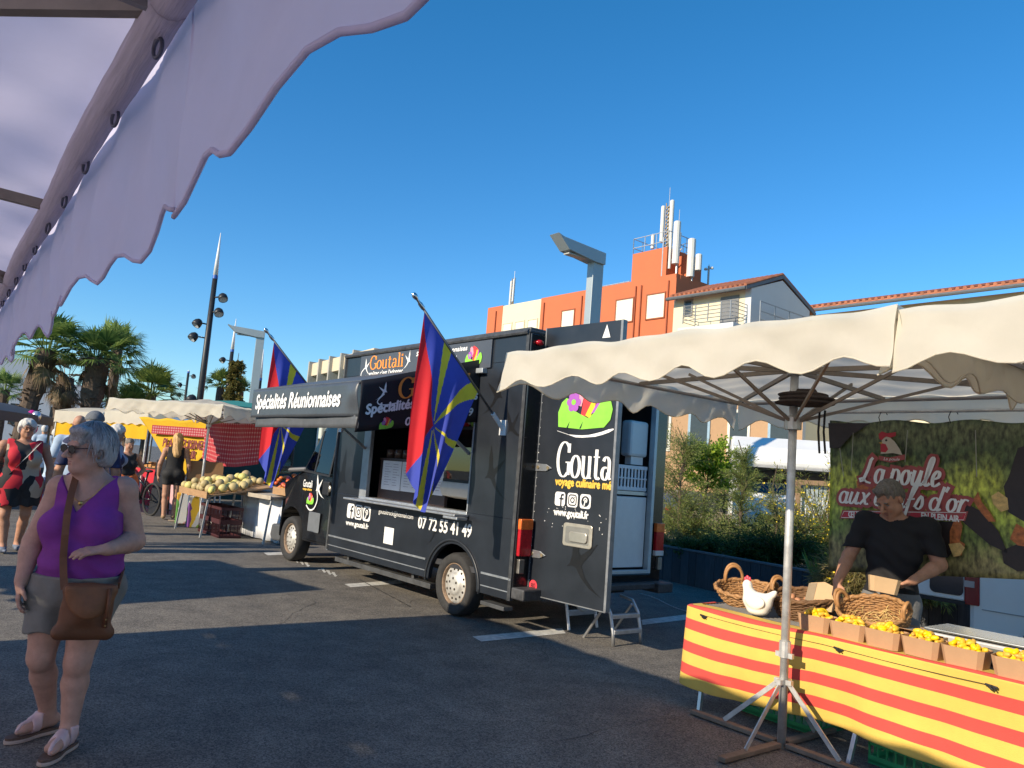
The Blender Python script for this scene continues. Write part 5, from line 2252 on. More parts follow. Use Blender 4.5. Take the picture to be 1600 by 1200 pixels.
class Person:
    def __init__(s, lo, hi, h):
        s.f = Field(lo, hi, h)
        s.T, s.L, s.A = s.f.new(), s.f.new(), s.f.new()
        s.H = s.f.new()

    def leg(s, hip, kn, an, toe, r=(.095, .058, .036), foot=True):
        f = s.f
        hip, kn, an, toe = map(Vector, (hip, kn, an, toe))
        f.cone(s.L, hip, kn, r[0], r[1], .02)
        f.ell(s.L, kn+Vector((0, -.012, 0)), (r[1]*.95, r[1], r[1]*1.15), .02)
        mid = kn.lerp(an, .33)+Vector((0, .018, 0))
        f.cone(s.L, kn, mid, r[1]*.9, r[1]*.98, .02)
        f.cone(s.L, mid, an, r[1]*.98, r[2], .02)
        if foot:
            d = (toe-an)
            d.z = 0
            L = d.length
            d.normalize()
            q = Vector((-d.y, d.x, 0))
            he = Vector((an.x, an.y, 0))-d*.035
            z = an.z-.062
            f.ell(s.L, he+Vector((0, 0, z+.035)), (.034, .034, .032), .02)
            f.cone(s.L, an+d*.01, he+d*(L*.72)+Vector((0, 0, z+.028)), .036, .024, .03)
            f.cone(s.L, he+d*.02+Vector((0, 0, z+.024)), he+d*(L*.80)+q*.012+Vector((0, 0, z+.022)), .028, .026, .02)
            f.cone(s.L, he+d*(L*.35)-q*.012+Vector((0, 0, z+.022)), he+d*(L*.78)-q*.018+Vector((0, 0, z+.019)), .024, .020, .02)
            for i in range(5):
                b = he+d*(L*.84-.010*i)+q*(.030-.0155*i)+Vector((0, 0, z+.016))
                f.cone(s.L, b, b+d*(.035-.004*i), .012-.0012*i, .010-.001*i, .006)

    def arm(s, sh, el, wr, r=(.055, .045, .030)):
        f = s.f
        sh, el, wr = map(Vector, (sh, el, wr))
        f.cone(s.A, sh, el, r[0], r[1], .01)
        m = el.lerp(wr, .3)
        f.cone(s.A, el, m, r[1], r[1]*.98, .015)
        f.cone(s.A, m, wr, r[1]*.98, r[2], .015)
        f.ell(s.A, sh, (r[0]*1.12,)*3, .02)

    def body(s, m, label, loc, rz, cat='person', k_arm=.014, group=None):
        f = s.f
        B = f.smin(f.smin(s.T, s.L, .05), s.H, .025)
        B = f.smin(B, s.A, k_arm)
        s.B = B
        o = f.obj(B, 'person', m, loc=loc, rz=rz)
        s.o = o
        return tag(o, label, cat, group)

    def wear(s, name, m, F, off, region, it=2):
        X, Y, Z = s.f.grid()
        G = np.maximum(F-off, region(X, Y, Z))
        return s.f.obj(G.astype(np.float32), name, m, s.o, it=it)


def mx(*a):
    o = a[0]
    for q in a[1:]:
        o = np.maximum(o, q)
    return o


def turned(X, Y, cx, cy_, a):
    c, s_ = math.cos(R_(a)), math.sin(R_(a))
    return (X-cx)*c+(Y-cy_)*s_, -(X-cx)*s_+(Y-cy_)*c


# ---------------------------------------------------------------- woman in purple, in front
HL = Vector((-2.20, 4.12, 0))
HRZ = math.atan2(2.2, 4.12)                              # her local -y looks at us
P = Person((-.40, -.48, -.01), (.46, .45, 1.70), .0068)
f, T = P.f, P.T
yw = -20
MT = rz_(yw)
f.ell(T, (.015, .02, .84), (.195, .150, .145), .05, MT)
f.ell(T, (.03, .04, .80), (.190, .150, .12), .06, MT)
f.ell(T, (.030, .0, .985), (.188, .148, .15), .07, MT)
f.ell(T, (.015, -.045, .96), (.150, .135, .13), .06, MT)
f.ell(T, (.022, .02, 1.17), (.170, .118, .17), .07, MT)
f.ell(T, (.022, .04, 1.29), (.150, .085, .08), .06, MT)
for q in (-1, 1):
    b = Vector((.020, .02, 1.125))+MT @ Vector((q*.092, -.098, 0))
    f.ell(T, b, (.088, .082, .088), .04, MT)
SR, SLh = v3(.175, .0, 1.325), v3(-.118, .075, 1.315)
f.cone(T, SLh, SR, .056, .056, .06)
f.cone(T, (.02, .035, 1.31), (-.005, .015, 1.42), .066, .056, .05)
f.cone(T, (.02, .05, 1.40), (.10, .045, 1.335), .045, .04, .05)
f.cone(T, (.0, .05, 1.40), (-.07, .07, 1.335), .045, .04, .05)
P.arm(SR, (.262, .02, 1.055), (.130, -.205, 1.035), (.066, .054, .031))
P.arm(SLh, (-.208, .085, 1.035), (-.232, -.005, .845), (.062, .052, .031))
hand(f, P.A, (.125, -.208, 1.035), (-1, -.22, -.10), (.1, .35, -1), -1, .22, 1.02)
hand(f, P.A, (-.232, -.008, .84), (-.04, -.12, -1), (.9, .1, .1), 1, .32, 1.0)
P.leg((-.080, .045, .80), (-.100, .055, .455), (-.030, .255, .100), (-.205, .135, .03), (.112, .064, .038))
P.leg((.105, .02, .80), (.070, -.035, .445), (.072, -.030, .100), (-.030, -.225, .03), (.115, .064, .038))
HC, HM = v3(-.022, -.005, 1.532), rz_(-58, 6, 3)
head_shape(f, P.H, HC, HM, 1.03, 1.0)
f.cone(P.H, (-.005, .02, 1.40), (-.012, .012, 1.49), .057, .058, .03)
f.ell(P.H, HC+HM @ v3(0, -.03, -.105), (.055, .045, .03), .03, HM)
hero = P.body(SK1, 'grey haired woman in a purple sleeveless top and grey shorts walking in the foreground', HL, HRZ, k_arm=.006)
face_bits(hero, HC, HM, 1.03, (.36, .15, .13), eyes=False)
spectacles(hero, HC, HM, 1.06, mat('dark_lens', (.004, .003, .003), .25, spec=.25), mat('tortoise_frame', (.03, .015, .010), .25), 1.0)
PURP = mat('purple_jersey', (.21, .033, .265), .85, var=.16, scale=7, bump=.5, bscale=9, stretch=(1, 1, 1.8))


def hero_top(X, Y, Z):
    u, v = turned(X, Y, .02, .02, yw)
    front = v < .02
    neck = np.where(front, 1.205+np.abs(u+.012)*1.42, 1.36+np.abs(u)*.4)
    r = np.maximum(Z-neck, .765+.012*np.sin(u*30)-Z)
    arm = np.minimum(np.abs(u-.008)-.150-np.maximum(0, 1.22-Z)*1.3, Z-1.12)
    return np.maximum(r, arm)


_X, _Y, _Z = P.f.grid()
P.wear('top', PURP, P.T+.0045*np.sin(_Z*62+_X*24+np.sin(_X*19+_Y*7)*1.6)*np.clip((1.16-_Z)*6, .25, 1), .012, hero_top, it=1)


def hero_shorts(X, Y, Z):
    return np.maximum(Z-.885, .585+.01*np.sin(X*40)-Z)+0*Y


GSH = mat('grey_cotton', (.20, .20, .185), .9, var=.16, scale=9, bump=.5, bscale=16)
LT = f.smin(P.T, P.L, .04)
P.wear('shorts', GSH, LT+.005*np.sin(_X*52+_Z*14+np.sin(_Z*22)*1.4), .022, hero_shorts, it=1)
# hair
Hf = f.new()


def hp(x, y, z):
    return HC+HM @ (Vector((x, y, z))*1.03)


f.ell(Hf, hp(0, .022, .046), (.094, .110, .092), .02, HM)
f.ell(Hf, hp(0, .072, .0), (.094, .075, .092), .04, HM)
for q in (-1, 1):
    f.ell(Hf, hp(q*.078, .020, .012), (.034, .070, .060), .03, HM)
    f.ell(Hf, hp(q*.066, .062, -.045), (.040, .052, .050), .03, HM)
f.ell(Hf, hp(.02, -.062, .098), (.065, .040, .026), .03, HM)
f.ell(Hf, hp(0, -.135, -.020), (.085, .085, .098), .02, HM, True)
f.ell(Hf, hp(.072, -.055, -.03), (.035, .050, .075), .02, HM, True)
f.ell(Hf, hp(-.072, -.055, -.03), (.035, .050, .075), .02, HM, True)
f.ell(Hf, hp(.088, .012, -.022), (.03, .022, .030), .01, HM, True)
X, Y, Z = f.grid()
Hf = Hf+.0022*np.sin(X*120+Z*18+np.sin(Y*55)*2)+.0015*np.sin(Y*190+Z*22+X*90)
P.f.obj(Hf.astype(np.float32), 'hair', GHAIR, hero, it=1)
strands(hero, HC+HM @ v3(0, .03, .02), HM, (.106, .122, .124), GSTR, 700, 5, 52, 118, .10)
# sandals
SAND, SOLE, CORK = mat('pink_strap', (.62, .45, .45), .45, .15, var=.1), mat('sole_pale', (.46, .36, .31), .7, var=.12), mat('cork', (.12, .075, .055), .8, var=.3, scale=60)


def sandal(an, toe, z0):
    an, toe = Vector(an), Vector(toe)
    d = toe-an
    d.z = 0
    L = d.length
    d.normalize()
    q = Vector((-d.y, d.x, 0))
    he = Vector((an.x, an.y, 0))-d*.035
    Mx = Matrix(((d.x, q.x, 0, he.x), (d.y, q.y, 0, he.y), (0, 0, 1, 0), (0, 0, 0, 1)))
    out = [(-.042, 0), (-.03, .03), (.03, .036), (L*.45, .034), (L*.8, .048), (L+.02, .036), (L+.045, .006), (L+.03, -.024), (L*.8, -.046), (L*.4, -.040), (.0, -.034), (-.034, -.022)]
    out = _dens(out[:8], 3)[:-1]+_dens(out[7:]+[out[0]], 3)[:-1]
    m = MB()
    m.prism(out, z0, z0+.018, Mx)
    so_ = m.build('sandal', SOLE, hero, bevel=.004)
    m = MB()
    m.prism([(x*.97+.002, y*.95) for x, y in out], z0+.0185, z0+.030, Mx)
    m.build('footbed', CORK, so_)
    return d, q, he, L, so_


X, Y, Z = f.grid()
for an, toe in (((-.030, .255), (-.205, .135)), ((.072, -.030), (-.030, -.225))):
    d, q, he, L, so_ = sandal((*an, .1), (*toe, .03), .002)
    a = (X-he.x)*d.x+(Y-he.y)*d.y
    b = (X-he.x)*q.x+(Y-he.y)*q.y
    band = np.maximum(np.abs(a-L*.52)-.024, Z-.13)
    tee = np.maximum(np.maximum(np.abs(b-.010)-.010, np.abs(a-L*.76)-.05), Z-.11)
    G = np.maximum(np.maximum(P.L-.0075, np.minimum(band, tee)), .022-Z)
    P.f.obj(G.astype(np.float32), 'sandal_strap', SAND, so_)
# necklace, ear stud
m = MB()
pts = []
for i in range(17):
    a = math.pi*(i/16)
    p = v3(.015, .0, 1.375)+MT @ v3(-.085*math.cos(a), -.085*math.sin(a)**1.0-.015, -.115*math.sin(a)**1.5)
    pts.append(p)
m.tube(pts, .002, 5)
m.ell(pts[8]+v3(0, -.008, -.008), (.011, .004, .011), 10, 6)
m.build('necklace', mat('gold', (.55, .36, .12), .3, 1.0), hero)
m = MB()
m.ell(hp(.084, .012, -.040), (.004, .004, .005), 8, 6)
m.build('ear_stud', mat('gold', (.55, .36, .12), .3, 1.0), hero)
# shoulder bag with its strap
LEA = mat('tan_leather', (.205, .080, .030), .6, var=.30, scale=7, bump=.4, bscale=18)
LEA2 = mat('tan_leather_dark', (.145, .055, .022), .6, var=.3, scale=8, bump=.3, bscale=20)
bag = thing('shoulder_bag', 'tan leather shoulder bag with a flap hanging at the hip of the woman in purple', 'bag', HL, HRZ)
F = Field((-.14, -.36, .54), (.30, -.10, .93), .007)
A = F.new()
BM = rz_(6, 0, 6)
F.ell(A, (.075, -.225, .735), (.120, .044, .135), .02, BM)
for p_, r_ in (((-.030, -.235, .635), .028), ((.175, -.215, .625), .028), ((.175, -.21, .83), .024), ((-.012, -.235, .84), .024)):
    F.cone(A, p_, (.07, -.225, .735), r_, .04, .05)
F.cone(A, (-.035, -.235, .632), (.178, -.215, .622), .030, .030, .03)
F.cone(A, (-.012, -.235, .845), (.176, -.21, .835), .020, .020, .03)
F.obj(A, 'bag_body', LEA2, bag, it=2)
X, Y, Z = F.grid()
fl_ = mx(A-.008, Y+.235-.02, ((X-.085)**2/.118**2+(Z-.855)**2/.150**2-1)*.1, Z-.862)
F.obj(fl_.astype(np.float32), 'flap', LEA, bag, it=2)
m = MB()
m.tube([(.165, -.268, .85), (.168, -.278, .76), (.163, -.272, .66)], .010, 8)
m.build('closing_strap', LEA2, bag, smooth=True)
m = MB()
for z in (.70, .67):
    m.ell((.164, -.283, z), (.005, .004, .005), 8, 6)
m.ell((.10, -.285, .725), (.008, .004, .008), 8, 6)
m.build('stud', mat('brass_stud', (.30, .20, .08), .4, .8), bag)
sp = [v3(-.030, .075, 1.40), v3(-.055, .0, 1.395), v3(-.066, -.075, 1.30), v3(-.070, -.150, 1.20), v3(-.066, -.190, 1.10), v3(-.060, -.190, .99), v3(-.050, -.205, .92), v3(-.035, -.232, .84)]
sp = [sp[0]]+[sp[i].lerp(sp[i+1], t) for i in range(len(sp)-1) for t in (.5, 1)]
vs = []
for i, p_ in enumerate(sp):
    a = sp[min(i+1, len(sp)-1)]-sp[max(i-1, 0)]
    sd = a.cross(Vector((-.2, -1, .1))).normalized()*.017
    nv_ = Vector((0, -.004, .001))
    vs += [p_+sd, p_-sd, p_-sd+nv_, p_+sd+nv_]
m = MB()
n = len(sp)
m._a(vs, [(4*i+a, 4*i+(a+1) % 4, 4*i+4+(a+1) % 4, 4*i+4+a) for i in range(n-1) for a in range(4)]+[(0, 1, 2, 3), (4*n-1, 4*n-2, 4*n-3, 4*n-4)])
m.build('shoulder_strap', LEA2, bag, smooth=False)
m = MB()
m.bar((.205, -.19, .85), (.225, -.02, .90), .010, .03)
m.bar((.225, -.02, .90), (.15, .14, 1.20), .006, .03)
m.build('rear_strap', LEA2, bag)

# ---------------------------------------------------------------- the seller
KM = .95
ML = Vector((2.905*KM, 5.79*KM, EYE*(1-KM)))
MRZ = -math.atan2(2.905, 5.79)
P = Person((-.46, -.50, -.13), (.46, .34, 1.82), .0075)
f, T = P.f, P.T
yw2 = -14
MT = rz_(yw2)
f.ell(T, (.01, .03, .86), (.175, .125, .14), .05, MT)
f.ell(T, (.01, .02, 1.02), (.170, .120, .17), .07, MT)
f.ell(T, (.02, .01, 1.24), (.192, .125, .19), .07, MT)
f.ell(T, (.025, .02, 1.40), (.185, .095, .085), .06, MT)
SR, SLh = v3(.235, -.005, 1.405), v3(-.170, .06, 1.42)
f.cone(T, SLh, SR, .062, .062, .05)
f.cone(T, (.025, .03, 1.43), (.0, -.015, 1.54), .068, .060, .05)
P.arm(SR, (.318, -.03, 1.165), (.150, -.235, 1.052), (.064, .050, .031))
P.arm(SLh, (-.285, .0, 1.155), (-.345, -.225, .975), (.062, .048, .031))
hand(f, P.A, (.145, -.240, 1.050), (-.80, -.25, -.45), (-.45, .3, .75), 1, .38, 1.1)
hand(f, P.A, (-.347, -.232, .968), (-.05, -.55, -.8), (.75, .35, -.35), 1, .35, 1.1)
P.leg((-.085, .03, .84), (-.09, .0, .44), (-.09, .05, -.005), (-.11, -.15, -.02), (.10, .06, .04))
P.leg((.10, .02, .84), (.10, -.01, .44), (.10, .04, -.005), (.12, -.16, -.02), (.10, .06, .04))
HC, HM = v3(-.016, -.075, 1.605), rz_(-34, 36, -2)
head_shape(f, P.H, HC, HM, 1.06, .6)
f.cone(P.H, (.01, .0, 1.47), (-.005, -.02, 1.58), .062, .062, .03)
man = P.body(SK2, 'man in a black T-shirt standing behind the egg stall looking down at a card tray', ML, MRZ)
man.scale = (KM,)*3
face_bits(man, HC, HM, 1.06, (.24, .09, .07), eyes=False)
m = MB()
m.T = Matrix.Translation(HC) @ HM @ Matrix.Scale(1.06, 4)
for q in (-1, 1):
    m.ell((q*.031, -.078, .003), (.014, .008, .0035), 12, 6)  # dark sliver painting the shade in each eye socket
    m.ell((q*.033, -.087, .024), (.017, .005, .0045), 10, 6)
m.build('brows_eye_shade', SALT, man, smooth=True)
BT = mat('black_jersey', (.0095, .0088, .0105), .85, var=.3, scale=7, bump=.5, bscale=9)


def man_top(X, Y, Z):
    u, v = turned(X, Y, .02, .02, yw2)
    return mx(Z-1.62, .905-Z, .1-np.sqrt((u*1.0)**2+((v+.012)*1.0)**2+((Z-1.495)*1.25)**2))


TA_ = f.smin(f.smin(P.T, P.L, .05), np.maximum(P.A-.012, 1.235-.0*f.grid()[0]-f.grid()[2]), .02)
_X, _Y, _Z = P.f.grid()
P.wear('shirt', BT, TA_+.004*np.sin(_Z*58+_X*30+np.sin(_X*17)*1.5), .009, man_top, it=1)
P.wear('trousers', mat('grey_trousers', (.16, .16, .16), .85, var=.2, bump=.4), f.smin(P.T, P.L, .05), .012, lambda X, Y, Z: np.maximum(Z-.935, .03-Z)+0*X+0*Y)
Hf = f.new()


def hp(x, y, z):
    return HC+HM @ (Vector((x, y, z))*1.06)


f.ell(Hf, hp(0, .026, .052), (.086, .104, .088), .02, HM)
f.ell(Hf, hp(0, .066, .0), (.078, .056, .072), .03, HM)
f.ell(Hf, hp(0, -.060, .106), (.055, .030, .022), .03, HM)
f.ell(Hf, hp(0, -.125, -.010), (.100, .075, .090), .015, HM, True)
for q in (-1, 1):
    f.ell(Hf, hp(q*.090, -.040, -.035), (.036, .042, .060), .012, HM, True)
    f.ell(Hf, hp(q*.088, .012, -.015), (.020, .024, .034), .006, HM, True)
X, Y, Z = f.grid()
Hf = Hf+.0035*np.sin(X*120+Z*60+np.sin(Y*80)*2)+.0025*np.sin(Y*190+Z*90)
P.f.obj(Hf.astype(np.float32), 'hair', SALT, man, it=1)
# the card tray in his hand, and the one under his other hand
m = MB()
tray_geo(m, .165, .11, .10)
o = m.build('kraft_tray', KRAFT2, loc=ML+Matrix.Rotation(MRZ, 3, 'Z') @ (v3(-.045, -.285, .945)*KM), rz=MRZ+.25)
o.rotation_euler = (R_(-6), R_(6), MRZ+.15)
tag(o, 'empty pale kraft tray held in the hand of the man in the black T-shirt', 'food tray')


# ---------------------------------------------------------------- other people in the aisle
def plain_person(label, loc, rz, H, skinm, hairm, build=1.0, hair_style='short', head_yaw=0, head_tilt=0, arms=None, stride=.0, clothes=(), h=.013, shoes=None, yaw=0, cap=None, female=True, glasses=None):
    """one figure of height H facing local -y; clothes: (name, material, kind, z0, z1)"""
    s = H/1.70
    P = Person((-.42*s, -.40*s, -.02), (.42*s, .40*s, H+.06), h)
    f, T = P.f, P.T
    b = build
    M0 = rz_(yaw)

    def q(x, y, z):
        return M0 @ Vector((x*s, y*s, z*s))

    def ee(F, c, r, k=.05):
        f.ell(F, q(*c), tuple(v*s for v in r), k, M0)
    ee(T, (0, .02, .90), (.165*b, .118*b, .13))
    ee(T, (0, .0, 1.05), (.135*b, .105*b, .15), .07)
    ee(T, (0, .0, 1.24), (.150*b, .105*b, .17), .07)
    ee(T, (0, .015, 1.36), (.155*b, .085, .07), .05)
    if female:
        for d in (-1, 1):
            ee(T, (d*.075*b, -.085*b, 1.20), (.066*b, .062*b, .066*b), .04)
            ee(T, (d*.07*b, .075*b, .90), (.085*b, .075*b, .085), .04)
    f.cone(T, q(-.165*b, .01, 1.36), q(.165*b, .01, 1.36), .05*s, .05*s, .05)
    f.cone(T, q(0, .02, 1.38), q(0, .0, 1.48), .056*s, .050*s, .04)
    arms = arms or {}
    for d, key in ((-1, 'l'), (1, 'r')):
        el, wr, fd = arms.get(key, ((d*.235*b, .03, 1.08), (d*.245*b, -.04, .86), (0, -.15, -1)))
        P.arm(q(d*.170*b, .015, 1.355), q(*el), q(*wr), tuple(v*s*(.6+.4*b) for v in (.050, .042, .028)))
        hand(f, P.A, q(*wr), M0 @ Vector(fd), M0 @ Vector((-d, 0, .1)), d, .3, s, k=.008)
    for d in (-1, 1):
        st_ = stride*d
        an = q(d*.085, st_, .085)
        P.leg(q(d*.082*b, .015, .88), q(d*.09*b, st_*.5-.02, .48), an, q(d*.10, st_-.20, .02), tuple(v*s*(.6+.4*b) for v in (.092, .055, .035)))
    HC = q(0, -.012, 1.582)
    HM = rz_(yaw+head_yaw, head_tilt)
    head_shape(f, P.H, HC, HM, s, .4*b)
    f.cone(P.H, q(0, .01, 1.42), q(0, 0, 1.54), .052*s, .054*s, .03)
    o = P.body(skinm, label, loc, rz)
    Hf = f.new()

    def hp(x, y, z):
        return HC+HM @ (Vector((x, y, z))*s)

    def he(c, r, k=.02, sub=False):
        f.ell(Hf, hp(*c), tuple(v*s for v in r), k, HM, sub)
    if hair_style != 'bald':
        if hair_style == 'bob':
            he((0, .022, .050), (.098, .110, .090))
            he((0, .060, -.005), (.092, .072, .085), .03)
            for d in (-1, 1):
                he((d*.075, .02, .0), (.030, .062, .066), .03)
        elif hair_style == 'long':
            he((0, .022, .045), (.092, .108, .092))
            f.cone(Hf, hp(0, .085, .0), hp(0, .115, -.30), .078*s, .068*s, .04)
            f.cone(Hf, hp(-.05, .075, .0), hp(-.055, .095, -.28), .045*s, .036*s, .03)
            f.cone(Hf, hp(.05, .075, .0), hp(.055, .100, -.26), .045*s, .036*s, .03)
        else:
            he((0, .026, .048), (.084, .102, .086))
            he((0, .060, .0), (.078, .060, .075), .03)
        he((0, -.125, -.015), (.092, .075, .092), .015, True)
        for d in (-1, 1):
            he((d*.085, -.045, -.035), (.034, .045, .065), .012, True)
        X, Y, Z = f.grid()
        Hf = Hf+.005*np.sin(X*90+Z*25+np.sin(Y*60)*2)
        f.obj(Hf.astype(np.float32), 'hair', hairm, o)
    X, Y, Z = f.grid()
    for nm, mt, kind, z0, z1 in clothes:
        z0, z1 = z0*s, z1*s
        TL = f.smin(P.T, P.L, .05)
        c, s2 = math.cos(R_(yaw)), math.sin(R_(yaw))
        U = X*c+Y*s2
        if kind == 'vest':
            neck = np.where(-X*s2+Y*c < .0, z1-.06*s+np.abs(U)*.55, z1-.01*s+0*U)
            G = mx(TL-.012, Z-neck, z0-Z, np.minimum(np.abs(U)-.135*b*s, Z-1.20*s))
        elif kind == 'tee':
            arm_ = np.maximum(P.A-.012, 1.14*s-Z)
            G = mx(f.smin(TL, arm_, .02)-.013, Z-z1, z0-Z)
        elif kind == 'dress':
            fl = np.maximum(0, 1.0*s-Z)*.16
            neck = np.where(-X*s2+Y*c < .0, z1-.05*s+np.abs(U)*.5, z1+0*U)
            g2 = f.smin(TL, f.smin(P.L, P.T, .16), .05)-.014-fl
            G = mx(g2, Z-neck, z0+.012*np.sin(U*40)-Z, np.minimum(np.abs(U)-.150*b*s, Z-1.20*s))
        else:
            G = mx(TL-.015, Z-z1, z0-Z)
        f.obj(G.astype(np.float32), nm, mt, o, it=2)
    if shoes:
        G = np.maximum(P.L-.008, Z-.085*s)
        f.obj(G.astype(np.float32), 'shoes', shoes, o)
    if cap:
        C = f.new()
        f.ell(C, hp(0, .018, .055), tuple(v*s for v in (.098, .116, .100)), .01, HM)
        u = HM.to_3x3().transposed()
        cut = (X-HC.x)*u[2][0]+(Y-HC.y)*u[2][1]+(Z-HC.z)*u[2][2]
        C = np.maximum(C, .042*s-cut)
        f.ell(C, hp(0, -.105, .046), tuple(v*s for v in (.068, .072, .010)), .01, HM)
        f.obj(C.astype(np.float32), 'cap', cap, o)
    face_bits(o, HC, HM, s)
    if glasses:
        spectacles(o, HC, HM, s*1.03, *glasses, name='glasses')
    return o


def patch_mat(name, cols, scale, dist=.5):
    m = bpy.data.materials.new(name)
    m.use_nodes = True
    N, L = m.node_tree.nodes, m.node_tree.links
    b = N['Principled BSDF']
    b.inputs['Roughness'].default_value = .8
    tc = N.new('ShaderNodeTexCoord')
    nz = N.new('ShaderNodeTexNoise')
    nz.inputs['Scale'].default_value = 4
    mxr = N.new('ShaderNodeMixRGB')
    mxr.inputs[0].default_value = dist*.3
    mp = N.new('ShaderNodeMapping')
    mp.inputs['Scale'].default_value = (1, .4, .55)
    mp.inputs['Rotation'].default_value = (0, .5, 0)
    L.new(tc.outputs['Object'], nz.inputs['Vector'])
    L.new(tc.outputs['Object'], mxr.inputs[1])
    L.new(nz.outputs['Color'], mxr.inputs[2])
    L.new(mxr.outputs[0], mp.inputs[0])
    vo = N.new('ShaderNodeTexVoronoi')
    vo.inputs['Scale'].default_value = scale
    L.new(mp.outputs[0], vo.inputs['Vector'])
    sp = N.new('ShaderNodeSeparateColor')
    L.new(vo.outputs['Color'], sp.inputs[0])
    rp = N.new('ShaderNodeValToRGB')
    rp.color_ramp.interpolation = 'CONSTANT'
    e = rp.color_ramp.elements
    e[0].position, e[0].color = 0, (*cols[0], 1)
    e[1].position, e[1].color = 1/len(cols), (*cols[1], 1)
    for i, c in enumerate(cols[2:]):
        q = e.new((i+2)/len(cols))
        q.color = (*c, 1)
    L.new(sp.outputs[0], rp.inputs[0])
    L.new(rp.outputs[0], b.inputs['Base Color'])
    return m


DRESS = patch_mat('patchwork_dress', [(.012, .012, .014), (.52, .015, .03), (.02, .02, .022), (.42, .33, .24), (.50, .015, .03), (.015, .014, .016)], 11.0)
BLKV = mat('black_cotton', (.012, .012, .014), .85, var=.3, bump=.3)
NAVYP = patch_mat('navy_pattern', [(.012, .022, .075), (.02, .04, .13), (.25, .30, .40), (.010, .016, .06)], 16)
LBLUE = mat('pale_blue_cotton', (.36, .46, .58), .85, var=.15)
DENIM = mat('dark_denim', (.03, .045, .085), .85, var=.2)
CAPM = mat('washed_cap', (.125, .135, .15), .85, var=.35, scale=25)
ORAN = mat('orange_cotton', (.58, .13, .03), .85, var=.15)
SHOE = mat('grey_trainer', (.13, .15, .20), .7, var=.4, scale=30)


def stand(px, py):
    g_ = gnd(px, py)
    return g_, math.atan2(-g_.x, g_.y)


g_, r_ = stand(14, 862)
dw = plain_person('white haired woman in a red and black patchwork dress with a grey strap across it', g_+Vector((.0, 0, 0)), r_, 1.79, SK2, WHAIR, 1.32, 'bob', 4, 0, {
    'l': ((-.30, .03, 1.10), (-.27, -.10, .86), (.1, -.2, -1)), 'r': ((.325, .02, 1.10), (.315, -.06, .84), (0, -.15, -1))}, .10, (('dress', DRESS, 'dress', .59, 1.42),), .011, SHOE, 6,
    glasses=(glass_mat('clear_lens', (.9, .85, .85), .02, .1), mat('thin_frame', (.10, .03, .03), .3)))
m = MB()
m.v = []
for i in range(17):
    t = i/16
    a = Vector((.17, .03, 1.475)).lerp(Vector((-.24, -.02, .88)), t)+Vector((0, -.205*math.sin(math.pi*min(1, t*1.12+.08))**.8-.045, 0))
    m.v += [tuple(a+Vector((.022, 0, .026))), tuple(a-Vector((.022, 0, .026))), tuple(a-Vector((.022, .006, .026))), tuple(a+Vector((.022, -.006, .026)))]
m.f = [(4*i+a, 4*i+(a+1) % 4, 4*i+4+(a+1) % 4, 4*i+4+a) for i in range(16) for a in range(4)]
m.k = [0]*len(m.f)
cbg = thing('crossbody_bag', 'red bag on a grey strap worn by the woman in the patchwork dress', 'bag', g_, r_)
m.build('strap', mat('grey_webbing', (.36, .36, .37), .7), cbg)
F = Field((-.40, -.22, .70), (-.12, .10, 1.02), .012)
A = F.new()
F.ell(A, (-.265, -.06, .86), (.085, .07, .10), .02)
F.obj(A, 'pouch', mat('red_nylon', (.60, .02, .02), .5, var=.2, bump=.3), cbg)

g_, r_ = stand(262, 812)
plain_person('blonde woman in a black vest and black shorts seen from behind at the fruit stall', g_, r_, 1.87, SK3, BHAIR, 1.12, 'long', 10, 0, {}, .04,
             (('vest', BLKV, 'vest', .92, 1.46), ('shorts', mat('black_shorts', (.016, .016, .017), .8, var=.3, bump=.4), 'shorts', .68, .97)), .013, mat('tan_sandal', (.30, .19, .10), .7), 178)
# the people half hidden behind the woman in purple
p_ = at(146, 690, 9.4)
plain_person('man in a washed grey baseball cap half hidden behind the woman in purple', (p_.x-.02, p_.y, 0), math.atan2(-p_.x, p_.y)+R_(35), 1.90, SK2, SALT, 1.15, 'short', 0, 0, {}, .05,
             (('shirt', NAVYP, 'tee', .86, 1.46), ('shorts', DENIM, 'shorts', .5, .92)), .014, SHOE, 150, cap=CAPM, female=False)
p_ = at(119, 700, 11.5)
plain_person('bald man standing just behind the man in the baseball cap', (p_.x, p_.y, 0), math.atan2(-p_.x, p_.y), 1.93, SK3, SALT, 1.1, 'bald', 0, 0, {}, .02,
             (('shirt', LBLUE, 'tee', .86, 1.46), ('shorts', DENIM, 'shorts', .5, .92)), .016, SHOE, 170, female=False)
p_ = at(180, 700, 12.2)
plain_person('white haired woman in a dark blue patterned blouse looking to the right', (p_.x, p_.y, 0), math.atan2(-p_.x, p_.y), 1.84, SK3, WHAIR, 1.1, 'bob', 0, 14, {}, .02,
             (('blouse', NAVYP, 'tee', .84, 1.46), ('skirt', DENIM, 'shorts', .5, .9)), .015, SHOE, 75)
p_ = at(199, 720, 15.0)
plain_person('woman in a black strap top and orange skirt with one hand on her hip', (p_.x, p_.y, 0), math.atan2(-p_.x, p_.y), 1.66, SK2, SALT, 1.1, 'short', 0, 10, {
    'r': ((.36, .06, 1.10), (.20, -.02, .95), (-.7, -.2, -.5))}, .02, (('vest', BLKV, 'vest', .98, 1.42), ('skirt', ORAN, 'dress', .5, 1.0)), .016, SHOE, 20)
p_ = at(84, 740, 13.0)
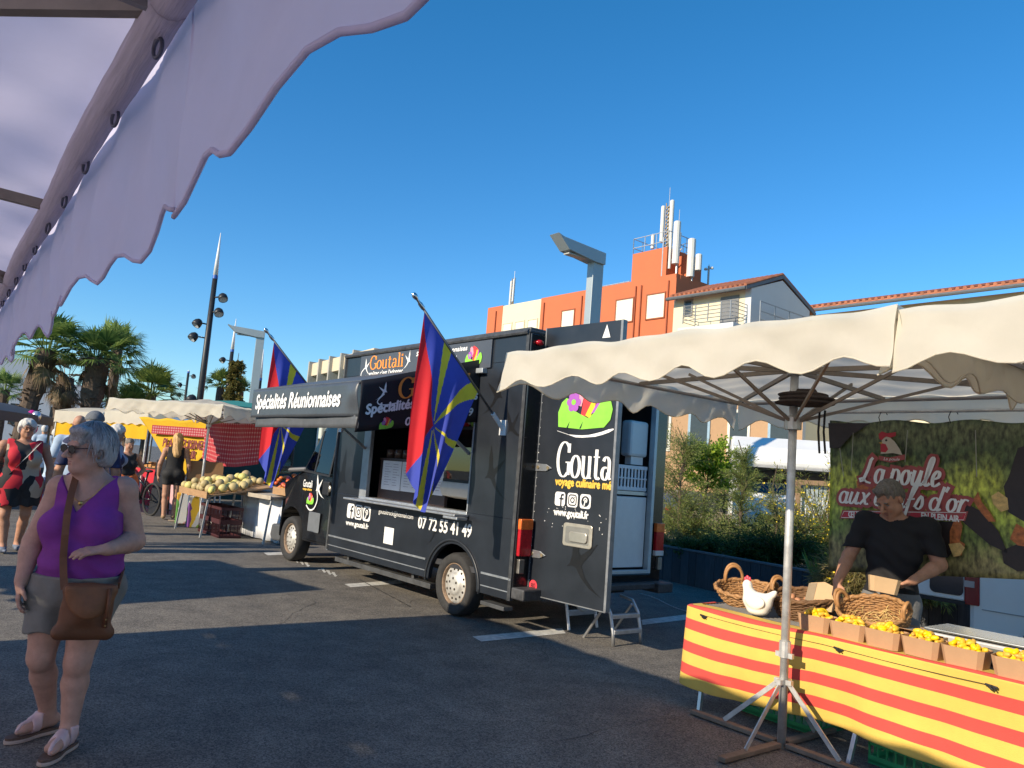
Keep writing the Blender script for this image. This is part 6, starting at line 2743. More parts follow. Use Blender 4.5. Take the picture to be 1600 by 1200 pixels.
plain_person('woman in a navy and white patterned skirt behind the woman in purple', (p_.x, p_.y, 0), math.atan2(-p_.x, p_.y), 1.60, SK3, SALT, 1.1, 'short', 0, 0, {}, .05,
             (('shirt', LBLUE, 'tee', .95, 1.44), ('skirt', NAVYP, 'shorts', .55, .98)), .016, SHOE, 160)
for px, py, Y, H, lb in ((66, 700, 24, 1.92, 'far man in a pale blue shirt seen from behind, left of the pair'), (84, 700, 25, 1.84, 'far man in a pale blue shirt seen from behind, right of the pair')):
    p_ = at(px, py, Y)
    plain_person(lb, (p_.x, p_.y, 0), math.atan2(-p_.x, p_.y), H, SK3, WHAIR, 1.15, 'short' if px < 70 else 'bob', 0, 0, {}, .05,
                 (('shirt', LBLUE, 'tee', .84, 1.46), ('trousers', DENIM, 'shorts', .1, .9)), .02, SHOE, 170, female=False)
# ================================================================ planter, shrubs, vehicles behind
pa = Vector((2.773, 13.26, 0))
pdv = Vector((.519, -.854, 0)).normalized()
PLZ = math.atan2(pdv.y, pdv.x)
WOODG = mat('grey_boards', (.060, .062, .068), .8, var=.35, scale=9, stretch=(6, 6, .6), bump=.3, bscale=20, island=.25)
pt = thing('planter', 'long low planter wall of dark grey upright boards behind the stalls', 'planter', pa, PLZ)
m = MB()
x = -4.0
rnd = random.Random(9)
while x < 9.5:
    w_ = rnd.choice((.16, .18, .2))
    m.box(x, x+w_-.008, -.02+rnd.uniform(-.006, .006), .03, 0, .545+rnd.uniform(-.006, .006))
    x += w_
m.build('board_wall', WOODG, pt)
m = MB()
m.box(-4, 9.5, -.03, .06, .548, .575)
m.build('coping', mat('coping_grey', (.15, .155, .16), .7, var=.2), pt)
m = MB()
m.sheet(lambda u, v: (-4+13.5*u, .06+7*v, .44+.08*math.sin(u*30)*math.sin(v*7)), 60, 12)
m.build('soil', mat('dry_soil', (.16, .12, .075), .95, var=.4, scale=12, bump=.6), pt)


def pl_pt(x, y, z=.46):
    return pa+pdv*x+Vector((-pdv.y, pdv.x, 0))*y+Vector((0, 0, z))


BARK = mat('thin_bark', (.10, .075, .05), .9, var=.3, scale=20, bump=.4)


def leaf_mat(name, a, b, tr=.35):
    return mat(name, a, .55, col2=b, var=.2, scale=3, trans=tr, island=.45, spec=.3)


LF_T = leaf_mat('tamarisk_leaf', (.20, .27, .075), (.30, .34, .11), .5)
LF_Y = leaf_mat('bright_leaf', (.22, .38, .035), (.32, .44, .05), .5)
LF_D = leaf_mat('dark_leaf', (.035, .085, .02), (.07, .125, .03))
LF_S = leaf_mat('dry_leaf', (.24, .22, .08), (.32, .27, .10))
FLO = mat('yellow_blossom', (.72, .55, .03), .6)


class Leaves:
    def __init__(s):
        s.v, s.n = [], 0

    def add(s, p, d, l, w, rnd):
        d = d.normalized()
        h = Vector((rnd.uniform(-1, 1), rnd.uniform(-1, 1), rnd.uniform(-1, 1)))
        x = d.cross(h)
        if x.length < 1e-4:
            return
        x = x.normalized()*w/2
        s.v += [p, p+d*l*.5+x, p+d*l, p+d*l*.5-x]

    def build(s, name, m, par=None, loc=None):
        me = bpy.data.meshes.new(name)
        me.from_pydata([tuple(p) for p in s.v], [], [(4*i, 4*i+1, 4*i+2, 4*i+3) for i in range(len(s.v)//4)])
        me.materials.append(m)
        return link(name, me, par, loc=loc)


def shrub(name, label, loc, H, R, seed, leafm, n_br=26, leaf=(.05, .012), per=60, droop=.2, up_=1.0, cat='shrub', group=None, trunk=True, blossom=0, base=0.0, tipw=1.0):
    rnd = random.Random(seed)
    root = thing(name, label, cat, loc, rnd.uniform(0, 6), group)
    n_br, per, leaf = int(n_br*1.3), int(per*1.7), (leaf[0]*.95, leaf[1]*1.15)
    Lv = Leaves()
    m = MB()
    fl_ = []
    if trunk:
        pts = [Vector((0, 0, -.05))]
        for i in range(1, 6):
            pts.append(Vector((rnd.uniform(-.06, .06)*i*.4, rnd.uniform(-.06, .06)*i*.4, H*.82*i/5)))
        m.tube(pts, [.028*H*.6*(1-.16*i) for i in range(6)], 6)
    for b in range(n_br):
        an = rnd.uniform(0, 6.283)
        t0 = rnd.uniform(base, .85) if trunk else 0
        o = Vector((0, 0, H*.8*t0))
        L = rnd.uniform(.45, 1.0)*R*(1.25-.55*t0 if trunk else 1.0)
        rise = up_*rnd.uniform(.5, 1.2)
        pts = [o]
        d = Vector((math.cos(an), math.sin(an), rise)).normalized()
        if not trunk:
            d = Vector((math.cos(an)*rnd.uniform(.2, 1), math.sin(an)*rnd.uniform(.2, 1), rise)).normalized()
            L = H*rnd.uniform(.55, 1.05)
        ns = 6
        for i in range(ns):
            d = (d+Vector((rnd.uniform(-.18, .18), rnd.uniform(-.18, .18), -droop*i/ns))).normalized()
            pts.append(pts[-1]+d*L/ns)
        m.tube(pts, [.009*(1-.13*i) for i in range(ns+1)], 4, False)
        for k in range(per):
            t = rnd.uniform(.12, 1)*ns*.999
            i = int(t)
            p = pts[i].lerp(pts[i+1], t-i)
            dr = (pts[i+1]-pts[i]).normalized()
            q = Vector((rnd.gauss(0, 1), rnd.gauss(0, 1), rnd.gauss(0, 1))).normalized()
            sp_ = rnd.random()**1.5*.16*R*tipw
            Lv.add(p+q*sp_, dr*.9+q*.8, leaf[0]*rnd.uniform(.6, 1.4), leaf[1], rnd)
            if blossom and rnd.random() < blossom and t > 3:
                fl_.append(p+q*sp_*1.2)
    m.build('branch', BARK, root)
    Lv.build('foliage', leafm, root)
    if fl_:
        Fw = Leaves()
        for p in fl_:
            for k in range(2):
                Fw.add(p, Vector((rnd.uniform(-1, 1), rnd.uniform(-1, 1), rnd.uniform(0, 1))), .035, .03, rnd)
        Fw.build('blossom', FLO, root)
    return root


# (photo x, forward distance Y) give the spot along the bed
def bed(px, Y):
    p = at(px, 800, Y)
    return Vector((p.x, p.y, .46))


GB = 'shrubs growing in the planter bed'
shrub('tamarisk_bush', 'feathery pale green bush right beside the rear corner of the truck', bed(1062, 15.4), 2.8, 1.05, 1, LF_T, 46, (.075, .010), 105, .3, 1.3, group=GB)
shrub('leafy_bush', 'bright lime green leafy bush between two feathery bushes', bed(1102, 16.2), 2.75, .85, 2, LF_Y, 40, (.065, .045), 60, .25, .9, group=GB, base=.45)
shrub('tamarisk_bush', 'tall feathery bush in front of the left edge of the white motorhome', bed(1158, 14.8), 2.55, .6, 3, LF_T, 34, (.075, .009), 85, .3, 1.5, group=GB, base=.2)
shrub('tamarisk_bush', 'thin feathery bush in front of the windscreen of the white motorhome', bed(1212, 13.9), 2.0, .45, 4, LF_T, 24, (.06, .008), 60, .3, 1.6, group=GB)
shrub('low_bush', 'rounded mid green bush between the truck and the motorhome', bed(1085, 15.6), 1.3, .95, 25, LF_T, 60, (.06, .016), 90, .3, .7, trunk=False, group=GB)
shrub('low_bush', 'tall loose green bush in front of the motorhome bumper', bed(1180, 14.9), .85, .6, 26, LF_T, 50, (.07, .013), 80, .3, 1.0, trunk=False, group=GB)
shrub('low_bush', 'dark bush at the planter edge below the motorhome bumper', bed(1172, 12.4), .42, .6, 27, LF_D, 50, (.06, .018), 80, .3, .7, trunk=False, group=GB)
shrub('low_bush', 'low dark green bush at the planter edge near the truck', bed(1092, 13.0), .45, .6, 5, LF_D, 34, (.045, .022), 80, .3, .6, trunk=False, group=GB)
shrub('low_bush', 'low mid green bush below the motorhome headlight', bed(1150, 14.0), .95, .7, 6, LF_T, 34, (.05, .014), 80, .3, .6, trunk=False, group=GB)
shrub('low_bush', 'dense dark bush just left of the parasol pole', bed(1226, 12.4), 1.1, .75, 7, LF_D, 60, (.075, .012), 95, .35, .7, trunk=False, group=GB)
shrub('flowering_bush', 'loose bush with small yellow flowers right of the parasol pole', bed(1284, 13.0), 1.6, .7, 8, leaf_mat('broom_leaf', (.20, .24, .06), (.31, .33, .08), .5), 50, (.07, .010), 70, .25, 1.2, trunk=False, group=GB, blossom=.05)
shrub('dry_grass_tuft', 'straw coloured dry tuft beside the seller elbow', bed(1330, 9.6), .62, .5, 9, LF_S, 60, (.10, .008), 50, .5, .8, trunk=False, group=GB, blossom=.01)
shrub('dry_grass_tuft', 'dry yellow green tuft behind the seller shoulder', bed(1400, 9.3), .60, .5, 10, LF_S, 50, (.10, .008), 45, .5, .8, trunk=False, group=GB)
shrub('dry_grass_tuft', 'greener tuft showing between the seller arm and his shirt', bed(1450, 9.0), .60, .5, 12, LF_T, 44, (.09, .010), 45, .5, .8, trunk=False, group=GB)
shrub('tamarisk_bush', 'feathery bush at the back of the bed next to the lime bush', bed(1130, 17.0), 2.6, .9, 14, LF_T, 34, (.07, .010), 70, .3, 1.3, group=GB)
shrub('low_bush', 'low pale bush at the foot of the feathery bush beside the truck', bed(1050, 13.6), .5, .5, 15, LF_S, 30, (.06, .012), 60, .4, .6, trunk=False, group=GB)
shrub('flowering_bush', 'tall loose bush with yellow flowers against the banner edge', bed(1308, 13.2), 1.9, .6, 16, leaf_mat('broom_leaf', (.20, .24, .06), (.31, .33, .08), .5), 40, (.07, .010), 60, .25, 1.4, trunk=False, group=GB, blossom=.07)
# broad blades
Lv = Leaves()
rnd = random.Random(4)
for i in range(16):
    d = Vector((rnd.uniform(-.6, .6), rnd.uniform(-.6, .6), 1))
    Lv.add(Vector((rnd.uniform(-.08, .08), rnd.uniform(-.08, .08), 0)), d, rnd.uniform(.3, .55), .05, rnd)
tag(Lv.build('broad_leaved_plant', mat('blade_green', (.14, .26, .05), .5, var=.2, trans=.3), loc=bed(1288, 10.0)), 'small plant with broad pale green blades in front of the flowering bush', 'plant')

WHT = mat('vehicle_white', (.70, .70, .68), .3, var=.05, scale=2, coat=.3)
DGL = glass_mat('windscreen_glass', (.10, .16, .17), .03, .6)
# ---- motorhome
cam_p = at(1226, 760, 18.2)
mh = thing('motorhome', 'white motorhome parked nose on behind the shrubs with its over-cab bed', 'motorhome', (cam_p.x, cam_p.y, 0), math.atan2(-cam_p.x, cam_p.y)+R_(4))
m = MB()
MPY = Matrix(((0, 0, 1, 0), (1, 0, 0, 0), (0, 1, 0, 0), (0, 0, 0, 1)))       # (y, z) profile along x
m.prism([(.0, 1.95), (-.05, 2.08), (.12, 2.38), (.55, 2.62), (5.5, 2.68), (5.5, .5), (1.5, .5), (1.5, 1.9)], -1.05, 1.05, MPY)
m.prism([(.30, 1.94), (-.22, 1.36), (-.42, 1.18), (-.55, .95), (-.58, .48), (1.5, .48), (1.5, 1.94)], -.98, .98, MPY)
m.build('body', WHT, mh, bevel=.06)
m = MB()
nrm = Vector((0, -.60, .50)).normalized()*.012
a = [v3(-.88, -.195, 1.40), v3(.88, -.195, 1.40), v3(.84, .255, 1.90), v3(-.84, .255, 1.90)]
m._a([p+nrm for p in a]+[p+nrm*1.8 for p in a], [(3, 2, 1, 0), (4, 5, 6, 7), (0, 1, 5, 4), (1, 2, 6, 5), (2, 3, 7, 6), (3, 0, 4, 7)])
m.build('windscreen', DGL, mh)
m = MB()
m.sheet(lambda u, v: (-.80+1.6*u, .30+.02*v, 1.45+.4*v), 2, 2)
m.box(-.85, .85, -.02, .25, 1.34, 1.37)
m.build('dashboard', DARK, mh)
for d in (-1, 1):
    m = MB()
    m.prism([(d*.62, .78), (d*.90, .80), (d*.94, 1.10), (d*.80, 1.14), (d*.66, 1.0)], .56, .60, Matrix(((1, 0, 0, 0), (0, 0, -1, 0), (0, 1, 0, 0), (0, 0, 0, 1))))
    m.build('headlight', mat('lamp_lens', (.55, .58, .60), .08), mh, bevel=.02)
    m = MB()
    m.box(d*1.16-.09, d*1.16+.09, -.16, -.05, 1.42, 1.78)
    m.bar((d*.9, -.1, 1.5), (d*1.16, -.1, 1.5), .05)
    m.build('wing_mirror', DARK, mh, bevel=.03)
    m = MB()
    m.lathe([(.0, 0), (.31, 0), (.33, .03), (.33, .2), (.0, .2)], 24, (d*.95-.1, .35, .33), (1, 0, 0))
    m.build('wheel', RUB, mh, smooth=False)
m = MB()
m.prism([(-.86, .40), (.86, .40), (.92, .62), (.55, .70), (-.55, .70), (-.92, .62)], .57, .66, Matrix(((1, 0, 0, 0), (0, 0, -1, 0), (0, 1, 0, 0), (0, 0, 0, 1))))
m.build('bumper', WHT, mh, bevel=.02)
m = MB()
m.box(-.5, .5, -.602, -.585, .80, .98)
for i in range(4):
    m.box(-.5, .5, -.61, -.6, .82+i*.045, .835+i*.045)
m.build('grille', DARK, mh)
m = MB()
m.box(-.60, -.10, -.69, -.665, .50, .60)
lp_ = m.build('number_plate', WHT, mh)
m = MB()
m.box(-.60, -.56, -.692, -.69, .50, .60)
m.build('blue_band', mat('plate_blue', (.03, .10, .45), .4), lp_)
m = MB()
m.box(-.98, .98, -.02, .05, 1.95, 1.99)
m.build('cab_seam', mat('seam_grey', (.3, .3, .3), .5), mh)
mh.scale = (1.19, 1.19, 1.12)
# timber trellis beside it
tz = thing('trellis', 'light timber post and rail frame standing right of the motorhome windscreen', 'fence', at(1272, 780, 16.2)*1, 0)
tz.location.z = 0
m = MB()
for x_ in (-.34, .36, 1.05):
    m.bar((x_, 0, 0), (x_, 0, 1.85), .085)
m.build('post', mat('raw_timber', (.32, .20, .11), .8, var=.25, scale=8, stretch=(4, 4, .5)), tz)
m = MB()
m.bar((-.4, .0, 1.86), (1.1, .0, 1.90), .10)
m.bar((-.4, .0, .9), (1.1, .0, .92), .08)
m.build('rail', mat('raw_timber', (.32, .20, .11)), tz)
m = MB()
for i in range(16):
    x_ = -.32+i*.09
    m.box(x_, x_+.06, .05, .065, .2, 1.8)
m.build('slat', mat('pale_slat', (.42, .48, .47), .7, var=.15), tz)
# low timber fence at the back of the bed
lf = thing('timber_fence', 'low weathered timber fence behind the shrubs beside the truck', 'fence', at(1050, 815, 19)*1, -.25)
lf.location.z = 0
m = MB()
for i in range(30):
    m.box(i*.15, i*.15+.135, 0, .02, .1, 1.02+.02*math.sin(i*3))
m.build('board', mat('weathered_timber', (.26, .21, .16), .85, var=.3, scale=7, stretch=(4, 4, .5)), lf)
cr = thing('parked_car', 'dark parked car with a red tail lamp glimpsed through the shrubs', 'car', at(1110, 790, 23)*1, .3)
cr.location.z = 0
m = MB()
m.prism([(-2.0, .35), (2.0, .35), (2.05, .85), (1.3, .98), (.8, 1.45), (-1.2, 1.48), (-1.9, .95), (-2.05, .8)], -.85, .85, Matrix(((1, 0, 0, 0), (0, 0, -1, 0), (0, 1, 0, 0), (0, 0, 0, 1))))
m.build('body', mat('dark_car_paint', (.04, .045, .055), .25, var=.1, coat=.5), cr, bevel=.08)
m = MB()
for x_ in (-1.25, 1.3):
    m.lathe([(0, 0), (.30, 0), (.32, .04), (.32, .2), (0, .2)], 20, (x_, -.9, .32), (0, 1, 0))
m.build('wheel', RUB, cr)
m = MB()
m.prism([(-1.1, .98), (.65, .98), (.55, 1.38), (-1.0, 1.4)], .86, .87, Matrix(((1, 0, 0, 0), (0, 0, -1, 0), (0, 1, 0, 0), (0, 0, 0, 1))))
m.build('window', DGL, cr)
m = MB()
m.box(-1.98, -1.75, -.90, -.84, .82, .98)
m.build('tail_light', TLR, cr, bevel=.02)

# ---- white van behind the egg stall
wv = thing('white_van', 'white van behind the egg stall with a dark red tail light', 'van', (4.515, 7.50, 0), math.atan2(-FY, -FX))
# local x forward (to the right), local -y is the side we see
m = MB()
m.prism([(0, .32), (4.6, .32), (4.75, .6), (4.7, 1.0), (3.9, 1.2), (3.3, 1.92), (.12, 1.98), (.03, 1.9), (0, 1.0)], -1.75, 0, Matrix(((1, 0, 0, 0), (0, 0, -1, 0), (0, 1, 0, 0), (0, 0, 0, 1))))
m.v = [(x, -y if False else y, z) for x, y, z in m.v]
m.v = [(x, y, z) for x, y, z in m.v]
m.build('body', WHT, wv, bevel=.05)
m = MB()
m.box(.12, 4.2, -.006, .003, .645, .655)
m.box(.10, 4.2, -.012, .003, .40, .46)
m.build('side_seam', mat('seam_grey', (.3, .3, .3), .5), wv)
m = MB()
m.box(-.03, .10, -.018, .05, .675, 1.06)
tl_ = m.build('tail_light', mat('dark_red_lens', (.20, .008, .014), .2, var=.2), wv, bevel=.012)
m = MB()
m.box(-.034, .06, -.021, .04, .84, .90)
m.build('clear_lens', mat('lens_clear_grey', (.40, .34, .33), .3), tl_)
for x_ in (.75, 3.85):
    m = MB()
    m.lathe([(0, -.01), (.20, -.01), (.31, 0), (.33, .04), (.33, .2), (0, .2)], 24, (x_, -.03, .33), (0, 1, 0))
    m.build('wheel', RUB, wv)
m = MB()
m.box(-.66, -.03, -.02, .02, .70, 1.85)
rd_ = m.build('rear_door', WHT, wv, bevel=.015)
m = MB()
m.prism(rrect(-.34, -.035, .745, 1.5, .05), .021, .026, Matrix(((1, 0, 0, 0), (0, 0, -1, 0), (0, 1, 0, 0), (0, 0, 0, 1))))
m.build('window', mat('dark_privacy_glass', (.02, .025, .032), .08), rd_)
m = MB()
m.box(-.70, -.02, -.026, .024, .665, .70)
m.build('seal', DARK, rd_)
m = MB()
m.prism([(-.62, .70), (-.50, .70), (-.51, .78), (-.555, .86), (-.59, .80)], .022, .05, Matrix(((1, 0, 0, 0), (0, 0, -1, 0), (0, 1, 0, 0), (0, 0, 0, 1))))
m.build('wiper_cover', DARK, rd_, bevel=.006)

# ================================================================ buildings
OCH = mat('orange_render', (.54, .145, .060), .85, var=.07, scale=.8, bump=.15, bscale=30)
CRM = mat('cream_render', (.66, .59, .42), .85, var=.06, scale=.8, bump=.12, bscale=30)
SHUT = mat('white_shutter', (.74, .70, .58), .6, var=.04)
TILE = mat('roof_tile', (.40, .145, .075), .8, var=.35, scale=3, bump=.5, bscale=12)
GREYW = mat('grey_render', (.56, .57, .57), .85, var=.05, scale=.8)
MSIDE = Matrix(((-1, 0, 0, 0), (0, 0, 1, 0), (0, 1, 0, 0), (0, 0, 0, 1)))
# local: x = the truck's heading, y = towards us; façade plane y=0
ob = thing('orange_building', 'orange and cream apartment block with antenna masts on its roof', 'building', (8.296, 40, 0), TRZ)
m = MB()
m.box(-.02, 10.76, -14, 0, 0, 12.60)
m.box(14.65, 16.3, -14, 0, 0, 12.60)
m.box(0, 10.76, -.35, 0, 12.60, 12.84)
m.box(14.65, 16.3, -.35, 0, 12.60, 12.84)
m.box(-.02, .33, -14, -.35, 12.60, 12.84)
m.build('wall', OCH, ob)
m = MB()
m.box(10.76, 14.65, -14, -.02, 0, 12.80)
m.build('cream_wall', CRM, ob)
wins = [(1.29, 11.2, 1.2, 1.32), (3.55, 11.2, 1.25, 1.30), (8.15, 11.17, 1.05, 1.12)]
for k in range(3):
    wins.append((11.45+k*1.28, 11.05, .85, .90))
for fl in (7.9, 4.7):
    for x in (1.29, 3.55, 8.15, 12.0, 14.0):
        wins.append((x, fl, 1.15, 1.3))
for x, z, w_, h_ in wins:
    cream = x > 10.76
    m = MB()
    y0 = -.02 if cream else 0
    t = .07
    for a in ((x-w_/2-t, x-w_/2, z-h_/2-t, z+h_/2+t), (x+w_/2, x+w_/2+t, z-h_/2-t, z+h_/2+t), (x-w_/2, x+w_/2, z+h_/2, z+h_/2+t), (x-w_/2-.05, x+w_/2+.05, z-h_/2-t, z-h_/2)):
        m.box(a[0], a[1], y0, y0+.06, a[2], a[3])
    wo = m.build('window', CRM if cream else mat('window_surround', (.30, .09, .04), .8), ob)
    m = MB()
    m.box(x-w_/2, x+w_/2, y0+.003, y0+.02, z-h_/2, z+h_/2)
    for q in range(8):
        zz = z-h_/2+h_*q/8
        m.box(x-w_/2, x+w_/2, y0+.02, y0+.026, zz, zz+h_/8-.02)
    m.build('shutter', SHUT, wo)
m = MB()
for x in (.45, 2.35, 2.75, 5.7, 6.5, 7.0, 15.3, 10.4):
    m.bar((x, .05, 0), (x, .05, 12.5), .07)
m.build('downpipe', mat('pipe_terracotta', (.30, .075, .03), .7), ob)
m = MB()
m.box(1.05, 3.55, -2.8, -.4, 12.6, 14.60)
m.box(.2, 1.05, -2.4, -1.2, 12.6, 14.2)
m.build('roof_tower', OCH, ob)
RAILM = mat('rail_steel', (.45, .46, .46), .4, .6)


def railing(m, x0, x1, y0, y1, z, h=.9):
    for p, q in (((x0, y0), (x1, y0)), ((x1, y0), (x1, y1)), ((x1, y1), (x0, y1)), ((x0, y1), (x0, y0))):
        for zz in (.35, .9):
            m.bar((*p, z+h*zz), (*q, z+h*zz), .035)
        for i in range(4):
            t = i/3
            a = (p[0]+(q[0]-p[0])*t, p[1]+(q[1]-p[1])*t)
            m.bar((*a, z), (*a, z+h*.92), .035)


m = MB()
railing(m, 1.0, 3.55, -2.8, -.42, 14.6, 1.0)
for i in range(8):
    m.bar((4.4+i*.45, -1.2, 12.6), (4.4+i*.45, -1.2, 13.35), .04)
m.bar((4.4, -1.2, 13.3), (7.6, -1.2, 13.3), .045)
m.bar((4.4, -1.2, 13.0), (7.6, -1.2, 13.0), .035)
m.bar((2.2, -.6, 12.7), (.2, -.6, 14.4), .06)
m.bar((1.35, -.42, 12.7), (1.35, -.42, 15.2), .07)
m.build('roof_railing', RAILM, ob)
ANT = mat('antenna_white', (.62, .62, .58), .5, var=.05)
LAT = mat('lattice_tan', (.36, .29, .20), .6, .3)


def mast(label, x, y, z0, hs, panels, lattice=None, rod=None):
    r = thing('antenna_mast', label, 'antenna', ob.matrix_basis @ v3(x, y, z0), TRZ, 'phone antennas on the orange block roof')
    m = MB()
    m.tube([(0, 0, 0), (0, 0, hs)], .06, 8)
    if lattice:
        for i in range(int(lattice/.22)):
            z = .3+i*.22
            m.bar((-.14, 0, z), (.14, 0, z+.2), .035)
            m.bar((.14, .1, z), (-.14, .1, z+.2), .035)
        m.bar((-.15, .05, .2), (-.15, .05, lattice+.3), .045)
        m.bar((.15, .05, .2), (.15, .05, lattice+.3), .045)
    m.build('mast_pole', LAT if lattice else RAILM, r)
    for dx, dy, za, zb, w_ in panels:
        m = MB()
        m.tube([(dx, dy, za), (dx, dy, zb-.05), (dx, dy, zb)], [w_/2, w_/2, w_/2*.7], 10)
        m.build('antenna_panel', ANT, r, smooth=False)
    if rod:
        m = MB()
        m.tube([(0, 0, hs), (0, 0, hs+rod)], .018, 5)
        m.build('rod', RAILM, r)
    return r


ob.matrix_basis  # placed
bpy.context.view_layer.update()
mast('tall lattice mast with two white antenna panels on the orange roof tower', 1.75, -1.2, 14.6, 2.7, [(.33, .1, .6, 2.75, .24), (-.30, .1, .4, 2.95, .26), (1.05, 0, .4, 1.25, .22), (-.85, 0, .1, 1.0, .22)], 2.6, 1.1)
mast('thick white antenna column right of the orange roof tower', 0.5, -.6, 12.85, 3.0, [(0, .12, .7, 3.1, .40), (.42, .1, .5, 2.2, .16)], None, .8)
mast('shorter white antenna column at the right end of the orange roof', 0.0, -1.3, 12.7, 2.3, [(0, .12, .2, 2.35, .44), (-.5, .1, .5, 1.4, .36)], None, None)
mast('thin lattice antenna at the left end of the orange and cream roof', 14.9, -1.0, 12.8, 2.1, [(.16, .1, .3, 2.0, .16), (-.12, .1, .5, 2.1, .14)], 1.9, .6)
mast('small twin lamp mast at the far right end of the orange roof', 0.0, -2.8, 12.7, 1.2, [(-.2, 0, 1.0, 1.12, .2), (.2, 0, 1.0, 1.12, .2)], None, .1)

# ---- cream house with tiled roof
hc = Vector((8.114, 27, 0))
ch = thing('cream_house', 'cream house with a tiled gable roof, grey end wall and a railed balcony', 'house', hc, TRZ)
m = MB()
m.box(0, 3.2, -7, 0, 0, 8.78)
m.build('wall', CRM, ch)
m = MB()
MG = Matrix(((0, 0, -1, 0), (-1, 0, 0, 0), (0, 1, 0, 0), (0, 0, 0, 1)))      # u = -y, v = z, pushed towards -x
m.prism([(0, 0), (4.0, 0), (4.0, 8.75), (2.0, 9.52), (0, 8.80)], .003, .25, MG)
m.build('end_wall', GREYW, ch)
m = MB()
for (ya, za, yb, zb) in ((.35, 8.75, -2.0, 9.66), (-2.0, 9.66, -4.4, 8.68)):
    m._a([(3.2, ya, za), (-.25, ya, za), (-.25, yb, zb), (3.2, yb, zb), (3.2, ya, za+.09), (-.25, ya, za+.09), (-.25, yb, zb+.09), (3.2, yb, zb+.09)],
         [(3, 2, 1, 0), (4, 5, 6, 7), (0, 1, 5, 4), (1, 2, 6, 5), (2, 3, 7, 6), (3, 0, 4, 7)])
for i in range(17):
    x = -.22+i*.205
    m.tube([(x, .36, 8.86), (x, -2.0, 9.77)], .062, 6)
    m.tube([(x, -2.0, 9.77), (x, -4.4, 8.79)], .062, 6)
m.build('roof', TILE, ch)
m = MB()
m.tube([(-.27, .40, 8.74), (3.25, .40, 8.74)], .07, 8)
m.bar((-.27, .38, 8.74), (-.27, -2.0, 9.66), .05, .12)
m.bar((-.27, -2.0, 9.66), (-.27, -4.4, 8.68), .05, .12)
m.build('gutter', mat('gutter_grey', (.10, .11, .12), .5), ch)
m = MB()
m.box(2.28, 2.68, 0, .04, 8.08, 8.70)
wd_ = m.build('window', mat('window_grey', (.22, .23, .24), .6), ch)
m = MB()
m.box(2.34, 2.62, .04, .045, 8.13, 8.65)
m.build('pane', mat('dark_pane', (.05, .06, .065), .12), wd_)
m = MB()
m.box(.24, 1.02, 0, .03, 6.4, 8.62)
m.build('balcony_door', mat('grey_door', (.16, .165, .17), .6, var=.1), ch)
m = MB()
m.box(-.2, 2.2, .0, .95, 7.2, 7.4)
m.build('balcony_floor', GREYW, ch)
m = MB()
for z in (7.66, 7.80, 7.94, 8.08, 8.20):
    m.tube([(2.15, 0, z), (2.15, .75, z), (1.95, .92, z), (.1, .92, z), (-.1, .75, z), (-.1, 0, z)], .016, 5)
for x in (2.0, 1.45, .9, .35, -.05):
    m.bar((x, .92, 7.55), (x, .92, 8.2), .03)
m.build('balcony_railing', mat('railing_grey', (.30, .31, .31), .4, .5), ch)
m = MB()
for z in (7.6, 7.9, 8.25):
    m.bar((-.7, .1, z), (-.7, -4.7, z), .03)
for i in range(6):
    m.bar((-.7, .1-i*.95, 7.4), (-.7, .1-i*.95, 8.25), .03)
m.build('terrace_railing', mat('railing_grey', (.30, .31, .31), .4, .5), ch)
m = MB()
m.box(-.03, .0, -2.45, -2.05, 8.02, 8.55)
m.build('side_window', mat('dark_pane', (.05, .06, .065), .12), ch)
# ---- long tiled roof further right
lr = thing('tiled_house', 'long low house with an orange tiled roof at the far right above the parasols', 'house', at(1255, 486, 34)*1, TRZ)
z_ = lr.location.z
lr.location.z = 0
m = MB()
m.box(-16, 1.0, -8, -.5, 0, z_-.12)
m.build('wall', CRM, lr)
m = MB()
m._a([(1.4, .2, z_-.05), (-16, .2, z_-.05), (-16, -4.2, z_+1.15), (1.4, -4.2, z_+1.15), (1.4, .2, z_+.08), (-16, .2, z_+.08), (-16, -4.2, z_+1.3), (1.4, -4.2, z_+1.3)],
     [(3, 2, 1, 0), (4, 5, 6, 7), (0, 1, 5, 4), (1, 2, 6, 5), (2, 3, 7, 6), (3, 0, 4, 7)])
for i in range(66):
    x = 1.3-i*.26
    m.tube([(x, .22, z_+.10), (x, -4.2, z_+1.32)], .075, 6)
m.build('roof', TILE, lr)
m = MB()
m.tube([(1.4, .28, z_-.08), (-16, .28, z_-.08)], .08, 8)
m.build('gutter', mat('gutter_grey', (.10, .11, .12), .5), lr)
# ---- warm coloured houses low behind the shrubs
for nm, px, Y, w_, h_, mt, lb in (('low_building', 1120, 25, 5.2, 4.9, mat('peach_render', (.46, .28, .15), .85, var=.06), 'peach coloured low building seen under the parasol edge behind the shrubs'),):
    p_ = at(px, 700, Y)
    r = thing(nm, lb, 'building', (p_.x, p_.y, 0), math.atan2(-p_.x, p_.y))
    m = MB()
    m.box(-w_/2, w_/2, 0, 6, 0, h_)
    m.build('wall', mt, r)
    for i in range(4):
        m = MB()
        m.box(-2.2+i*1.25, -1.5+i*1.25, -.03, 0, 2.7, 4.2)
        wf = m.build('window', mat('pale_blue_shutter', (.30, .42, .50), .6) if i % 2 else SHUT, r)
        m = MB()
        m.box(-2.12+i*1.25, -1.58+i*1.25, -.035, -.031, 2.8, 4.1)
        m.build('pane', mat('dark_pane', (.05, .06, .065), .12), wf)
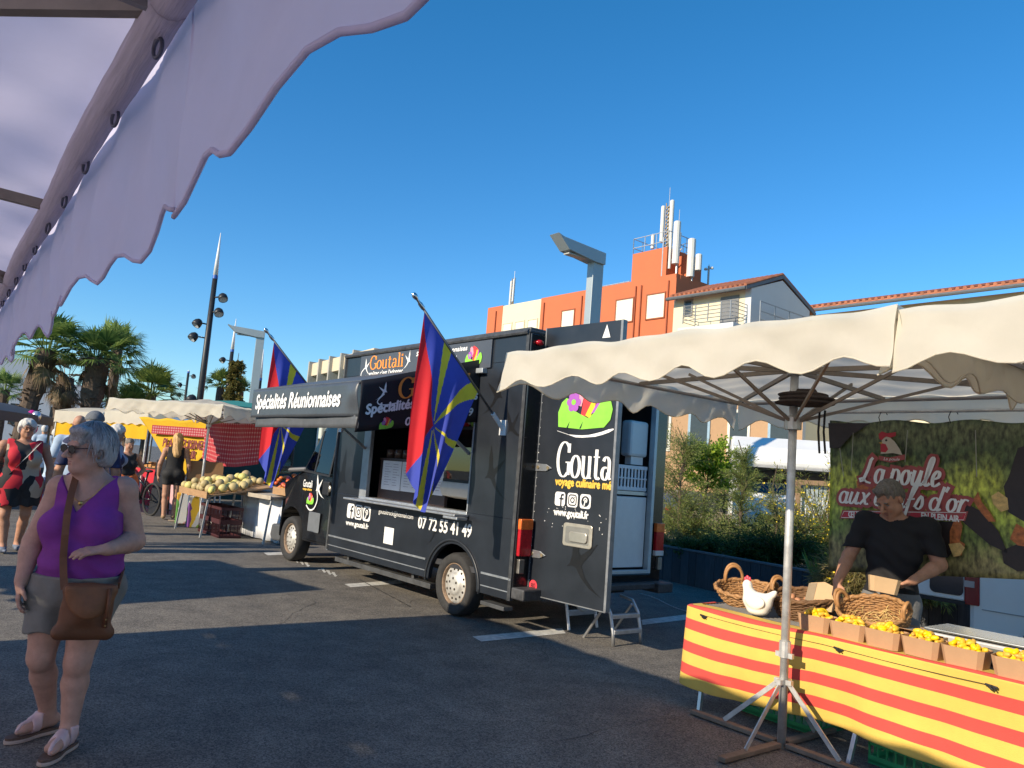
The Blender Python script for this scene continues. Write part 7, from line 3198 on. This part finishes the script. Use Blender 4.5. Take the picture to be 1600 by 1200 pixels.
# ---- beige apartments with balconies behind the truck cab
p_ = at(480, 600, 62)
ap = thing('apartment_block', 'pale beige apartment block with recessed balconies beyond the truck', 'building', (p_.x, p_.y, 0), TRZ-R_(8))
zt = p_.z+1.6
BEI = mat('beige_render', (.58, .50, .36), .85, var=.05, scale=.6)
m = MB()
m.box(-14, -.6, -10, -1.2, 0, zt-.2)
m.box(-14, -.6, -1.2, 0, zt-1.0, zt)
m.box(-.6, 1.6, -10, -1.5, 0, zt-1.2)
m.build('wall', BEI, ap)
for k in range(5):
    m = MB()
    x = -.6-k*2.5
    m.box(x-.25, x, -1.2, .25, 0, zt+.15)
    m.build('fin', mat('fin_grey', (.36, .35, .31), .85), ap)
    for fl in range(3):
        z = zt-3.0-fl*2.7
        m = MB()
        m.box(x-2.5, x-.25, -1.19, -1.14, z+.1, z+1.9)
        m.build('window', mat('balcony_window', (.30, .36, .34), .2), ap)
        m = MB()
        m.box(x-2.5, x-.25, -.12, -.02, z-.3, z+.75)
        m.build('balcony', mat('pale_green_panel', (.50, .56, .48), .6), ap)
# ---- white building behind the palms
p_ = at(60, 600, 52)
wb = thing('white_building', 'plain white building behind the palms at the left', 'building', (p_.x, p_.y, 0), math.atan2(-p_.x, p_.y))
m = MB()
m.box(-8, 3.6, 0, 8, 0, 5.3)
m.box(-8, .6, 0, 8, 5.3, 6.6)
m.build('wall', mat('white_render', (.70, .70, .69), .85, var=.04), wb)
for i in range(4):
    m = MB()
    m.box(-6+i*2.3, -5+i*2.3, -.03, 0, 2.2, 3.6)
    m.build('window', mat('dark_pane', (.05, .06, .065), .12), wb)

# ================================================================ lamps
LGREY = mat('lamp_grey_paint', (.34, .39, .41), .45, .2, var=.06, scale=2)
LDARK = mat('lamp_dark_paint', (.028, .030, .033), .45, .3, var=.15)


def angled_lamp(label, x, y, zt, rz):
    r = thing('street_lamp', label, 'street lamp', (x, y, 0), rz, 'angular pale grey lamps')
    m = MB()
    m.box(-.14, .14, -.09, .09, 0, zt)
    m.build('post', LGREY, r, bevel=.008)
    m = MB()
    m.prism([(.14, zt), (-1.0, zt+.06), (-1.15, zt+.10), (-.85, zt-.16), (-.14, zt-.24), (.14, zt-.24)], -.14, .14, MP)
    m.build('head', LGREY, r, bevel=.008)
    m = MB()
    m.box(-.8, -.3, -.08, .08, zt-.22, zt-.195)
    m.build('lamp_glass', mat('lamp_opal', (.40, .40, .36), .3), r)
    return r


p_ = at(932, 395, 15)
angled_lamp('tall angular pale grey street lamp rising behind the food truck', p_.x, p_.y, p_.z, R_(38))
p_ = at(408, 518, 27.5)
dl = angled_lamp('smaller angular pale grey street lamp far left of the truck, above the awning', p_.x, p_.y, p_.z, R_(20))


def spot_mast(label, px, ptop, Y, spots, white=1.6, r0=.13):
    t = at(px, ptop, Y)
    r = thing('light_mast', label, 'light mast', (t.x, t.y, 0), 0, 'dark masts with round spot lamps')
    H = t.z
    m = MB()
    m.tube([(0, 0, 0), (0, 0, H*.45), (0, 0, H-white)], [r0, r0*.95, r0*.75], 14)
    m.build('post', LDARK, r, smooth=True)
    m = MB()
    m.tube([(0, 0, H-white-.14), (0, 0, H-white)], r0*.80, 12)
    m.build('blue_band', mat('band_blue', (.02, .10, .40), .4), r)
    m = MB()
    m.tube([(0, 0, H-white), (0, 0, H-white*.5), (0, 0, H)], [r0*.74, r0*.45, .012], 12)
    m.build('white_tip', mat('tip_white', (.75, .75, .73), .4), r, smooth=True)
    for side, z, s_ in spots:
        z = H-z
        m = MB()
        m.bar((0, 0, z), (side*.30*s_, -.08, z+.03), .05)
        c = Vector((side*(.46*s_), -.14, z))
        ax = Vector((side*.35, -.45, -.75)).normalized()
        m.lathe([(0, -.19), (.10, -.17), (.165, -.08), (.185, .04), (.175, .12), (.15, .13)], 14, c, ax)
        so_ = m.build('spot_lamp', LDARK, r, smooth=True)
        m = MB()
        m.lathe([(.15, .12), (.10, .10), (0, .095)], 14, c, ax)
        m.build('lamp_glass', mat('lamp_lens', (.55, .58, .60), .08), so_, smooth=True)
    return r


spot_mast('tallest dark mast with a white pointed tip and five round spot lamps', 345, 364, 30, [(1, 2.65, 1), (1, 3.25, .8), (-1, 3.75, .9), (-1, 4.3, 1.1), (-1, 6.75, .6)], 1.75)
spot_mast('dark mast with a white tip and a slim climber in front of it', 369, 498, 46, [(-1, 2.6, 1), (1, 3.9, .9), (1, 4.6, .8)], 1.9, .14)
spot_mast('far small dark mast with four round spot lamps between the palms and the tallest mast', 295, 578, 62, [(1, .5, 1.1), (-1, 1.3, 1.1), (-1, 2.1, 1), (1, 2.5, 1)], .12, .12)
spot_mast('dark mast half hidden behind the angular grey lamp', 412, 546, 42, [(1, 3.0, 1), (1, 4.1, .9)], 1.6, .13)

# ================================================================ palms
PG = leaf_mat('palm_green', (.12, .22, .055), (.21, .29, .08), .4)
PY_ = leaf_mat('palm_light', (.13, .21, .04), (.21, .26, .06), .3)
PD = leaf_mat('palm_dead', (.17, .125, .07), (.26, .19, .10), .15)
PTR = mat('palm_trunk', (.095, .066, .046), .95, var=.5, scale=10, bump=.8, bscale=14)


def fan(m, o, d, L, blades, w, rnd, spread=130, droop=.25):
    """a stalk with a fan of narrow blades"""
    d = d.normalized()
    e = o+d*L*.45+Vector((0, 0, -droop*L*.05))
    m.tube([o, o.lerp(e, .5)+Vector((0, 0, .03)), e], [.022, .018, .014], 4, False)
    s_ = d.cross(Vector((0, 0, 1)))
    if s_.length < .1:
        s_ = Vector((1, 0, 0))
    s_.normalize()
    u = s_.cross(d).normalized()
    tw_ = rnd.uniform(-.5, .5)
    s2 = (s_*math.cos(tw_)+u*math.sin(tw_))
    for i in range(blades):
        a = R_(-spread+2*spread*i/(blades-1))
        b = (d*math.cos(a)+s2*math.sin(a)).normalized()
        l = L*.60*(1-.25*abs(a)/R_(spread))*rnd.uniform(.85, 1.1)
        x = b.cross(u).normalized()*w
        m1 = e+b*l*.55
        tip = e+b*l+Vector((0, 0, -droop*l*rnd.uniform(.3, 1.0)))
        m._a([e-x*.3, e+x*.3, m1+x, m1-x, tip], [(0, 1, 2, 3), (3, 2, 4)])


def palm(label, px, py, Y, H, R, tr, seed, n=34, leafm=None, dead=14, lean=0.0, boots=True, group='palms along the promenade', up_=.1, z0=0):
    rnd = random.Random(seed)
    p = at(px, py, Y)
    r = thing('palm_tree', label, 'palm tree', (p.x, p.y, z0), rnd.uniform(0, 6), group)
    H = H or p.z
    m = MB()
    pts = [Vector((lean*t*t, 0, H*t)) for t in [i/10 for i in range(11)]]
    m.tube(pts, [tr*(1.15 if i > 6 else .95)+(.06*tr if i % 2 else 0) for i in range(11)], 12)
    if boots:
        for i in range(int(90*max(1, H/4))):
            t = rnd.uniform(.25, 1.0)
            a = rnd.uniform(0, 6.28)
            c = Vector((lean*t*t+tr*math.cos(a)*1.0, tr*math.sin(a)*1.0, H*t))
            o = Vector((math.cos(a), math.sin(a), rnd.uniform(.3, .9))).normalized()
            m.bar(c, c+o*rnd.uniform(.10, .24), .09, .03)
    m.build('trunk', PTR, r)
    top = Vector((lean, 0, H))
    m = MB()
    for i in range(n):
        a = i*2.399
        e = R_(82-110*(i/n)**1.0)+up_
        d = Vector((math.cos(a)*math.cos(e), math.sin(a)*math.cos(e), math.sin(e)))
        fan(m, top+Vector((math.cos(a), math.sin(a), 0))*tr*.6, d, R*rnd.uniform(.8, 1.15), 22, .026*R/1.5, rnd, 78, .35)
    m.build('crown', leafm or PG, r)
    if dead:
        m = MB()
        for i in range(dead):
            a = rnd.uniform(0, 6.28)
            e = R_(rnd.uniform(-85, -45))
            d = Vector((math.cos(a)*math.cos(e), math.sin(a)*math.cos(e), math.sin(e)))
            fan(m, top+Vector((math.cos(a)*tr, math.sin(a)*tr, -rnd.uniform(.1, .6))), d, R*rnd.uniform(.45, .75), 14, .018*R/1.5, rnd, 45, .6)
        m.build('dead_fronds', PD, r)
    return r


palm('stout palm with a shaggy trunk at the left, its crown beside the lavender canopy', 52, 545, 30, None, 1.8, .34, 1, 34, dead=10, lean=.5)
palm('stout palm with a full round crown, second from the left', 150, 560, 31, None, 1.8, .36, 2, 44, dead=8, lean=.2)
palm('slender taller palm with bent dry stalks just behind the round crowned palm', 184, 545, 42, None, 1.7, .22, 3, 26, dead=8, boots=False)
palm('palm hung with a skirt of dry brown fronds between the two stout palms', 103, 590, 34, None, 1.35, .30, 4, 10, leafm=PD, dead=40)
palm('low bright palm with upright fan leaves right of the stout palms', 236, 618, 36, None, 1.75, .2, 5, 34, leafm=PY_, dead=6, boots=False, up_=.35)
palm('low palm at the foot of the slim mast', 345, 606, 46, None, 1.4, .2, 6, 24, leafm=PY_, dead=2, boots=False, up_=.4)
palm('small green palm at the left edge behind the dark canopy', 8, 610, 40, None, 1.3, .2, 7, 22, dead=3, boots=False)
palm('low palm right of the slim mast foot', 375, 612, 47, None, 1.1, .2, 9, 20, leafm=PY_, dead=2, boots=False, up_=.4)
palm('low fan palm with dry leaves under the round crowned palm', 205, 640, 33, None, 1.4, .2, 10, 22, leafm=PY_, dead=14, boots=False, up_=.2)
shrub('slim_climber', 'slim yellow green plant climbing in front of the second mast', at(362, 640, 44), 4.0, .55, 21, leaf_mat('climber_leaf', (.16, .16, .04), (.20, .17, .05)), 60, (.16, .07), 40, .4, .4, cat='plant', base=.1)
# ================================================================ fruit stall and the row beyond
fp = at(322, 700, 16.4)
fp.z = 0
dup(par, fp, R_(-16), 'cream parasol with a scalloped edge over the melons and tomatoes', scale=(1.0, 1.0, 1.02))
GP = thing('market_gazebo', 'teal roofed gazebo behind the fruit stall parasol', 'gazebo', at(370, 640, 24)*1, DRZ)
zz = GP.location.z
GP.location.z = 0
m = MB()
m._a([(-2, -2, zz), (2, -2, zz), (2, 2, zz), (-2, 2, zz), (0, 0, zz+.28)], [(0, 1, 4), (1, 2, 4), (2, 3, 4), (3, 0, 4), (3, 2, 1, 0)])
for a in ((-2, 2, -2.01, -2.0), (-2, 2, 2.0, 2.01), (-2.01, -2, -2, 2), (2, 2.01, -2, 2)):
    m.box(*a, zz-.3, zz)
m.build('roof', mat('teal_canvas', (.02, .22, .19), .8, var=.1), GP)
m = MB()
for x, y in ((-1.9, -1.9), (1.9, -1.9), (1.9, 1.9), (-1.9, 1.9)):
    m.bar((x, y, 0), (x, y, zz-.02), .05)
m.build('leg', GALV, GP)
m = MB()
m.box(-1.9, 1.9, 1.86, 1.88, .2, zz-.3)
m.box(1.86, 1.88, -1.9, 1.86, .2, zz-.3)
m.build('side_sheet', mat('dark_green_sheet', (.012, .05, .045), .8, var=.2), GP)
# yellow pennant sheet
YS = mat('yellow_sheet', (.72, .43, .012), .8, var=.06, trans=.2)
yp = at(218, 655, 19.0)
yq = at(374, 658, 18.0)
yd = (yq-yp)
yd.z = 0
YL = yd.length
ys = thing('pennant_banner', 'yellow triangular sheet lettered PLATS CUISINES TRAITEUR with a red gingham strip', 'banner', yp, math.atan2(yd.y, yd.x))
m = MB()


def penn(u, v):
    x = YL*(u*(1-v)+.5*v)
    return (x, -.02+.05*math.sin(u*12)*(1-v)*.6+.03*math.sin(v*7), .05-1.42*v+.02*math.sin(u*25)*(1-v))


m.sheet(penn, 40, 24)
m.build('sheet', YS, ys, smooth=True, solid=.004)
MY = Matrix(((1, 0, 0, 0), (0, 0, -1, -.075), (0, 1, 0, 0), (0, 0, 0, 1)))
m = MB()
text(m, 'PLATS CUISINES', YL*.30, YL*.72, -.62, -.42, 0, MY, .12, .010)
text(m, 'TRAITEUR', YL*.37, YL*.64, -.86, -.67, 0, MY, .12, .010)
m.build('lettering', mat('dark_red_paint', (.16, .015, .02), .7), ys)


GING = [mat('gingham_red', (.34, .016, .028), .85), mat('gingham_rose', (.38, .06, .07), .85), mat('gingham_pale', (.50, .26, .24), .85)]
m = MB()
m.sheet(lambda u, v: (YL*(.17+.66*u), -.085, -.12-.21*v), 57, 7)
m.k = [2 if i % 2 and j % 2 else (1 if i % 2 or j % 2 else 0) for j in range(7) for i in range(57)]
m.build('gingham_strip', GING, ys)
rg = at(322, 715, 18.0)
gq = at(398, 660, 16.6)
gd = gq-rg
gd.z = 0
gn = thing('gingham_cloth', 'red gingham cloth hung to the right of the yellow pennant', 'cloth', (rg.x, rg.y, 0), math.atan2(gd.y, gd.x))
m = MB()
GLn = gd.length
m.sheet(lambda u, v: (-.2+(GLn+.5)*u, .03*math.sin(u*14), 2.2-.85*v-.12*math.sin(u*math.pi)*v), 90, 30)
m.k = [0 if i % 3 and j % 3 else (1 if i % 3 or j % 3 else 2) for j in range(30) for i in range(90)]
m.build('sheet', GING, gn, solid=.004)


# ---- melon table and crates
def trestle(name, label, loc, rz, L, W, z0, z1, topm, skirt=None, legs=True, lip=.10):
    r = thing(name, label, 'table', loc, rz)
    m = MB()
    # top slopes from z0 in front (y=0) up to z1 at the back
    m._a([(0, 0, z0), (L, 0, z0), (L, W, z1), (0, W, z1), (0, 0, z0+.03), (L, 0, z0+.03), (L, W, z1+.03), (0, W, z1+.03)],
         [(3, 2, 1, 0), (4, 5, 6, 7), (0, 1, 5, 4), (1, 2, 6, 5), (2, 3, 7, 6), (3, 0, 4, 7)])
    if lip:
        m.box(0, L, -.015, 0, z0-.02, z0+lip)
        m._a([(-.015, 0, z0-.02), (0, 0, z0-.02), (0, W, z1-.02), (-.015, W, z1-.02), (-.015, 0, z0+lip), (0, 0, z0+lip), (0, W, z1+lip), (-.015, W, z1+lip)],
             [(3, 2, 1, 0), (4, 5, 6, 7), (0, 1, 5, 4), (1, 2, 6, 5), (2, 3, 7, 6), (3, 0, 4, 7)])
    m.build('table_top', topm, r)
    if legs:
        for x in (.08, L-.08):
            for y, q in ((.05, -.02), (W-.05, .02)):
                m = MB()
                m.bar((x, y, (z0 if y < .3 else z1)), (x+q, y+q*3, 0), .03)
                m.build('leg', GALV, r)
    if skirt:
        m = MB()
        m.sheet(lambda u, v: (L*u, .25+.03*math.sin(u*23+v*2), (z0-.03)*(1-v)+.02), 40, 4)
        m.build('skirt', skirt, r, smooth=True, solid=.004)
    return r


RW = mat('crate_wood', (.36, .21, .10), .8, var=.2, scale=6, stretch=(1, 5, 5))
mt_o = gnd(283, 832)
mt_ = trestle('melon_table', 'sloping stall table with a card front edge covered in yellow melons', Vector((-6.35, 15.30, 0)), DRZ, 1.75, 1.25, .72, .95, RW)
MEL = mat('melon_skin', (.56, .44, .17), .6, var=.2, scale=14, bump=.4, bscale=30, each=.3)
m = MB()
m.ell((0, 0, 0), (.085, .085, .075), 14, 10)
ml = m.build('melon', MEL, smooth=True)
rnd = random.Random(31)
first = True
for r in range(6):
    for c in range(9):
        if r > 3 and c > 6:
            continue
        o = ml if first else ml.copy()
        if not first:
            COL.objects.link(o)
        first = False
        x, y = .10+c*.19+rnd.uniform(-.03, .03), .10+r*.20+rnd.uniform(-.03, .03)
        lx = Matrix.Rotation(DRZ, 3, 'Z') @ v3(x, y, 0)
        o.location = Vector((-6.35, 15.30, 0))+lx+v3(0, 0, .75+.23*y/1.25+.085+(.09 if rnd.random() < .3 else 0))
        s_ = rnd.uniform(.85, 1.12)
        o.scale = (s_, s_, s_*rnd.uniform(.9, 1.1))
        o.rotation_euler = (rnd.uniform(0, 3), rnd.uniform(0, 3), 0)
        tag(o, 'pale yellow melon lying in the rows on the sloping melon table', 'melon', 'melons on the fruit stall')
# tall heap to the right
hp0 = gnd(372, 838)
h2 = trestle('slatted_table', 'slatted table with white cloth under it beside the truck bonnet, carrying crates of oranges', Vector((-5.22, 14.95, 0)), math.atan2(13.695-14.941, -4.016+5.17), 1.70, .85, .80, .86, mat('slat_pale', (.40, .34, .26), .7, var=.2),
             mat('white_sheet', (.66, .67, .70), .85, var=.06, bump=.3, bscale=6), lip=.05)
for i in range(14):
    pass
cz = thing('fruit_crate', 'shallow wooden crate of oranges by the truck mirror', 'crate', at(455, 770, 14.0)*1, math.atan2(-1.246, 1.154))
cz.location.z = .87
m = MB()
for a in ((-.32, .32, -.20, -.19), (-.32, .32, .19, .20), (-.32, -.31, -.19, .19), (.31, .32, -.19, .19)):
    m.box(*a, 0, .13)
m.box(-.31, .31, -.19, .19, 0, .01)
m.build('slat_side', RW, cz)
ORF = mat('orange_skin', (.72, .20, .02), .5, var=.15, scale=10, bump=.15, bscale=150, each=.2)
TOM = mat('tomato_skin', (.55, .035, .015), .3, var=.2, scale=6, each=.3)
m = MB()
m.ell((0, 0, 0), (.042, .042, .040), 12, 8)
orf = m.build('orange', ORF, smooth=True)
first = True
for i in range(28):
    o = orf if first else orf.copy()
    if not first:
        COL.objects.link(o)
    first = False
    o.location = cz.matrix_basis @ v3(-.26+.085*(i % 7), -.13+.085*(i//7), .06+.05*rnd.random()+.03)
    o.rotation_euler = (rnd.uniform(0, 3), 0, 0)
    tag(o, 'orange lying in the shallow crate by the truck mirror', 'orange', 'oranges in the crate by the mirror')
# tomato trays behind the melons
bt = trestle('vegetable_table', 'dark stall table at the back of the fruit stall covered with red tomatoes', Vector((-6.35, 15.30, 0))+Matrix.Rotation(DRZ, 3, 'Z') @ v3(-.5, 1.55, 0), DRZ, 3.2, 1.0, .85, 1.08, DARK, DARK)
m = MB()
m.ell((0, 0, 0), (.055, .055, .045), 10, 8)
tm = m.build('tomato', TOM, smooth=True)
tm2 = tm.copy()
tm2.data = tm.data.copy()
tm2.data.materials[0] = mat('orange_tomato', (.62, .15, .015), .35, var=.2)
COL.objects.link(tm2)
f1, f2 = True, True
bo_ = bt.location
for i in range(84):
    cl = rnd.random() < .45
    src = tm2 if cl else tm
    o = src if (f2 if cl else f1) else src.copy()
    if not (f2 if cl else f1):
        COL.objects.link(o)
    if cl:
        f2 = False
    else:
        f1 = False
    x, y = rnd.uniform(.1, 3.1), rnd.uniform(.06, .95)
    o.location = Vector(bo_)+Matrix.Rotation(DRZ, 3, 'Z') @ v3(x, y, .88+.23*y+.05+rnd.random()*.06)
    tag(o, 'orange tomato heaped on the dark table behind the melons' if cl else 'red tomato heaped on the dark table behind the melons', 'tomato', 'orange tomatoes on the fruit stall' if cl else 'red tomatoes on the fruit stall')
pb = at(322, 735, 17.2)
bx_ = thing('card_carton', 'open brown carton standing on edge behind the tomatoes', 'carton', pb, math.atan2(-pb.x, pb.y)+.1)
m = MB()
m.box(-.36, .36, 0, .03, -.22, .20)
m.box(-.36, .36, .03, .4, -.22, -.2)
m.build('panel', mat('carton_brown', (.30, .165, .075), .85, var=.08), bx_)
bx_.rotation_euler.x = R_(-12)
# red crates under the melon table, the shade there put into their colour
for k, (x, lb) in enumerate(((.45, 'red plastic crate coloured dark for its shade under the melon table, left one'), (1.10, 'red plastic crate coloured dark for its shade under the melon table, right one'))):
    c = crate_mesh(.6, .4, .55, mat('crate_shade_maroon', (.055, .010, .012), .55, var=.2), 'crate')
    c.location = Vector((-6.35, 15.30, 0))+Matrix.Rotation(DRZ, 3, 'Z') @ v3(x, .3, 0)
    c.rotation_euler.z = DRZ
    tag(c, lb, 'crate', 'shade-darkened red crates under the melon table')
# shopping bags printed with fruit
sb_o = gnd(300, 822)
for k, (px, py, lb, cols) in enumerate(((285, 818, 'tall shopping bag printed with red and green fruit beside the blonde woman', [(.62, .60, .55), (.10, .28, .05), (.60, .05, .03), (.62, .60, .55), (.65, .35, .03)]),
                                        (303, 824, 'shopping bag printed with peppers and aubergines leaning on the melon table', [(.62, .60, .56), (.16, .05, .22), (.22, .40, .06), (.66, .42, .03), (.62, .58, .52)]))):
    g_ = gnd(px, py)
    r = thing('shopping_bag', lb, 'shopping bag', g_, math.atan2(-g_.x, g_.y)+.2*k, 'printed shopping bags by the melon table')
    m = MB()
    m._a([(-.15, -.10, 0), (.15, -.10, 0), (.15, .10, 0), (-.15, .10, 0), (-.17, -.06, .62), (.17, -.06, .62), (.17, .06, .64), (-.17, .06, .64)],
         [(3, 2, 1, 0), (4, 5, 6, 7), (0, 1, 5, 4), (1, 2, 6, 5), (2, 3, 7, 6), (3, 0, 4, 7)])
    m.build('bag_body', patch_mat('fruit_print_%s' % ('red' if k == 0 else 'violet'), cols, 9), r, bevel=.02)
    m = MB()
    for y in (-.06, .06):
        m.tube([(-.08, y, .60), (-.06, y, .78), (.06, y, .78), (.08, y, .60)], .012, 5)
    m.build('handle', mat('bag_handle', (.40, .40, .40), .7), r)
g_ = gnd(316, 826)
F = Field((-.15, -.12, 0), (.15, .12, .85), .015)
A = F.new()
F.ell(A, (0, 0, .40), (.10, .07, .40), .02)
F.ell(A, (.02, 0, .66), (.09, .06, .12), .03)
o = F.obj(A, 'plastic_bag', mat('plastic_bag_white', (.58, .62, .70), .4, var=.15, bump=.8, bscale=12), loc=g_)
tag(o, 'crumpled bluish white plastic bag hanging at the corner of the melon table', 'plastic bag')

# ---- blackboard, e-bike, red stall
g_ = gnd(243, 806)
bb = thing('standing_blackboard', 'black standing board between the bicycle and the blonde woman', 'sign board', g_, math.atan2(-g_.x, g_.y)-.2)
m = MB()
m._a([(-.17, 0, 0), (.17, 0, 0), (.17, .22, 1.25), (-.17, .22, 1.25), (-.17, .03, 0), (.17, .03, 0), (.17, .25, 1.25), (-.17, .25, 1.25)], [(3, 2, 1, 0), (4, 5, 6, 7), (0, 1, 5, 4), (1, 2, 6, 5), (2, 3, 7, 6), (3, 0, 4, 7)])
m.build('board', mat('slate_black', (.022, .024, .032), .7, var=.2), bb)
m = MB()
for x_ in (-.15, .15):
    m.bar((x_, .24, 1.22), (x_, .55, 0), .03)
m.build('prop_leg', DARK, bb)
g_ = gnd(214, 802)
bk = thing('bicycle', 'black electric bicycle with wide handlebars parked nose on in the aisle', 'bicycle', g_, math.atan2(-g_.x, g_.y)+R_(118))
for x_, nm in ((.55, 'wheel'), (-.55, 'wheel')):
    m = MB()
    m.tube([(x_+.35*math.cos(a), 0, .36+.35*math.sin(a)) for a in [2*math.pi*i/28 for i in range(29)]], .028, 8, False)
    for i in range(10):
        a = 2*math.pi*i/10
        m.tube([(x_, 0, .36), (x_+.33*math.cos(a), 0, .36+.33*math.sin(a))], .003, 4, False)
    m.build(nm, RUB, bk, smooth=True)
m = MB()
m.tube([(.55, 0, .36), (.38, 0, .95)], .022, 8)
m.tube([(.40, 0, .88), (-.05, 0, .33)], .045, 8)
m.tube([(.40, 0, .92), (-.22, 0, .62)], .028, 8)
m.tube([(-.05, 0, .33), (-.26, 0, .95)], .024, 8)
m.tube([(-.55, 0, .36), (-.05, 0, .33)], .016, 6)
m.tube([(-.55, 0, .36), (-.22, 0, .72)], .014, 6)
m.build('frame', PAINT2, bk, smooth=True)
m = MB()
m.tube([(.38, 0, .95), (.34, 0, 1.10)], .02, 8)
m.tube([(.22, -.36, 1.16), (.32, -.18, 1.12), (.34, 0, 1.10), (.32, .18, 1.12), (.22, .36, 1.16)], .016, 8)
m.build('handlebar', DARK, bk, smooth=True)
m = MB()
m.ell((-.28, 0, .98), (.14, .08, .035), 12, 8)
m.build('saddle', DARK, bk, smooth=True)
m = MB()
m.ell((.42, 0, 1.0), (.05, .05, .05), 10, 8)
m.build('headlight', mat('lamp_lens', (.55, .58, .60), .08), bk, smooth=True)
RS = mat('red_cloth', (.52, .018, .035), .85, var=.1)
a_, b_ = Vector((-9.95, 20.9, 0)), Vector((-7.75, 18.9, 0))
rs = trestle('deli_table', 'stall table with bright red cloth front under the yellow valance', a_, math.atan2(b_.y-a_.y, b_.x-a_.x), (b_-a_).length, 1.0, .90, .95, mat('deli_top', (.30, .20, .11), .7, var=.4, scale=14), None, True, .02)
m = MB()
LL = (b_-a_).length
m.sheet(lambda u, v: (LL*u, -.03+.02*math.sin(u*30), .92*(1-v)+.03), 50, 3)
k_ = [1 if .70 < ((i+.5)/50) < .80 else (2 if .66 < ((i+.5)/50) < .86 else 0) for j in range(3) for i in range(50)]
m.k = k_
m.build('front_cloth', [RS, mat('scarlet_cloth', (.68, .07, .03), .85), mat('pale_pink_cloth', (.60, .36, .36), .85)], rs, smooth=False, solid=.004)
m = MB()
for i in range(12):
    x_ = .1+i*LL/12.5
    m.box(x_, x_+.17, .1, .8, .985, 1.03+.05*(i % 3))
m.build('food_tub', [mat('deli_food', (.42, .20, .06), .7, var=.5, scale=20)], rs)
# row of white canopies with yellow valance
for k, (px0, px1, Y0, Y1, lb) in enumerate(((88, 163, 21.5, 20.6, 'white topped stall canopy with a yellow valance, behind the man in the cap'), (166, 234, 20.6, 19.6, 'white topped stall canopy with a yellow valance, next to the yellow pennant'))):
    p0, p1 = at(px0, 641, Y0), at(px1, 641, Y1)
    dv = p1-p0
    dv.z = 0
    r = thing('stall_canopy', lb, 'canopy', (p0.x, p0.y, 0), math.atan2(dv.y, dv.x), 'white and yellow canopies of the far stall')
    L_ = dv.length
    zt = p0.z
    m = MB()
    m.sheet(lambda u, v: (L_*u, 2.4*v-.02, zt+.18*math.sin(math.pi*v)+.01*math.sin(u*9)), 12, 12)
    m.sheet(lambda u, v: (L_*u, -.03, zt-.33*v+.02*math.sin(u*31)*v), 40, 2)
    m.build('canopy', CANV, r, smooth=False)
    m = MB()
    m.sheet(lambda u, v: (L_*u, .02+.02*math.sin(u*18), zt-.28-.42*v-.03*abs(math.sin(u*20))*(1-v)), 40, 2)
    m.build('yellow_valance', mat('bright_yellow_sheet', (.80, .46, .008), .8, var=.04, trans=.3), r, smooth=True)
    m = MB()
    for x_, y_ in ((.03, .03), (L_-.03, .03), (.03, 2.3), (L_-.03, 2.3)):
        m.bar((x_, y_, 0), (x_, y_, zt-.03), .04)
    m.build('leg', GALV, r)
# dark canopy at the left edge
p0, p1 = at(-60, 628, 15.5), at(84, 648, 20.5)
dv = p1-p0
dv.z = 0
r = thing('dark_stall', 'stall under a dark grey canopy at the left edge, full of shaded goods', 'stall', (p0.x, p0.y, 0), math.atan2(dv.y, dv.x))
L_ = dv.length
zt = p0.z-.05
m = MB()
m.sheet(lambda u, v: (L_*u, 3.2*v, zt+.30*math.sin(math.pi*v)), 10, 14)
m.sheet(lambda u, v: (L_*u, -.02, zt-.22*v), 20, 1)
m.sheet(lambda u, v: (L_*u, 3.2, zt-1.9*v), 4, 2)
m.build('canopy', mat('dark_canvas', (.050, .052, .060), .7, var=.2), r, smooth=True)
m = MB()
for i in range(4):
    m.bar((L_*i/3, .05, 0), (L_*i/3, .05, zt), .05)
m.build('leg', mat('tan_pole', (.30, .24, .17), .7), r)
m = MB()
m.box(.2, L_-.2, .3, 1.3, .0, .85)
m.build('counter', mat('dark_drape', (.04, .03, .028), .9, var=.3), r)
m = MB()
rnd = random.Random(77)
for i in range(26):
    x_ = rnd.uniform(.3, L_-.3)
    m.m = rnd.randrange(3)
    m.box(x_, x_+.22, .4+rnd.uniform(0, .6), .9+rnd.uniform(0, .3), .86, .95+rnd.uniform(0, .35))
m.build('goods', [mat('goods_brown', (.14, .08, .05), .8, var=.4), mat('goods_tan', (.28, .20, .13), .8, var=.4), mat('goods_dark', (.04, .035, .03), .8)], r)
pp = at(49, 654, 19.5)
m = MB()
m.m = 0
m.ell((0, 0, .0), (.14, .12, .22), 12, 10)
m.ell((.06, 0, -.25), (.13, .11, .14), 12, 10)
m.m = 1
m.ell((.12, -.02, .06), (.12, .10, .14), 12, 10)
tag(m.build('toy_balloon', [mat('magenta_foil', (.50, .02, .22), .25), mat('silver_foil', (.55, .58, .62), .2, .6)], smooth=True, loc=pp), 'magenta and silver toy balloon hanging by the dark canopy', 'balloon')
